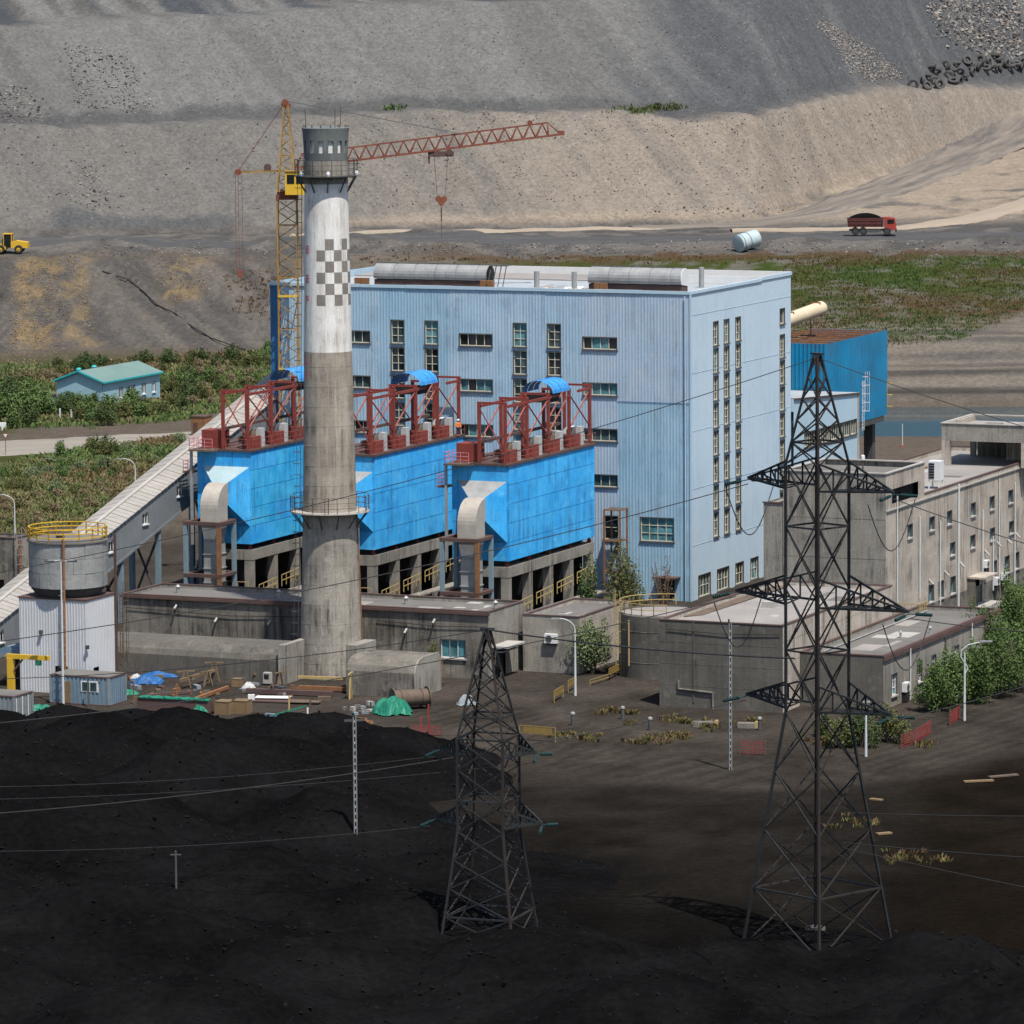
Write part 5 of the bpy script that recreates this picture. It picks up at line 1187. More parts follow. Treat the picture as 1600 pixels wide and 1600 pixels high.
MB().poly([(30, -11.4, 13.4), (19.1, -11.4, 13.4), (19.1, -11.4, 17.1), (30, -11.4, 17.1)]).poly([(19.1, -11.4, 0), (19.1, -23.5, 0), (19.1, -23.5, 17.1), (19.1, -11.4, 17.1)]).poly([(16.95, -11.4, 0), (16.95, -23.4, 0), (16.95, -23.4, 13.75), (16.95, -11.4, 13.75)]).build('rear_walls', 'conc_front', ob)
MB().box(17.0, 19.05, -23.3, -11.45, 13.5, 13.6).build('roof', 'roof_pale', ob); MB().box(16.85, 19.1, -23.5, -23.2, 13.75, 13.88).build('parapet_cap', 'trim', ob)
MB().box(19.2, 29.9, -23.4, -11.5, 16.45, 16.55).build('roof', 'roof_felt', ob)
m = MB(); m.box(19.0, 30.1, -23.6, -23.2, 17.1, 17.22); m.box(19.0, 30.1, -11.7, -11.3, 17.1, 17.22); m.box(19.0, 19.4, -23.2, -11.7, 17.1, 17.21); m.box(29.7, 30.1, -23.2, -11.7, 17.1, 17.21); m.build('parapet_cap', 'cap_grey', ob)
m = MB(); m.box(19.05, 30-.02, -23.45, -23.2, 16.5, 17.09); m.box(29.75, 29.98, -23.2, -11.7, 16.5, 17.09); m.box(19.12, 19.35, -23.2, -11.7, 16.5, 17.09); m.build('parapet', 'conc_front', ob)
MB().box(19.5, 29.4, -23.0, -11.9, 0, 16.3).build('core', 'black', ob)
MB().box(29.3, 29.4, -21.6, -13.4, 13.95, 15.4).build('recess_back', 'roof_felt', ob)
for o in wr[:-1]: window(ob, 'v', *o, 30, 2, 1, 'steel_blue', 'glass_teal', 'cap_grey', .3)
MB().box(29.5, 29.6, dr[0], dr[1], dr[2], dr[3]).build('door', 'glass_dark', ob)
MB().box(30.02, 31.9, 2.6, 7.4, 3.45, 3.65).build('door_canopy', 'conc_light', ob); MB().box(30.02, 30.9, 2.7, 2.9, 0, 3.44).build('porch_wall', 'conc_dark', ob); MB().box(30.02, 32.0, 2.7, 8.5, 0, .5).build('door_step', 'cap_grey', ob)
for v, z1, z0 in ((-20.3, 14.6, 3.8), (-13.2, 11.8, 3.4), (-6.6, 10.6, .6), (-.6, 13.8, .3), (7.6, 10.2, .4), (13.3, 13.0, 2), (11.2, 7.0, 1.2), (18.8, 12.0, 1)):
    MB().tube((30.13, v, z0), (30.13, v, z1), .13 if v > -1 and v < 0 else .085, 8).build('downpipe', 'pole_white', ob)
for v, z in ((-9.9, 4.9), (-4.9, 5.2), (.2, 5.5), (8.6, 5.8), (12.8, 6.2), (16.5, 6.1), (19.5, 6.4)):
    MB().tube((30, v, z), (30.5, v, z-.5), .12, 8).build('waterspout', 'cap_grey', ob)
MB().box(30.004, 30.02, -11.5, 30, 0, 2.3).build('plinth_band', 'conc_dark', ob)
MB().box(30.01, 30.15, -23.4, 36, 13.3, 13.45).build('eave_band', 'cap_grey', ob)
pv_ = thingP('roof_pavilion', 'open concrete pavilion with dark interior on the office roof', 'pavilion', 27, 25)
a, b, c, d = 21.3, 38, 20.3, 30.8
MB().box(a, b, c, c+.5, 16.1, 17.95).build('fascia', 'conc_front', pv_); MB().box(a, a+.5, c+.5, d, 16.1, 17.94).build('side_beam', 'conc_light', pv_)
MB().box(a+.5, b, c+.5, d, 17.2, 17.35).build('roof', 'roof_pale', pv_)
for u in (a, 30.3, 37): MB().box(u, u+.95, c, c+.5, 13.4, 16.1).build('column', 'conc_light', pv_)
for u in (a, 26, 30.3): MB().box(u, u+.6, d-.5, d, 13.4, 17.2).build('column', 'conc_front', pv_)
MB().box(a+.8, b, d-.4, d-.1, 13.4, 17.1).build('rear_wall', 'conc_dark', pv_)
for u in (26.2, 29.2, 32.5): MB().box(u, u+1.7, d-2.8, d-2.6, 13.4, 15.2).build('partition', 'conc_light', pv_)
m = MB(); m.box(a-.1, b, c-.1, c+.3, 17.95, 18.06); m.box(a-.1, a+.3, c+.3, d, 17.95, 18.05); m.box(a-.1, b, d-.3, d+.1, 17.95, 18.06); m.build('parapet_cap', 'cap_grey', pv_)
for u in (24.5, 28.3): MB().box(u, u+1.8, 25, 26.6, 17.36, 17.6).build('skylight', 'roof_felt', pv_)
au = thingP('rooftop_condenser', 'tall white condenser unit on legs on the office roof', 'condenser', 28, -2)
MB().box(27.4, 28.7, -2.6, -1.2, 14.3, 16.3).build('casing', 'white', au)
for k in range(6): MB().box(27.5, 28.1, -2.65, -2.6, 14.5+k*.28, 14.7+k*.28).build('grille_slat', 'black', au)
for u, v in ((27.5, -2.5), (28.6, -2.5), (28.6, -1.3), (27.5, -1.3)): MB().bar((u, v, 13.4), (u, v, 14.3), .12).build('leg', 'white', au)
for v, z, lb in ((8.3, 4.0, 'small white air conditioner above the office porch'), (11.9, 1.7, 'white air conditioner beside the bushes on the office wall'), (14.6, 1.9, 'second white air conditioner nearer the right edge on the office wall')):
    acu = thingP('air_conditioner', lb, 'air conditioner', 30.3, v)
    MB().box(30.05, 30.5, v-.5, v+.5, z, z+.8).build('casing', 'white', acu); MB().tube((30.5, v, z+.4), (30.55, v, z+.4), .28, 12).build('fan_grille', 'steel_dark', acu); MB().box(30.06, 30.45, v-.45, v+.45, z-.7, z-.02).build('bracket', 'black', acu)
vm = thingP('roof_vent', 'small white capped roof vent on the front office roof', 'vent', 26, -19)
MB().tube((26, -19, 16.5), (26, -19, 17.9), .09, 8).build('pipe', 'trim', vm); MB().lathe((26, -19, 17.9), [(.12, 0), (.22, .1), (.22, .5), (.05, .6)], 10).build('cowl', 'white', vm, True)
# felt patches, cables and conduits that break up the flat roofs and plain walls
def patches(t, u0, u1, v0, v1, z, n, mats=('roof_felt', 'roof_pale', 'cap_grey')):
    for k in range(n):
        a = rnd.uniform(.6, 2.6); b = rnd.uniform(.8, 4.0); u = rnd.uniform(u0+.5, max(u0+.6, u1-a-.5)); v = rnd.uniform(v0+.6, max(v0+.7, v1-b-.6)); h = .006+.004*k
        MB().hexa([(u, v, z), (u+a, v+rnd.uniform(-.1, .1), z), (u+a, v+b, z), (u+rnd.uniform(-.1, .1), v+b, z), (u, v, z+h), (u+a, v, z+h), (u+a, v+b, z+h), (u, v+b, z+h)]).build('roof_patch', mats[k % len(mats)], t)
patches(ph, -36, 2, -59, -52, 6.15, 9); patches(ax, 3.4, 8.9, -53, -41, 5.15, 4); patches(ws, 25.8, 35.4, -68, -40, 7.6, 8); patches(wg, 36.2, 43.4, -64, -31, 4.65, 8); patches(ob, 19.5, 29, -9, 18, 13.4, 7)
for z in (2.0, 4.0, 6.0): MB().box(23.72, 35.78, -69.115, -69.1, z, z+.025).build('form_joint', 'conc_dark', ws); MB().box(35.801, 35.815, -69, -38.6, z+.5, z+.525).build('form_joint', 'conc_front', ws)
for z in (4.5, 8.5, 12.5): MB().box(19.12, 29.98, -23.515, -23.5, z, z+.03).build('form_joint', 'conc_dark', ob)
for v in (-18.2, -11.5, -5.0, 1.4, 8.9, 15.2): MB().box(30.001, 30.016, v, v+.03, 2.4, 13.2).build('form_joint', 'conc_front', ob)
for u in np.arange(-33, 2, 3.3): MB().box(u, u+.03, -59.716, -59.70, .1, 6.15).build('form_joint', 'conc_dimmed', ph)
MB().pipe([(24.5, -69.2, 7.2), (30, -69.22, 7.0), (35.6, -69.2, 7.2)], .035, 5).build('cable', 'cable_black', ws)
MB().pipe([(-36.5, -59.82, 5.2), (-25, -59.84, 4.9), (-16.5, -59.82, 5.2)], .035, 5).build('cable', 'cable_black', ph); MB().pipe([(-9.3, -59.82, 5.2), (-3, -59.84, 4.95), (2.2, -59.82, 5.1)], .035, 5).build('cable', 'cable_black', ph)
for u in (-33.5, -22.4, -8.6, .9): MB().lathe((u, -54.5, 6.15), [(.16, 0), (.16, .55), (.28, .6), (.1, .8)], 10).build('roof_vent_pipe', 'galv', ph, True)
MB().box(-1.6, -.2, -56, -54.8, 6.15, 6.75).build('roof_hatch', 'cap_grey', ph); MB().box(28.5, 29.7, -55, -53.8, 7.6, 8.15).build('roof_hatch', 'cap_grey', ws); MB().box(22.5, 24.1, 4, 5.6, 13.4, 14.0).build('roof_hatch', 'cap_grey', ob)
MB().pipe([(21, -8, 13.6), (21, 19, 13.6)], .1, 6).build('roof_pipe', 'rust', ob); MB().pipe([(37.2, -62, 4.78), (37.2, -32, 4.78)], .07, 6).build('roof_pipe', 'galv', wg)
# ================================================================== pylons
def pylon(name, label, loc, rz, H, zf, base, body, ztop, arms, mats=('pylon', 'pylon_rust')):
    """H top, zf where the legs start to splay, ztop where the peak starts; arms: (z, left, right, rise)"""
    t = thing(name, label, 'pylon', loc, rz)
    def hw(z):
        return float(np.interp(z, [0, zf, ztop, H], [base/2, body/2, body/2, .16]))
    cs = ((-1, -1), (1, -1), (1, 1), (-1, 1))
    for i, (sx, sy) in enumerate(cs):
        m = MB(); zs = [0, zf, ztop, H]
        for a, b in zip(zs[:-1], zs[1:]): m.bar((sx*hw(a), sy*hw(a), a), (sx*hw(b), sy*hw(b), b), 0.16 if b <= ztop else .13)
        m.build('leg', mats[i % 2 if i in (1, 3) else 0], t)
        MB().box(sx*base/2-.5, sx*base/2+.5, sy*base/2-.5, sy*base/2+.5, -.2, .35).build('footing', 'conc_dark', t)
    zs = list(np.linspace(0, zf, 5))+list(np.linspace(zf, ztop, max(4, round((ztop-zf)/3.4))))[1:]+list(np.linspace(ztop, H, 6))[1:]
    for f in range(4):
        m = MB(); (ax, ay), (bx, by) = cs[f], cs[(f+1) % 4]
        for a, b in zip(zs[:-1], zs[1:]):
            A0 = Vector((ax*hw(a), ay*hw(a), a)); B0 = Vector((bx*hw(a), by*hw(a), a)); A1 = Vector((ax*hw(b), ay*hw(b), b)); B1 = Vector((bx*hw(b), by*hw(b), b))
            m.bar(A0, B1, .085); m.bar(B0, A1, .085)
            if a in (0, zf, ztop) or any(abs(a-r[0]) < 1.7 for r in arms): m.bar(A1, B1, .12)
        m.build('bracing', mats[f % 2], t)
    for z, L, Rr, rise in arms:
        for s, ln in ((-1, L), (1, Rr)):
            m = MB(); b = hw(z); tip = Vector((s*ln, 0, z+.25)); n = 5
            for sy in (-1, 1):
                lo = Vector((s*b, sy*b, z)); up = Vector((s*b, sy*hw(z+rise), z+rise)); m.bar(lo, tip, .15); m.bar(up, tip, .13)
                for k in range(1, n):
                    p = lo.lerp(tip, k/n); q = up.lerp(tip, k/n); m.bar(p, q, .09); m.bar(lo.lerp(tip, (k-1)/n), q, .09)
            for k in range(1, n):
                m.bar(Vector((s*b, -b, z)).lerp(tip, k/n), Vector((s*b, b, z)).lerp(tip, k/n), .08); m.bar(Vector((s*b, -b, z)).lerp(tip, (k-1)/n), Vector((s*b, b, z)).lerp(tip, k/n), .08)
            o = m.build('cross_arm', mats[0], t)
            i_ = MB()
            for sy in (-1, 1):
                d = Vector((s*.25, sy*1.0, -.12)).normalized(); p = tip+Vector((0, 0, -.15)); i_.tube(p, p+d*.6, .04, 6)
                for k in range(8): q = p+d*(.6+k*.17); i_.tube(q, q+d*.1, .12, 8)
            i_.build('insulator_string', 'insulator', o)
    MB().box(-.5, .5, -.18, .18, H, H+.12).build('peak_plate', mats[0], t)
    return t
PY = G(1277, 1478); PY.z = 0
pa = rad(-47)
py1 = pylon('lattice_pylon', 'tall dark lattice pylon with three pairs of arms in the right foreground', PY, pa, 41.6, 16.6, 7.4, 3.1, 34.0, [(32.3, 6.7, 7.2, 1.9), (24.2, 7.9, 8.6, 2.0), (16.9, 6.9, 7.0, 1.8)])
PY2 = G(765, 1470); PY2.z = 0
py2 = pylon('lattice_pylon', 'smaller lattice pylon with its narrow peak just above the yard centre', PY2, rad(-20), 22.2, 8.0, 5.4, 3.4, 14.6, [(13.4, 3.6, 3.6, 1.3), (8.4, 4.0, 4.0, 1.4)])
# ------------------------------------------------------------------ conductors
def wire(p, q, sag, r=.035, label='', n=30):
    m = MB(); p = Vector(p); q = Vector(q); pts = []
    if (q-p).length > 12:      # run on well past the picture edge towards the next pylon
        q = p+(q-p)*2.0; sag = sag*2; q.z += sag*2
    for k in range(n+1):
        t = k/n; c = p.lerp(q, t); c.z -= 4*sag*t*(1-t); pts.append(c-p)
    m.pipe(pts, r, 5); return m.solo('power_line', 'wire', label, 'power line', p, 0, 'overhead wires strung from the pylons')
def armtip(loc, rz, s, ln, z): return Vector((loc.x+s*ln*math.cos(rz), loc.y+s*ln*math.sin(rz), z-.2))
def at(px, py, d):
    r = ray(px, py); return Vector((0, 0, CAM_H))+r*(d/r.y)
for (z, L, Rr), (lx, ly, ld), (rx, ry, rd), nm in (((32.3, 6.7, 7.2), (-60, 1010, 355), (1680, 872, 330), 'upper'), ((24.2, 7.9, 8.6), (-60, 1135, 350), (1680, 992, 330), 'middle'), ((16.9, 6.9, 7.0), (-60, 1275, 350), (1680, 1048, 335), 'lower')):
    a = armtip(PY, pa, -1, L, z); wire(a, at(lx, ly, ld), 2.2, .035, 'wire sagging left from the %s left arm of the tall pylon' % nm)
    b = armtip(PY, pa, 1, Rr, z); wire(b, at(rx, ry, rd), .3, .035, 'wire leaving right from the %s right arm of the tall pylon' % nm)
wire(armtip(PY, pa, 0, 0, 41.6), at(-60, 905, 365), 2.5, .03, 'thin earth wire sagging left from the tall pylon peak')
wire(armtip(PY, pa, 0, 0, 41.6), at(1680, 690, 330), .4, .03, 'thin earth wire leaving right from the tall pylon peak')
p2 = Vector((PY2.x, PY2.y, 22.2)); wire(p2, at(990, 1012, 330), .15, .06, 'short thick jumper from the small pylon peak'); wire(p2, at(-60, 1062, 380), 1.5, .03, 'wire running left from the small pylon peak')
for s, ln, z, ly, nm in ((-1, 4.0, 13.2, 1230, 'upper left'), (1, 4.0, 13.2, 1250, 'upper right'), (-1, 4.4, 8.2, 1330, 'lower left')): wire(armtip(PY2, rad(-20), s, ln, z), at(-60, ly, 360), 1.0, .02, 'wire running left from the %s arm of the small pylon' % nm)
for y0, y1, nm in ((1245, 1330, 'higher'), (1330, 1400, 'middle'), (1345, 1460, 'lowest')): wire(armtip(PY, pa, 1, 2.5, 10-(y0-1245)/40), at(1700, y1-55, 320), .2, .03, 'dark wire crossing the brown ground at lower right, %s of three' % nm)
# jumpers looped below the arms
for z, L, Rr in ((32.3, 6.7, 7.2), (24.2, 7.9, 8.6)):
    m = MB()
    for s, ln in ((-1, L), (1, Rr)):
        pts = [Vector((s*(ln-.2), -2.4+4.8*k/14, z-.4-3.4*math.sin(math.pi*k/14))) for k in range(15)]; m = MB(); m.pipe(pts, .04, 5); m.build('jumper_loop', 'wire', py1)

# ================================================================== lamp masts, poles
def lampmast(label, loc, h, kind, rz=0, group=None):
    t = thing('street_lamp' if kind != 'mast' else 'lamp_mast', label, 'lamp', loc, rz, group)
    MB().tube((0, 0, 0), (0, 0, h), .13, 10, .07).build('pole', 'pole_white', t, True)
    if kind == 'curve':
        m = MB(); pts = [(1.5*(1-math.cos(a)), 0, h+1.1*math.sin(a)) for a in [math.pi/2*k/7 for k in range(8)]]; m.pipe([(-p[0], p[1], p[2]) for p in pts], .055, 6); m.build('arm', 'pole_white', t)
        MB().box(-2.2, -1.4, -.12, .12, h+1.04, h+1.16).build('lamp_head', 'galv', t)
    elif kind == 'hook':
        m = MB(); m.pipe([(0.0, 0, h-2), (.3, 0, h-1.4), (-.35, 0, h-.4), (-.3, 0, h+.2), (.3, 0, h+.7), (1.4, 0, h+.95)], .05, 6); m.build('arm', 'pole_white', t)
        MB().box(1.4, 2.5, -.12, .12, h+.95, h+1.08).build('lamp_head', 'galv', t)
    elif kind == 'mast':
        MB().bar((-1.2, 0, h), (1.2, 0, h), .1).build('arm', 'pole_white', t)
        for s in (-1, 1): MB().box(s*.55-.45+s*.5, s*.55+.45+s*.5, -.18, .18, h-.15, h+.02).build('lamp_head', 'steel_dark', t)
        m = MB()
        for k in range(26): m.bar((-.28 if k % 2 else 0, 0, 1.5+k*.42), (0 if k % 2 else .28, 0, 1.5+k*.42), .04)
        m.build('step_irons', 'galv', t)
    elif kind == 'plain':
        MB().box(-.35, .35, -.1, .1, h-.1, h+.05).build('lamp_head', 'galv', t)
    return t
lampmast('tall lamp mast with twin heads in front of the silo', G(99, 1103), 13.6, 'mast')
lampmast('curved street lamp beside the pump house bushes', G(899, 1087), 6.2, 'curve')
lampmast('curved street lamp by the large bushes at the right road', G(1507, 1126), 6.2, 'hook')
lampmast('curved street lamp at the far left above the field', G(24, 868), 6.0, 'curve')
lampmast('curved street lamp peeping over the conveyor roof', G(212, 792), 5.0, 'curve')
lampmast('bare thin lamp pole beside the dark bush under the tall pylon', G(1353, 1182), 4.8, 'plain')
def lattice_pole(label, loc, h):
    t = thing('concrete_pole', label, 'pole', loc, rad(12))
    for s in (-1, 1): MB().box(s*.1-.04, s*.1+.04, -.13, .13, 0, h).build('flange', 'pole_grey', t)
    for k in range(int(h/.55)): MB().box(-.06, .06, -.09, .09, .3+k*.55, .48+k*.55).build('web', 'galv', t)
    MB().box(-.8, .8, -.06, .06, h-.35, h-.2).build('crossbar', 'steel_dark', t); MB().tube((-.1, 0, h), (-.1, 0, h+.35), .08, 8).build('insulator_pin', 'insulator', t)
    return t
lattice_pole('pale slotted concrete pole in front of the workshop wall', G(1141, 1203), 12.6)
lattice_pole('pale slotted concrete pole rising from the coal heaps', G(556, 1345), 11.2)
dp = thing('timber_pole', 'thin dark pole at the lower left of the coal heaps', 'pole', G(276, 1440)); MB().tube((0, 0, 0), (0, 0, 5.2), .1, 8, .07).build('pole', 'steel_dark', dp, True); MB().bar((-.4, 0, 4.9), (.4, 0, 4.9), .07).build('crossbar', 'steel_dark', dp)
jc = thing('jib_crane', 'yellow pillar jib crane beside the white silo base', 'jib crane', G(18, 1090), -AZ)
MB().box(-.28, .28, -.28, .28, 0, 3.7).build('pillar', 'yellow', jc); MB().box(-.4, 4.1, -.16, .16, 3.72, 4.15).build('beam', 'yellow', jc); MB().bar((.2, 0, 2.4), (1.3, 0, 3.75), .14).build('brace', 'trim', jc)
MB().box(2.7, 3.2, -.15, .15, 3.2, 3.7).build('hoist', 'tarp_green', jc)

# ================================================================== vehicles
def wheel(par, x, y, r, wd, rim='steel_dark'):
    o = MB().lathe((0, 0, 0), [(r*.55, -wd/2), (r*.92, -wd/2), (r, -wd*.35), (r, wd*.35), (r*.92, wd/2), (r*.55, wd/2)], 20, False, False).build('wheel', 'tyre_black', par, True)
    o.location = (x, y, r); o.rotation_euler = (math.pi/2, 0, 0)
    q = MB().lathe((0, 0, 0), [(r*.56, -wd*.3), (r*.3, -wd*.35), (r*.12, -wd*.45), (r*.12, wd*.45), (r*.3, wd*.35), (r*.56, wd*.3)], 14).build('rim', rim, o, True)
    return o
tp = T(1362, 370)
tk_ = thing('dump_truck', 'red dump truck loaded with coal on the far haul road', 'truck', tp+Vector((0, 0, .38)), rad(-2))
for x in (-2.9, -1.5, 2.7):
    for y in (-1.05, 1.05): wheel(tk_, x, y, .66, .42)
MB().box(-4.0, 3.6, -.45, .45, .75, 1.05).build('chassis', 'steel_dark', tk_)
m = MB(); m.hexa([(-4.2, -1.25, 1.45), (2.0, -1.25, 1.4), (2.0, 1.25, 1.4), (-4.2, 1.25, 1.45), (-4.35, -1.3, 3.0), (2.05, -1.3, 3.05), (2.05, 1.3, 3.05), (-4.35, 1.3, 3.0)]); bed = m.build('dump_body', 'truck_bed', tk_)
for k in range(7): MB().box(-3.9+k*.95, -3.75+k*.95, -1.38, -1.3, 1.5, 2.95).build('body_rib', 'truck_bed', bed)
for z in (1.9, 2.5): MB().box(-4.2, 2.0, -1.35, -1.29, z, z+.08).build('body_rail', 'truck_bed', bed)
MB().box(1.95, 3.3, -1.2, 1.2, 3.0, 3.12).build('body_canopy', 'truck_red', bed)
m = MB(); n = 12
for i in range(n):
    for j in range(6):
        f = lambda a, b: (-4.2+6.1*a/n, -1.22+2.44*b/6, 2.9+1.0*math.sin(math.pi*a/n)**.7*math.sin(math.pi*b/6)**.6 if 0 < b < 6 and 0 < a < n else 2.9)
        m.poly([f(i, j), f(i+1, j), f(i+1, j+1), f(i, j+1)])
m.build('coal_load', 'coal', bed, True)
c_ = MB().extr([(2.3, .9), (4.25, .9), (4.3, 1.6), (4.2, 2.3), (4.05, 3.0), (2.3, 3.0)], 'y', -1.2, 1.2).build('cab', 'truck_red', tk_)
MB().box(2.75, 3.9, -1.23, -1.2, 2.0, 2.75).build('side_window', 'glass_dark', c_); MB().hexa([(4.24, -1.05, 2.05), (4.26, -1.05, 2.05), (4.26, 1.05, 2.05), (4.24, 1.05, 2.05), (4.07, -1.05, 2.85), (4.1, -1.05, 2.85), (4.1, 1.05, 2.85), (4.07, 1.05, 2.85)]).build('windscreen', 'glass_dark', c_)
MB().box(4.2, 4.45, -1.22, 1.22, .5, 1.1).build('bumper', 'steel_dark', c_); MB().box(2.2, 2.29, -1.1, 1.1, 1.0, 2.9).build('air_filter', 'galv', c_)
for y in (-.9, .9): MB().box(4.42, 4.48, y-.15, y+.15, .7, .9).build('headlight', 'white', c_)
MB().box(-1.0, 1.6, -1.15, -.6, .5, 1.0).build('fuel_tank', 'steel_dark', tk_)
lp = T(16, 396)
ld = thing('wheel_loader', 'yellow wheel loader at the far left edge of the plateau', 'loader', lp+Vector((0, 0, .1)), rad(175))
for x in (-1.7, 1.5):
    for y in (-1.1, 1.1): wheel(ld, x, y, .72, .5, 'yellow')
MB().extr([(-3.3, .9), (-.3, .9), (-.3, 2.0), (-1.2, 2.2), (-3.3, 1.9)], 'y', -.95, .95).build('engine_hood', 'yellow', ld)
c_ = MB().extr([(-.4, .95), (1.1, .95), (1.3, 2.2), (1.0, 3.3), (-.4, 3.3)], 'y', -.8, .8).build('cab', 'glass_dark', ld); MB().box(-.5, 1.15, -.9, .9, 3.3, 3.45).build('cab_roof', 'yellow', c_)
for x in (-.4, 1.0):
    for y in (-.83, .83): MB().bar((x, y, .95), (x, y, 3.3), .12).build('pillar', 'yellow', c_)
MB().box(.6, 2.6, -.9, .9, .6, 1.2).build('front_frame', 'yellow', ld)
for y in (-.55, .55): MB().bar((1.2, y, 1.6), (3.8, y, .9), .28).build('lift_arm', 'yellow', ld)
MB().extr([(3.6, .15), (5.0, .1), (4.9, .25), (4.0, .4), (3.8, 1.5), (3.6, 1.5)], 'y', -1.45, 1.45).build('bucket', 'yellow', ld)
tnk = T(1167, 392); ot = thing('overturned_tank', 'pale cyan cylindrical tank dumped beside the haul road', 'tank', tnk+Vector((0, 0, 1.7)), rad(38))
d0, d1 = Vector((-2.0, 0, -.35)), Vector((2.0, 0, .45))
MB().tube(d0, d1, 1.55, 26).build('shell', 'tank_cyan', ot, True)
for t in (.1, .45, .97): c_ = d0.lerp(d1, t); MB().tube(c_, c_+(d1-d0).normalized()*.1, 1.6, 26, cap=False).build('hoop', 'white' if t > .5 else 'trim', ot)
MB().tube(d0-(d1-d0).normalized()*.12, d0, 1.2, 24, 1.5).build('dished_end', 'tank_cyan', ot, True)
MB().bar((-1.5, -2.0, -1.6), (2.2, -1.6, -1.5), .2).build('skid', 'steel_dark', ot); MB().bar((-1.2, 1.5, -1.4), (2.2, 1.7, -1.2), .2).build('skid', 'steel_dark', ot)

# ------------------------------------------------------------------ tyre heap
tm = MB().lathe((0, 0, 0), [(.50, -.28), (.9, -.34), (1.02, -.22), (1.02, .22), (.9, .34), (.50, .28), (.52, 0), (.50, -.28)], 18, False, False).mesh('tyre', 'rubber', smooth=True)
tl = [(1428, 136), (1441, 130), (1452, 122), (1462, 114), (1455, 108), (1470, 128), (1482, 122), (1490, 130), (1478, 106), (1500, 116), (1495, 104), (1508, 122), (1516, 106), (1520, 116), (1510, 98), (1528, 108), (1532, 98), (1540, 110), (1545, 100), (1553, 108), (1560, 96), (1563, 110), (1571, 102), (1578, 108), (1586, 103), (1594, 108), (1599, 101), (1448, 138), (1468, 136), (1500, 130), (1458, 130), (1487, 113), (1555, 90), (1604, 108)]
for k, p in enumerate(tl):
    P = T(*p); o = bpy.data.objects.new('tyre', tm); COL.objects.link(o); s = rnd.uniform(.85, 1.2); o.scale = (s, s, s)
    o.location = P+Vector((rnd.uniform(-.2, .2), -.4, .55)); o.rotation_euler = (rnd.choice([rnd.uniform(-.5, .5), rnd.uniform(1.0, 1.7)]), rnd.uniform(-.4, .4), rnd.uniform(0, 6.28))
    tag(o, 'worn black truck tyre in the heap on the upper right bench', 'tyre', 'discarded tyres heaped on the bench')
# ------------------------------------------------------------------ hose down the embankment
hp = [T(*p) for p in [(160, 425), (200, 438), (225, 458), (245, 478), (275, 492), (300, 512), (330, 530), (365, 542), (400, 554)]]
hp = [p+Vector((0, -.1, .2)) for p in hp]
m = MB(); m.pipe([p-hp[0] for p in hp], .11, 7); m.solo('slurry_hose', 'cable_black', 'black hose lying across the grey left embankment', 'hose', hp[0])

# ================================================================== teal roofed house
hp0 = G(160, 640, .45); hu = ((hp0.x-OX)*CA-(hp0.y-OY)*SA); hv = ((hp0.x-OX)*SA+(hp0.y-OY)*CA)
hs = thingP('field_house', 'small pale blue house with teal gable roof in the left field', 'house', hu-4, hv+9)
x0, x1, y0, y1, z0, e_, rg = hu-7.8, hu, hv, hv+19, .0, 4.6, 6.1
wr = [(y0+a, y0+a+1.1, 1.7, 3.3) for a in (5.5, 9.5, 13.0, 16.3)]
MB().sheet('v', y0, y1, 0, e_, x1, wr).build('side_wall', 'teal_wall', hs)
MB().extr([(x0, 0), (x1, 0), (x1, e_), ((x0+x1)/2, rg), (x0, e_)], 'y', y0, y0+.2).build('gable_wall', 'teal_wall', hs)
MB().box(x0+.1, x1-.45, y0+.3, y1, 0, e_).build('core', 'teal_wall', hs)
xm = (x0+x1)/2
MB().hexa([(xm, y0-.4, rg), (x1+.4, y0-.4, e_-.1), (x1+.4, y1+.3, e_-.1), (xm, y1+.3, rg), (xm, y0-.4, rg+.15), (x1+.4, y0-.4, e_+.05), (x1+.4, y1+.3, e_+.05), (xm, y1+.3, rg+.15)]).build('roof_slope', 'teal_roof', hs)
MB().hexa([(x0-.4, y0-.4, e_-.1), (xm, y0-.4, rg), (xm, y1+.3, rg), (x0-.4, y1+.3, e_-.1), (x0-.4, y0-.4, e_+.05), (xm, y0-.4, rg+.15), (xm, y1+.3, rg+.15), (x0-.4, y1+.3, e_+.05)]).build('roof_slope', 'teal_roof', hs)
MB().bar((x0-.4, y0-.45, e_), (xm, y0-.45, rg+.1), .12, .25).bar((xm, y0-.45, rg+.1), (x1+.4, y0-.45, e_), .12, .25).build('verge_trim', 'teal_trim', hs); MB().box(x1+.38, x1+.5, y0-.4, y1+.3, e_-.2, e_+.06).build('gutter', 'teal_trim', hs)
for o in wr: window(hs, 'v', *o, x1, 2, 1, 'white', 'glass', 'white', .1, .14)
for y in (y0+4, y0+9): MB().lathe((xm-2.2, y, e_+.7), [(.35, 0), (.35, .7), (.45, .75), (.3, 1.0)], 12).build('roof_cowl', 'teal_trim', hs, True)
MB().box(x0-3.4, x0-.1, y0+2, y0+5, 0, 2.1).build('porch', 'white', hs); MB().box(x0-3.6, x0, y0+1.8, y0+5.2, 2.1, 2.25).build('porch_roof', 'trim', hs)

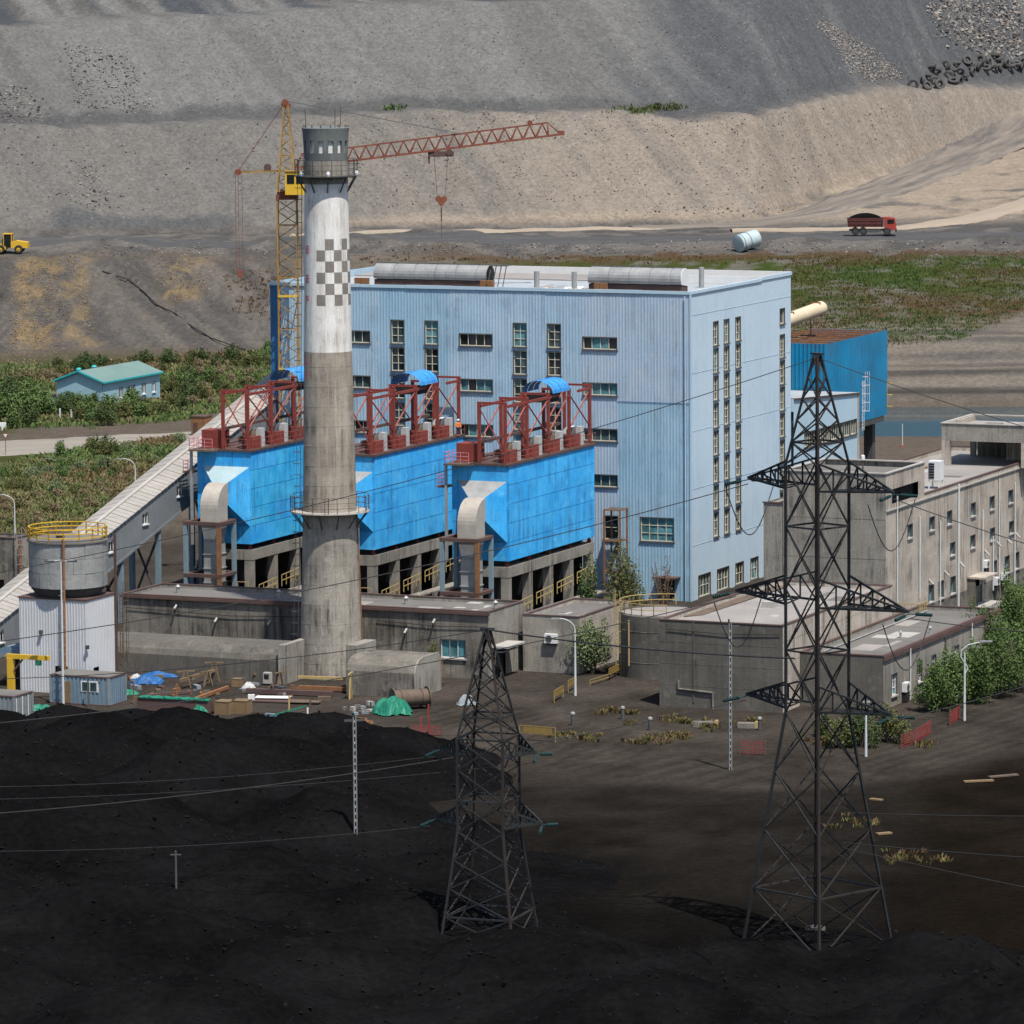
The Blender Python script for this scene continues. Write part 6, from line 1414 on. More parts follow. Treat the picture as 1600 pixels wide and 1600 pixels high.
# ================================================================== yard: containers, bins, scrap
cb = thing('office_container', 'blue grey site container with one window beside the lamp mast', 'container', G(80, 1099), -AZ)
def container(t, L, D, H, mat, win=None, door=None):
    m = MB(); n = round(L/.42)
    for i in range(n):
        a = L*i/n; p = L/n
        if win and win[0] < a+p/2 < win[1]:
            m.box(a, a+p*.5, -.02, .02, .15, win[2]).box(a, a+p*.5, -.02, .02, win[3], H-.12).box(a+p*.5, a+p, -.07, -.03, .15, win[2]).box(a+p*.5, a+p, -.07, -.03, win[3], H-.12)
        else: m.box(a, a+p*.5, -.02, .02, .15, H-.12).box(a+p*.5, a+p, -.07, -.03, .15, H-.12)
    m.build('front_side', mat, t)
    m = MB(); n = round(D/.42)
    for i in range(n):
        a = D*i/n; p = D/n; m.box(L-.02, L+.02, a, a+p*.5, .15, H-.12).box(L+.03, L+.07, a+p*.5, a+p, .15, H-.12)
    m.build('end_side', mat, t)
    MB().box(.03, L-.03, .03, D, .1, H-.06).build('core', mat, t)
    m = MB(); m.box(-.08, L+.1, -.1, D+.05, H-.12, H).box(-.08, L+.1, -.1, D+.05, 0, .15); m.build('rail', 'trim', t)
    for x, y in ((0, -.02), (L, -.02), (L, D)): MB().box(x-.1, x+.1, y-.1, y+.1, .15, H-.12).build('corner_post', 'cont_grey', t)
    MB().box(0, L, 0, D, H, H+.03).build('roof', 'roof_felt', t)
container(cb, 6.06, 3.3, 2.75, 'cont_blue', (3.2, 5.0, 1.3, 2.3))
MB().box(3.2, 5.0, -.1, .02, 1.3, 2.3).build('window', 'white', cb); MB().box(3.35, 4.1, -.12, -.1, 1.4, 2.2).box(4.2, 4.85, -.12, -.1, 1.4, 2.2).build('pane', 'glass', cb); MB().box(1.3, 2.1, -.12, -.05, .15, 2.2).build('door', 'box_brown', cb)
c2 = thing('storage_container', 'grey steel storage container cut off by the left edge', 'container', G(-62, 1127), -AZ); container(c2, 5.6, 3.4, 2.6, 'cont_grey')
for k in range(3): MB().box(5.7, 5.76, .2+k*1.1, .27+k*1.1, .2, 2.4).build('door_bar', 'white', c2)
def cloth(name, mat, label, cat, loc, sx, sy, h, seed, rz=0, group=None):
    r = random.Random(seed); n = 16; V = []; m = MB(); ph = [r.uniform(0, 6.28) for _ in range(6)]
    def f(i, j):
        a = i/n*2-1; b = j/n*2-1; q = max(0, 1-(abs(a)**2.2+abs(b)**2.2)**.5)
        z = h*(q**.6)*(.55+.45*float(vn(a*2.3+seed*3.1, b*2.3, seed)))+.10*h*math.sin(a*9+ph[0]+3*math.sin(b*4+ph[1]))*q**.3+.12*h*float(vn(a*7+seed, b*7, seed+5))
        return (a*sx*(1+.12*math.sin(b*5+ph[2])), b*sy*(1+.15*math.sin(a*6+ph[3])), max(.02, z))
    for i in range(n):
        for j in range(n): m.poly([f(i, j), f(i+1, j), f(i+1, j+1), f(i, j+1)])
    return m.solo(name, mat, label, cat, loc, rz, group)
cloth('tarpaulin', 'tarp_green', 'big crumpled green tarpaulin beside the brown cable drums', 'tarpaulin', G(612, 1113), 1.7, 2.3, 1.9, 3, rad(10))
cloth('tarpaulin', 'tarp_green', 'small green tarpaulin in front of the blue container corner', 'tarpaulin', G(61, 1113), 1.5, 1.2, 1.0, 5)
cloth('tarpaulin', 'tarp_green', 'green rag heap to the right of the blue container', 'tarpaulin', G(200, 1084), 1.0, 1.0, .6, 6)
cloth('tarpaulin', 'tarp_green', 'green cloth hanging on the right end of the long bin', 'tarpaulin', G(312, 1116), .8, .8, 1.1, 7)
cloth('tarpaulin', 'tarp_blue', 'blue sheet lying before the white sack', 'tarpaulin', G(230, 1067), 1.5, 1.2, .9, 8)
cloth('tarpaulin', 'tarp_blue', 'long blue sheet against the tunnel wall', 'tarpaulin', G(260, 1057), 2.2, .9, .7, 9)
cloth('tarpaulin', 'tarp_blue', 'blue rag below the long bin', 'tarpaulin', G(298, 1121), .7, .6, .35, 10)
cloth('sack', 'cabinet_grey', 'white bulk sack beside the blue sheets', 'sack', G(213, 1063), .6, .6, .8, 12)
cloth('sack', 'cabinet_grey', 'pale crumpled sack behind the steel plates', 'sack', G(389, 1074), .6, .6, .6, 13)
cloth('net_bundle', 'cont_grey', 'grey bundle of netting left of the small pylon', 'net', G(730, 1101), .9, .8, 1.1, 14)
cloth('rubble_heap', 'rust', 'low heap of reddish rubble left of the storage yard', 'heap', G(36, 1131), 1.4, .8, .6, 15)
bn = thing('long_bin', 'long dark skip with green netting over its rim', 'skip', G(214, 1111), -AZ+rad(3))
MB().box(0, 7.2, 0, .12, .1, 1.3).build('front_side', 'trim', bn); MB().box(0, 7.2, 1.5, 1.62, .1, 1.3).build('rear_side', 'trim', bn); MB().box(0, .1, .12, 1.5, .1, 1.28).build('end_side', 'trim', bn); MB().box(7.1, 7.2, .12, 1.5, .1, 1.28).build('end_side', 'trim', bn); MB().box(.1, 7.1, .12, 1.5, .1, .9).build('load', 'black', bn)
m = MB()
for k in range(14): a = .2+k*.5; m.hexa([(a, -.1, 1.25), (a+.5, -.1, 1.25), (a+.5, .6, 1.3), (a, .6, 1.3), (a, -.1, 1.32+.08*(k % 3)), (a+.5, -.1, 1.32), (a+.5, .6, 1.42), (a, .6, 1.38+.1*(k % 2))])
m.build('netting', 'tarp_green', bn)
for k, (p, lb) in enumerate((((335, 1116), 'left of two brown packing crates in front of the planks'), ((362, 1115), 'right of two brown packing crates in front of the planks'), ((362, 1073), 'small brown crate behind the timber stack'))):
    cr_ = thing('crate', lb, 'crate', G(*p), -AZ+rad(4*k), 'brown crates in the yard'); w_ = 1.45 if k < 2 else .9
    MB().box(0, w_, 0, w_, 0, w_*.8).build('box', 'box_brown', cr_); MB().box(-.03, w_+.03, -.03, w_+.03, w_*.8, w_*.84).build('lid', 'wood', cr_); MB().box(-.03, .06, -.03, 0, 0, w_*.8).build('batten', 'wood', cr_); MB().box(w_-.06, w_+.03, -.03, 0, 0, w_*.8).build('batten', 'wood', cr_)
def beamthing(name, mat, label, cat, p, q, w_, h_, z=.1):
    a, b = G(*p), G(*q); a.z = b.z = z; m = MB(); m.bar((0, 0, 0), b-a, w_, h_); return m.solo(name, mat, label, cat, a)
beamthing('timber_beam', 'wood', 'pale timber beam leaning from the left stand', 'timber', (282, 1078), (335, 1062), .25, .3, .9)
beamthing('timber_beam', 'wood', 'yellowish timber rail on the middle stands', 'timber', (396, 1066), (438, 1064), .18, .2, .8)
beamthing('steel_beam', 'yellow_pale', 'long yellow steel beam on trestles at the chimney foot', 'beam', (466, 1074), (556, 1077), .25, .25, 1.0)
beamthing('steel_beam', 'trim', 'long brown steel girder lying before the chimney', 'beam', (385, 1084), (520, 1089), .5, .45, .3)
beamthing('steel_beam', 'rust', 'rusty girder lying behind the brown one', 'beam', (455, 1078), (545, 1082), .35, .35, .3)
beamthing('steel_beam', 'rust', 'thin rusty beam lying askew left of the crates', 'beam', (300, 1098), (356, 1078), .3, .3, .25)
beamthing('steel_beam', 'trim', 'dark beam lying on the ground below the tarpaulins', 'beam', (230, 1090), (300, 1084), .3, .25, .2)
beamthing('steel_plate', 'white', 'white panel lying on the stacked plates', 'plate', (400, 1094), (453, 1095), 1.3, .06, .32)
beamthing('steel_plate', 'trim', 'brown steel plate under the white panel', 'plate', (388, 1095), (482, 1098), 1.9, .1, .12)
beamthing('steel_plate', 'drum', 'dull plate lying right of the white panel', 'plate', (455, 1099), (500, 1100), 1.2, .08, .2)
beamthing('pipe_length', 'drum', 'short fat pipe lying right of the plates', 'pipe', (497, 1096), (517, 1096), .45, .45, .25)
beamthing('pipe_length', 'steel_blue', 'teal pipe lying at the edge of the coal', 'pipe', (415, 1120), (447, 1123), .3, .3, .2)
beamthing('pipe_length', 'tarp_green', 'green pole leaning across the teal pipe', 'pipe', (428, 1126), (478, 1112), .12, .12, .5)
beamthing('pipe_length', 'steel_blue', 'pale pipe right of the white post', 'pipe', (484, 1127), (505, 1128), .35, .35, .2)
for k, (px, py, h) in enumerate(((335, 1066, 1.9), (290, 1075, 1.6), (325, 1072, 1.4), (438, 1075, 1.5), (548, 1092, 2.4), (405, 1062, 1.3))):
    s_ = thing('trestle', ['tall timber trestle behind the crates', 'low timber trestle at the blue sheets', 'short trestle beside the tall one', 'timber trestle behind the steel plates', 'yellow trestle post right of the chimney foot', 'small trestle against the tunnel'][k], 'trestle', G(px, py), rad(20*k))
    for s in (-1, 1): MB().bar((s*.5, 0, 0), (s*.12, 0, h), .14).build('leg', 'wood' if k != 4 else 'yellow_pale', s_)
    MB().bar((-.9, 0, h), (.9, 0, h), .14).build('rail', 'wood' if k != 4 else 'yellow_pale', s_)
for k, (px, py, h, mt, lb) in enumerate(((518, 1129, 2.4, 'trim', 'brown fence picket at the coal edge, tallest'), (481, 1128, 1.3, 'white', 'white marker post at the coal edge'), (452, 1116, 1.7, 'yellow_pale', 'yellowish picket before the plates'), (209, 1100, 2.0, 'drum', 'wooden picket at the left end of the skip'), (277, 1103, 2.1, 'rust', 'rusty post behind the skip'), (485, 1112, 1.1, 'trim', 'short brown picket before the plates'), (393, 1112, 1.6, 'white', 'post with white box right of the crates'), (608, 1078, 1.2, 'steel_dark', 'thin dark stake behind the tarpaulin'), (670, 1160, 3.4, 'barrier_red', 'thin red stake in the open yard'), (658, 1158, 2.2, 'barrier_red', 'shorter red stake in the open yard'), (138, 1105, 3.0, 'steel_dark', 'dark stake in front of the container window'))):
    m = MB(); m.box(-.07, .07, -.07, .07, 0, h)
    if 'box' in lb: m.box(-.3, .3, -.2, .2, h-.5, h)
    m.solo('picket', mt, lb, 'post', G(px, py))
cbx = thing('control_cabinet', 'small grey control cabinet with dark screen by the tunnel', 'cabinet', G(411, 1071), -AZ); MB().box(0, .75, 0, .5, .2, 1.25).build('box', 'cap_grey', cbx); MB().box(.12, .62, -.03, 0, .65, 1.1).build('screen', 'black', cbx)
def drumthing(label, loc, L, r, rz, upright=False):
    t = thing('cable_drum', label, 'cable drum', loc, rz, 'brown cable drums'); d = Vector((L/2, 0, 0)); c = Vector((0, 0, r+.05))
    MB().tube(c-d, c+d, r*.78, 18).build('barrel', 'drum', t, True)
    for s in (-1, 1): MB().tube(c+d*s-Vector((.06, 0, 0)), c+d*s+Vector((.06, 0, 0)), r, 20).build('flange', 'drum', t)
    for s in (-.3, .3): MB().tube(c+d*s*2-Vector((.04, 0, 0)), c+d*s*2+Vector((.04, 0, 0)), r*.84, 18, cap=False).build('hoop', 'trim', t)
drumthing('long brown cable drum lying behind the green tarpaulin', G(641, 1108), 3.4, 1.0, rad(22)); drumthing('smaller drum standing behind the long one', G(622, 1087), 1.3, .95, rad(75)); drumthing('drum flange leaning at the flue stub', G(636, 1082), .6, .9, rad(60))
rc_ = thing('rope_coil', 'coiled rusty wire rope lying at the coal edge', 'rope', G(556, 1131), 0)
for k in range(9):
    rr = 1.55-.09*k; m = MB(); pts = [(rr*math.cos(a)+.1*math.sin(k), rr*.95*math.sin(a), .06+.05*k+.05*math.sin(3*a+k)) for a in [2*math.pi*i/26 for i in range(27)]]; m.pipe(pts, .05, 5); m.build('turn', 'rust', rc_)
for k in range(12):
    px, py = rnd.uniform(536, 582), rnd.uniform(1100, 1117); m = MB(); a, b = rnd.uniform(.2, .5), rnd.uniform(.15, .3)
    m.box(-a, a, -b, b, 0, rnd.uniform(.15, .4)); m.solo('concrete_block', rnd.choice(['cont_grey', 'cap_grey', 'conc_dark']), 'loose grey block in the pile left of the green tarpaulin', 'block', G(px, py), rnd.random()*3, 'grey blocks piled left of the tarpaulin')
for k in range(46):
    px, py = (rnd.uniform(205, 470), rnd.uniform(1058, 1098)); m = MB(); a, b = rnd.uniform(.15, .7), rnd.uniform(.08, .3)
    m.box(-a, a, -b, b, 0, rnd.uniform(.08, .4)); m.solo('scrap_piece', rnd.choice(['rust', 'trim', 'wood', 'drum', 'steel_dark', 'cont_grey', 'box_brown']), 'odd piece of scrap strewn between tunnel and crates', 'scrap', G(px, py), rnd.random()*3, 'scrap strewn over the storage yard')
yl = thing('ladder_cart', 'yellow brown ladder cart at the flue stub end', 'cart', G(680, 1070), -AZ)
for x in (0, .6): MB().bar((x, 0, .3), (x, .5, 2.6), .07).build('stile', 'rust', yl)
for k in range(6): MB().bar((0, .08*k, .5+.36*k), (.6, .08*k, .5+.36*k), .05).build('rung', 'rust', yl)
MB().box(-.1, .7, -.4, .7, .15, .3).build('deck', 'trim', yl)
# barriers, bollards, fences
def barrier(label, a, b, mat, h=1.1, board=True, group='yellow yard barriers'):
    p, q = G(*a), G(*b); t = thing('barrier', label, 'barrier', p, 0, group); d = q-p
    for k in (0, 1): MB().bar(d*k, d*k+Vector((0, 0, h)), .09).build('post', mat, t)
    for z in (h*.5, h): MB().bar(Vector((0, 0, z)), d+Vector((0, 0, z)), .07).build('rail', mat, t)
    if board: MB().bar(d*.1+Vector((0, 0, h*.75)), d*.9+Vector((0, 0, h*.75)), .04, h*.4).build('board', mat, t)
barrier('yellow barrier nearest the street lamp foot', (866, 1098), (880, 1090), 'barrier_yellow'); barrier('yellow barrier right behind the street lamp', (888, 1082), (900, 1076), 'barrier_yellow'); barrier('tipped yellow barrier at the tank foot', (952, 1063), (971, 1054), 'barrier_yellow'); barrier('low yellow rail left of the tank foot', (922, 1072), (952, 1063), 'barrier_yellow', .6, False)
barrier('long yellow fence rail beside the small pylon', (812, 1156), (868, 1160), 'barrier_yellow', 1.3)
for px, py, lb in ((895, 1133, 'dark bollard left of the grass clumps'), (973, 1124, 'dark bollard among the brown grass clumps'), (1016, 1141, 'dark bollard in front of the workshop corner'), (1187, 1141, 'dark bollard at the tall pylon arm')):
    b_ = thing('bollard', lb, 'bollard', G(px, py), 0, 'dark bollards in the yard'); MB().tube((0, 0, 0), (0, 0, .95), .17, 12).build('post', 'steel_dark', b_, True); MB().lathe((0, 0, .95), [(.17, 0), (.22, .05), (.2, .2), (.05, .28)], 12).build('cap', 'galv', b_, True)
for px, py, w_, lb in ((1082, 1136, 2.0, 'low concrete cover left of the slotted pole'), (1152, 1138, 1.6, 'low concrete cover right of the slotted pole')):
    t = thing('pit_cover', lb, 'cover', G(px, py), rad(-8)); MB().box(0, w_, 0, .9, 0, .45).build('slab', 'conc_dark', t); MB().box(w_, w_+.3, .1, .6, 0, .6).build('handle_post', 'yellow_pale', t)
def netfence(label, pts, h=1.2):
    P = [G(*p) for p in pts]; t = thing('net_fence', label, 'fence', P[0], 0, 'red plastic net fences')
    for p in P: MB().bar(p-P[0], p-P[0]+Vector((0, 0, h+.1)), .08).build('post', 'trim', t)
    for i in range(len(P)-1):
        a, b = P[i]-P[0], P[i+1]-P[0]; m = MB(); n = max(3, int((b-a).length/.35))
        for k in range(n+1): c_ = a.lerp(b, k/n); m.bar(c_+Vector((0, 0, .05)), c_+Vector((0, 0, h)), .035)
        for z in np.linspace(.1, h, 6): m.bar(a+Vector((0, 0, z)), b+Vector((0, 0, z)), .035)
        m.build('net', 'barrier_red', t)
netfence('red net fence running from the dark bush to the road', [(1408, 1170), (1430, 1162), (1455, 1146)]); netfence('short red net fence left of the tall pylon legs', [(1156, 1178), (1196, 1180)]); netfence('short red net fence beside the right street lamp', [(1484, 1134), (1500, 1122)]); netfence('faint red net fence in the open yard', [(642, 1148), (690, 1150)], .9)
for k, (a, b, lb) in enumerate((((1506, 1223), (1552, 1221), 'orange brown plank lying on the bare ground at right'), ((1545, 1216), (1590, 1212), 'grey plank lying beyond the orange one'), ((1360, 1250), (1378, 1252), 'short brown plank near the tall pylon leg'), ((1370, 1305), (1392, 1303), 'weathered plank on the dark slope'))): beamthing('plank', 'box_brown' if k != 1 else 'drum', lb, 'plank', a, b, .5, .12, .1)
# things near the left road
rb = thing('rusty_hut', 'rusty brown steel hut behind the conveyor roof', 'hut', G(299, 684), -AZ)
MB().box(0, 2.1, 0, 2.4, 0, 3.0).build('body', 'rust', rb); MB().box(-.1, 2.2, -.1, 2.5, 3.0, 3.15).build('roof', 'trim', rb); MB().box(.3, 1.0, -.04, 0, .2, 2.2).build('door', 'trim', rb)
sg = thing('yield_sign', 'small red and white triangular road sign at the left edge', 'sign', G(9, 713), 0)
MB().bar((0, 0, 0), (0, 0, 2.6), .08).build('post', 'steel_dark', sg); MB().extr([(-.45, 3.2), (.45, 3.2), (0, 2.4)], 'y', -.03, 0).build('plate', 'barrier_red', sg); MB().extr([(-.28, 3.1), (.28, 3.1), (0, 2.6)], 'y', -.045, -.035).build('plate_centre', 'white', sg); MB().box(-.5, .5, -.3, .3, 0, .2).build('base', 'rubber', sg)
for k, (px, py) in enumerate(((94, 659), (112, 661), (150, 657))):
    MB().box(-.12, .12, -.12, .12, 0, 1.7).solo('fence_post', 'pole_white', ['leftmost of three pale fence posts by the left road', 'middle of three pale fence posts by the left road', 'rightmost of three pale fence posts by the left road'][k], 'post', lay(G(px, py).x, G(px, py).y), 0, 'pale fence posts by the left road')
ds = T(1410, 698); t = thing('marker_post', 'thin white survey pole on the bare bank behind the office roof', 'pole', lay(ds.x, ds.y)); MB().tube((0, 0, 0), (0, 0, 3.2), .06, 8).build('pole', 'pole_white', t); MB().box(-.25, .25, -.25, .25, 0, .3).build('base', 'red_pale', t)
mb = T(3, 672); MB().box(-.6, .6, -.3, .3, 0, 1.0).extr([(-.6, 1.0), (.6, 1.0), (.5, 1.1), (-.5, 1.1)], 'y', -.28, .28).solo('marker_block', 'white', 'white concrete marker block at the left road edge', 'block', lay(mb.x, mb.y))
fx = thing('fire_box', 'small red fire hydrant box beside the office steps', 'hydrant', W(32.5, 8.9)); MB().box(-.35, .35, -.25, .25, 0, .9).build('box', 'barrier_red', fx); MB().lathe((0, 0, .9), [(.15, 0), (.15, .25), (.22, .3), (.05, .4)], 10).build('cap', 'barrier_red', fx, True)
gr_ = thingP('stair_rail', 'pale yellow stair rail beside the workshop roof', 'railing', 36.5, -31); m = MB(); m.rail([(34.5, -33.0, 4.2), (36.6, -33.0, 4.2), (36.6, -30.4, 4.2)], 1.3, .04, .6, 1); m.build('rail', 'yellow_pale', gr_)
MB().box(34.2, 36.9, -33.3, -30.1, 0, 4.15).build('landing_block', 'conc_front', gr_)
# ------------------------------------------------------------------ worker on the middle filter
def skinned(name, joints, edges, mat, par, levels=2):
    me_ = bpy.data.meshes.new(name); me_.from_pydata([j[:3] for j in joints], edges, []); me_.materials.append(M[mat])
    o = bpy.data.objects.new(name, me_); COL.objects.link(o); o.parent = par
    o.modifiers.new('skin', 'SKIN'); sv = me_.skin_vertices[0].data if me_.skin_vertices else None
    if sv is None:
        bpy.context.view_layer.objects.active = o; bpy.ops.mesh.customdata_skin_add(); sv = me_.skin_vertices[0].data
    for k, j in enumerate(joints): sv[k].radius = (j[3], j[3]*(j[4] if len(j) > 4 else 1)); sv[k].use_root = (k == 0)
    s = o.modifiers.new('sub', 'SUBSURF'); s.levels = levels; s.render_levels = levels; return o
wp = G(716, 681, 17.25)
wk = skinned('person', [(0, 0, .95, .13, .8), (0, 0, 1.2, .13, .8), (0, 0, 1.42, .13, .75), (0, -.01, 1.52, .055), (0, -.02, 1.60, .085), (0, -.02, 1.70, .095), (0, -.01, 1.77, .06),
                        (-.19, 0, 1.40, .06), (-.25, -.03, 1.14, .045), (-.20, -.22, .98, .035), (-.18, -.30, .96, .035), (.19, 0, 1.40, .06), (.26, -.02, 1.14, .045), (.22, -.2, .97, .035), (.2, -.28, .95, .035),
                        (-.1, 0, .88, .09), (-.11, -.02, .48, .06), (-.11, .02, .08, .045), (-.11, -.12, .04, .045), (.1, 0, .88, .09), (.12, .02, .48, .06), (.13, .06, .08, .045), (.13, -.08, .04, .045)],
             [(0, 1), (1, 2), (2, 3), (3, 4), (4, 5), (5, 6), (2, 7), (7, 8), (8, 9), (9, 10), (2, 11), (11, 12), (12, 13), (13, 14), (0, 15), (15, 16), (16, 17), (17, 18), (0, 19), (19, 20), (20, 21), (21, 22)], 'skin', None)
wk.location = wp; wk.rotation_euler = (0, 0, rad(25)); tag(wk, 'worker in orange jacket and white helmet on the middle blue filter', 'person')
skinned('jacket', [(0, 0, .86, .17, .8), (0, 0, 1.2, .165, .8), (0, 0, 1.42, .155, .75), (-.2, 0, 1.41, .08), (-.26, -.03, 1.14, .065), (-.20, -.2, .99, .055), (.2, 0, 1.41, .08), (.27, -.02, 1.14, .065), (.22, -.18, .985, .055)], [(0, 1), (1, 2), (2, 3), (3, 4), (4, 5), (2, 6), (6, 7), (7, 8)], 'orange_cloth', wk)
skinned('trousers', [(0, 0, .92, .14, .8), (-.1, 0, .86, .105), (-.11, -.02, .48, .08), (-.11, .02, .1, .07), (.1, 0, .86, .105), (.12, .02, .48, .08), (.13, .06, .1, .07)], [(0, 1), (1, 2), (2, 3), (0, 4), (4, 5), (5, 6)], 'cloth_navy', wk)
MB().lathe((0, -.02, 1.69), [(.17, 0), (.135, .02), (.12, .09), (.06, .145), (.01, .155)], 16).build('helmet', 'white', wk, True)
# ================================================================== vegetation
def leafcloud(name, mat, lobes, n, size, seed, flat=.5, par=None):
    r = np.random.RandomState(seed); wts = np.array([l[3]*l[4]*l[5] for l in lobes])**.7; wts /= wts.sum()
    idx = r.choice(len(lobes), n, p=wts); L = np.array(lobes)[idx]
    d = r.normal(size=(n, 3)); d /= np.linalg.norm(d, axis=1)[:, None]; rad_ = r.uniform(.25, 1, n)**.45*(1+.18*r.normal(size=n))
    c = L[:, :3]+d*rad_[:, None]*L[:, 3:6]; c[:, 2] = np.maximum(c[:, 2], .03)
    a = r.normal(size=(n, 3)); a /= np.linalg.norm(a, axis=1)[:, None]; b = np.cross(a, d+r.normal(size=(n, 3))*.5); b /= np.linalg.norm(b, axis=1)[:, None]+1e-9
    s = size*r.uniform(.5, 1.35, n)[:, None]; a = a*s; b = b*s*flat
    V = np.stack([c-a, c-b*.9, c+a, c+b*.9], 1).reshape(-1, 3); Fc = np.arange(4*n).reshape(-1, 4)
    m = bpy.data.meshes.new(name); m.from_pydata(V.tolist(), [], Fc.tolist()); m.materials.append(M[mat]); m.update(); return m
def lobeset(seed, w, h, n=7):
    r = random.Random(seed); out = []
    for k in range(n):
        a = r.random()*6.28; q = r.random()**.6*w*.62; hh = h*r.uniform(.25, .42); z = h*r.uniform(.28, .68)*(1-.25*q/w)
        out.append((q*math.cos(a), q*math.sin(a), z, w*r.uniform(.22, .42), w*r.uniform(.22, .42), hh))
    out.append((0, 0, h*.62, w*.3, w*.3, h*.36))
    for k in range(n//2):
        a = r.random()*6.28; q = r.random()*w*.7; out.append((q*math.cos(a), q*math.sin(a), h*r.uniform(.7, .95), w*.12, w*.12, h*r.uniform(.15, .3)))
    return out
def stems(seed, w, h, n, r0):
    r = random.Random(seed); m = MB()
    for k in range(n):
        a = r.random()*6.28; q = w*r.uniform(.2, .7); p0 = Vector((r.uniform(-.1, .1), r.uniform(-.1, .1), -.1)); p1 = Vector((q*.3*math.cos(a), q*.3*math.sin(a), h*.4)); p2 = Vector((q*math.cos(a), q*math.sin(a), h*r.uniform(.65, .95)))
        m.tube(p0, p1, r0, 6, r0*.7, False); m.tube(p1, p2, r0*.7, 5, r0*.2, False)
        for j in range(3):
            t = r.uniform(.2, .8); c = p1.lerp(p2, t); m.tube(c, c+Vector((r.uniform(-1, 1), r.uniform(-1, 1), r.uniform(.2, .8)))*w*.25, r0*.3, 4, r0*.1, False)
    return m.mesh('trunk', 'bark')
def plant(name, label, cat, loc, crown, trunk, s=(1, 1, 1), rz=0, group=None):
    t = thing(name, label, cat, loc, rz, group); t.scale = s; inst(crown, 'crown', t, (0, 0, 0)); inst(trunk, 'trunk', t, (0, 0, 0)); return t
# near trees
def tree(name, label, cat, loc, w_, h_, n, size, mat, seed, ns=6, group=None, nl=9):
    return plant(name, label, cat, loc, leafcloud('crown', mat, lobeset(seed, w_, h_, nl), n, size, seed), stems(seed, w_, h_, ns, .05+.012*h_), group=group)
tree('willow_tree', 'grey green willow in front of the small concrete hut', 'tree', G(926, 1052), 3.0, 5.2, 6500, .13, 'leaf_grey', 31, 8)
tree('bush', 'dark green bush between the hut and the round tank', 'bush', G(962, 1022), 2.0, 5.0, 4200, .13, 'leaf_green', 32)
tree('tree', 'leafy green tree against the boiler house wall', 'tree', W(3.4, -27), 3.6, 9.0, 5200, .15, 'leaf_olive', 33, 9, None, 12)
tree('bush', 'sparse reddish bush at the right of the green tree', 'bush', W(7.2, -26), 1.9, 8.2, 900, .12, 'leaf_red', 34, 9)
tree('bush', 'small green bush growing at the stair tower foot', 'bush', W(-3.5, -20), 1.4, 6.4, 2200, .14, 'leaf_green', 35)
tree('bush', 'thin green shrub on the pump house wall', 'bush', W(-2.8, -61.0), .9, 3.6, 1100, .1, 'leaf_olive', 36)
big = [(1462, 1112, 2.3, 4.4, 'nearest the workshop windows'), (1490, 1104, 3.0, 5.6, 'just left of the street lamp head'), (1522, 1098, 3.2, 5.8, 'just right of the street lamp pole'), (1556, 1090, 3.4, 6.2, 'second from the road edge'), (1592, 1080, 3.4, 6.4, 'at the road edge by the picture border'), (1540, 1040, 3.2, 6.2, 'against the rear workshop wing wall'), (1578, 1020, 3.4, 6.8, 'behind the others near the office steps'), (1608, 1000, 3.4, 6.6, 'cut off by the right border below the office'), (1590, 985, 2.8, 4.6, 'highest up by the office wall')]
for k, (px, py, w_, h_, lb) in enumerate(big):
    tree('bush', 'green thicket bush '+lb, 'bush', G(px, py), w_, h_, 5200, .14, ['leaf_green', 'leaf_fresh', 'leaf_green'][k % 3], 40+k, 6, 'green thicket beside the workshop wing', 10)
for k, (px, py, w_, h_, lb) in enumerate(((1312, 1168, 2.0, 2.6, 'olive bush between the tall pylon legs'), (1345, 1166, 2.6, 3.6, 'largest dark bush beside the bare lamp pole'), (1388, 1160, 2.4, 3.3, 'olive bush behind the red net fence'), (1290, 1150, 1.4, 1.8, 'smallest dark bush behind the tall pylon'))):
    tree('bush', lb, 'bush', G(px, py), w_, h_, 3200, .12, 'leaf_dark' if k % 2 else 'leaf_olive', 60+k, 6, 'dark bushes under the tall pylon', 8)
# field bushes: shared meshes
BV = []
for k, (mat, w_, h_, n) in enumerate((('leaf_fresh', 1.7, 2.6, 900), ('leaf_dark', 1.9, 2.9, 1000), ('leaf_olive', 1.6, 2.2, 800), ('leaf_grey', 2.0, 2.2, 900), ('grass_tan', 1.5, 1.8, 700), ('leaf_fresh', 1.3, 3.4, 900))):
    BV.append((leafcloud('crown', mat, lobeset(80+k, w_, h_), int(n*1.7), .14, 80+k), stems(80+k, w_, h_, 5, .05)))
def fieldbush(poly, n, kinds, lab, grp, smin=.7, smax=1.4):
    for p in TTv(scatter(poly, n)):
        k = rnd.choice(kinds); s = rnd.uniform(smin, smax)
        plant('bush', lab, 'bush', Vector(p), BV[k][0], BV[k][1], (s*rnd.uniform(.85, 1.25), s, s*rnd.uniform(.8, 1.15)), rnd.random()*6.28, grp)
fieldbush([(-10, 612), (62, 612), (80, 650), (60, 665), (-10, 668)], 22, [0, 1, 1, 0], 'green bush left of the teal roofed house', 'thicket left of the field house', .9, 1.6)
fieldbush([(90, 640), (250, 636), (262, 652), (100, 668)], 26, [1, 0, 0, 2], 'green bush in front of the teal roofed house', 'bushes in front of the field house', .8, 1.3)
fieldbush([(245, 590), (420, 575), (400, 615), (330, 640), (250, 650)], 30, [0, 2, 2, 4, 1], 'mixed bush in the field right of the teal roofed house', 'bushes right of the field house', .6, 1.1)
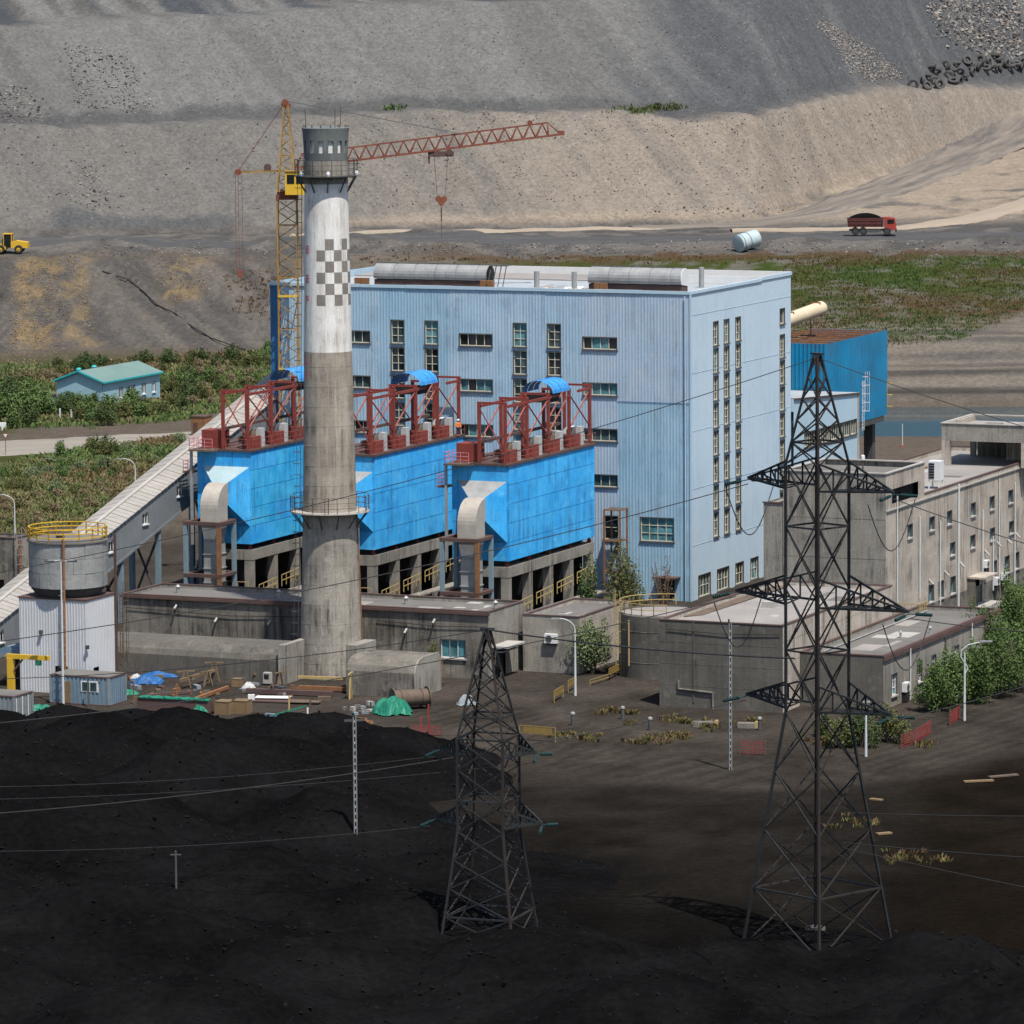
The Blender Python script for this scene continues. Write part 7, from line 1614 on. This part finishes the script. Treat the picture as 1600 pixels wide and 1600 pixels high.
fieldbush([(80, 572), (440, 552), (440, 575), (250, 580), (90, 590)], 34, [0, 2, 1, 4], 'bush at the foot of the grey embankment', 'bushes at the embankment foot', .6, 1.1)
fieldbush([(-10, 600), (90, 580), (90, 595), (-10, 612)], 10, [4, 2, 4], 'brownish bush behind the left thicket', 'brown bushes behind the thicket', .6, 1.0)
fieldbush([(-10, 735), (120, 712), (270, 690), (300, 690), (220, 745), (120, 775), (-10, 770)], 44, [3, 3, 0, 2], 'grey green bush between the left road and the conveyor', 'bushes between road and conveyor', .45, .9)
fieldbush([(-10, 775), (150, 770), (190, 760), (140, 805), (40, 830), (-10, 830)], 34, [4, 4, 2, 4], 'brown bush in the dry field behind the silo', 'dry bushes behind the silo', .45, .9)
fieldbush([(150, 708), (185, 705), (180, 716), (155, 718)], 4, [1, 2], 'solitary dark bush at the near edge of the left road', 'bush by the left road', .9, 1.3)
# grass and scrub
def tufts(name, label, mats, pts, hmin, hmax, blades, spread, seed):
    r = np.random.RandomState(seed); P = np.repeat(np.asarray(pts, float), blades, 0); n = len(P)
    a = r.uniform(0, 6.283, n); q = r.uniform(0, 1, n)*spread; b = P+np.stack([q*np.cos(a), q*np.sin(a), np.zeros(n)], 1)
    h = r.uniform(hmin, hmax, n); t = r.uniform(0, 6.283, n); w_ = h*r.uniform(.14, .3, n); lean = r.uniform(.1, .8, n)*h
    dx = np.stack([np.cos(t), np.sin(t), np.zeros(n)], 1)*w_[:, None]; tip = b+np.stack([np.cos(a)*lean, np.sin(a)*lean, h], 1)
    mid = b+np.stack([np.cos(a)*lean*.3, np.sin(a)*lean*.3, h*.55], 1)
    V = np.stack([b-dx*.4, b+dx*.4, mid+dx, tip, mid-dx], 1).reshape(-1, 3); Fc = np.arange(5*n).reshape(-1, 5)
    m = bpy.data.meshes.new(name); m.from_pydata(V.tolist(), [], Fc.tolist())
    for k in mats: m.materials.append(M[k])
    pick = (fbm(P[:, 0]*.06, P[:, 1]*.06, seed)*1.6-.3+r.uniform(-.3, .3, n))*len(mats)
    m.polygons.foreach_set('material_index', np.clip(pick.astype(int), 0, len(mats)-1)); m.update()
    o = bpy.data.objects.new(name, m); COL.objects.link(o); return tag(o, label, 'grass', kind='stuff')
lf = scatter([(-15, 580), (90, 572), (440, 548), (430, 592), (330, 650), (250, 660), (-15, 672)], 2600)+scatter([(-15, 735), (130, 705), (290, 685), (215, 760), (140, 810), (40, 838), (-15, 838)], 2600)
tufts('field_grass', 'rough green and brown grass over the left field', ['leaf_brown', 'grass_tan', 'grass_yellow', 'leaf_fresh', 'leaf_fresh'], TTv(lf), .3, .8, 13, 1.2, 301)
sl2 = scatter([(1230, 402), (1610, 402), (1610, 480), (1500, 530), (1380, 540), (1230, 520)], 3600)
tufts('slope_scrub', 'low reddish and green scrub over the right bank', ['leaf_red', 'leaf_brown', 'leaf_olive', 'leaf_green', 'leaf_green'], TTv(sl2), .15, .45, 9, 1.2, 302)
sl3 = scatter([(355, 420), (425, 425), (425, 505), (370, 490)], 130)+scatter([(560, 402), (1240, 402), (1240, 410), (560, 410)], 160)
tufts('sparse_scrub', 'scattered dark red scrub beside the crane mast', ['leaf_red', 'leaf_red', 'leaf_brown'], TTv(sl3), .2, .5, 7, .5, 303)
tufts('bench_grass', 'green grass patch on the edge of the hillside bench', ['leaf_olive', 'leaf_green'], TTv(scatter([(950, 172), (1070, 164), (1065, 171), (985, 178)], 70)+scatter([(595, 170), (632, 168), (632, 173), (598, 174)], 16)), .3, .9, 6, .9, 304)
def gpts(l): return [tuple(G(*p)) for p in l]
yg = []
for px, py, n, s in ((955, 1112, 8, 8), (940, 1116, 6, 5), (968, 1114, 6, 6), (985, 1116, 8, 6), (1045, 1124, 16, 14), (1070, 1130, 14, 12), (1110, 1136, 22, 30), (1180, 1128, 10, 14), (985, 1132, 5, 6), (1060, 1152, 26, 22), (672, 1163, 22, 16), (915, 1154, 14, 26), (1010, 1158, 18, 30), (1290, 1160, 20, 30), (880, 1150, 10, 20), (1440, 1165, 10, 20), (1350, 1290, 12, 40), (1420, 1340, 16, 50)):
    yg += [(rnd.gauss(px, s*.5), rnd.gauss(py, s*.12)) for _ in range(n)]
tufts('yard_grass', 'dry tufts of grass over the open yard', ['leaf_brown', 'leaf_brown', 'leaf_olive', 'leaf_red'], gpts(yg), .15, .5, 16, .5, 305)
sc.cycles.max_bounces = 5; sc.cycles.diffuse_bounces = 2; sc.cycles.glossy_bounces = 2; sc.cycles.transmission_bounces = 1
sc.cycles.use_adaptive_sampling = True; sc.cycles.adaptive_threshold = .02
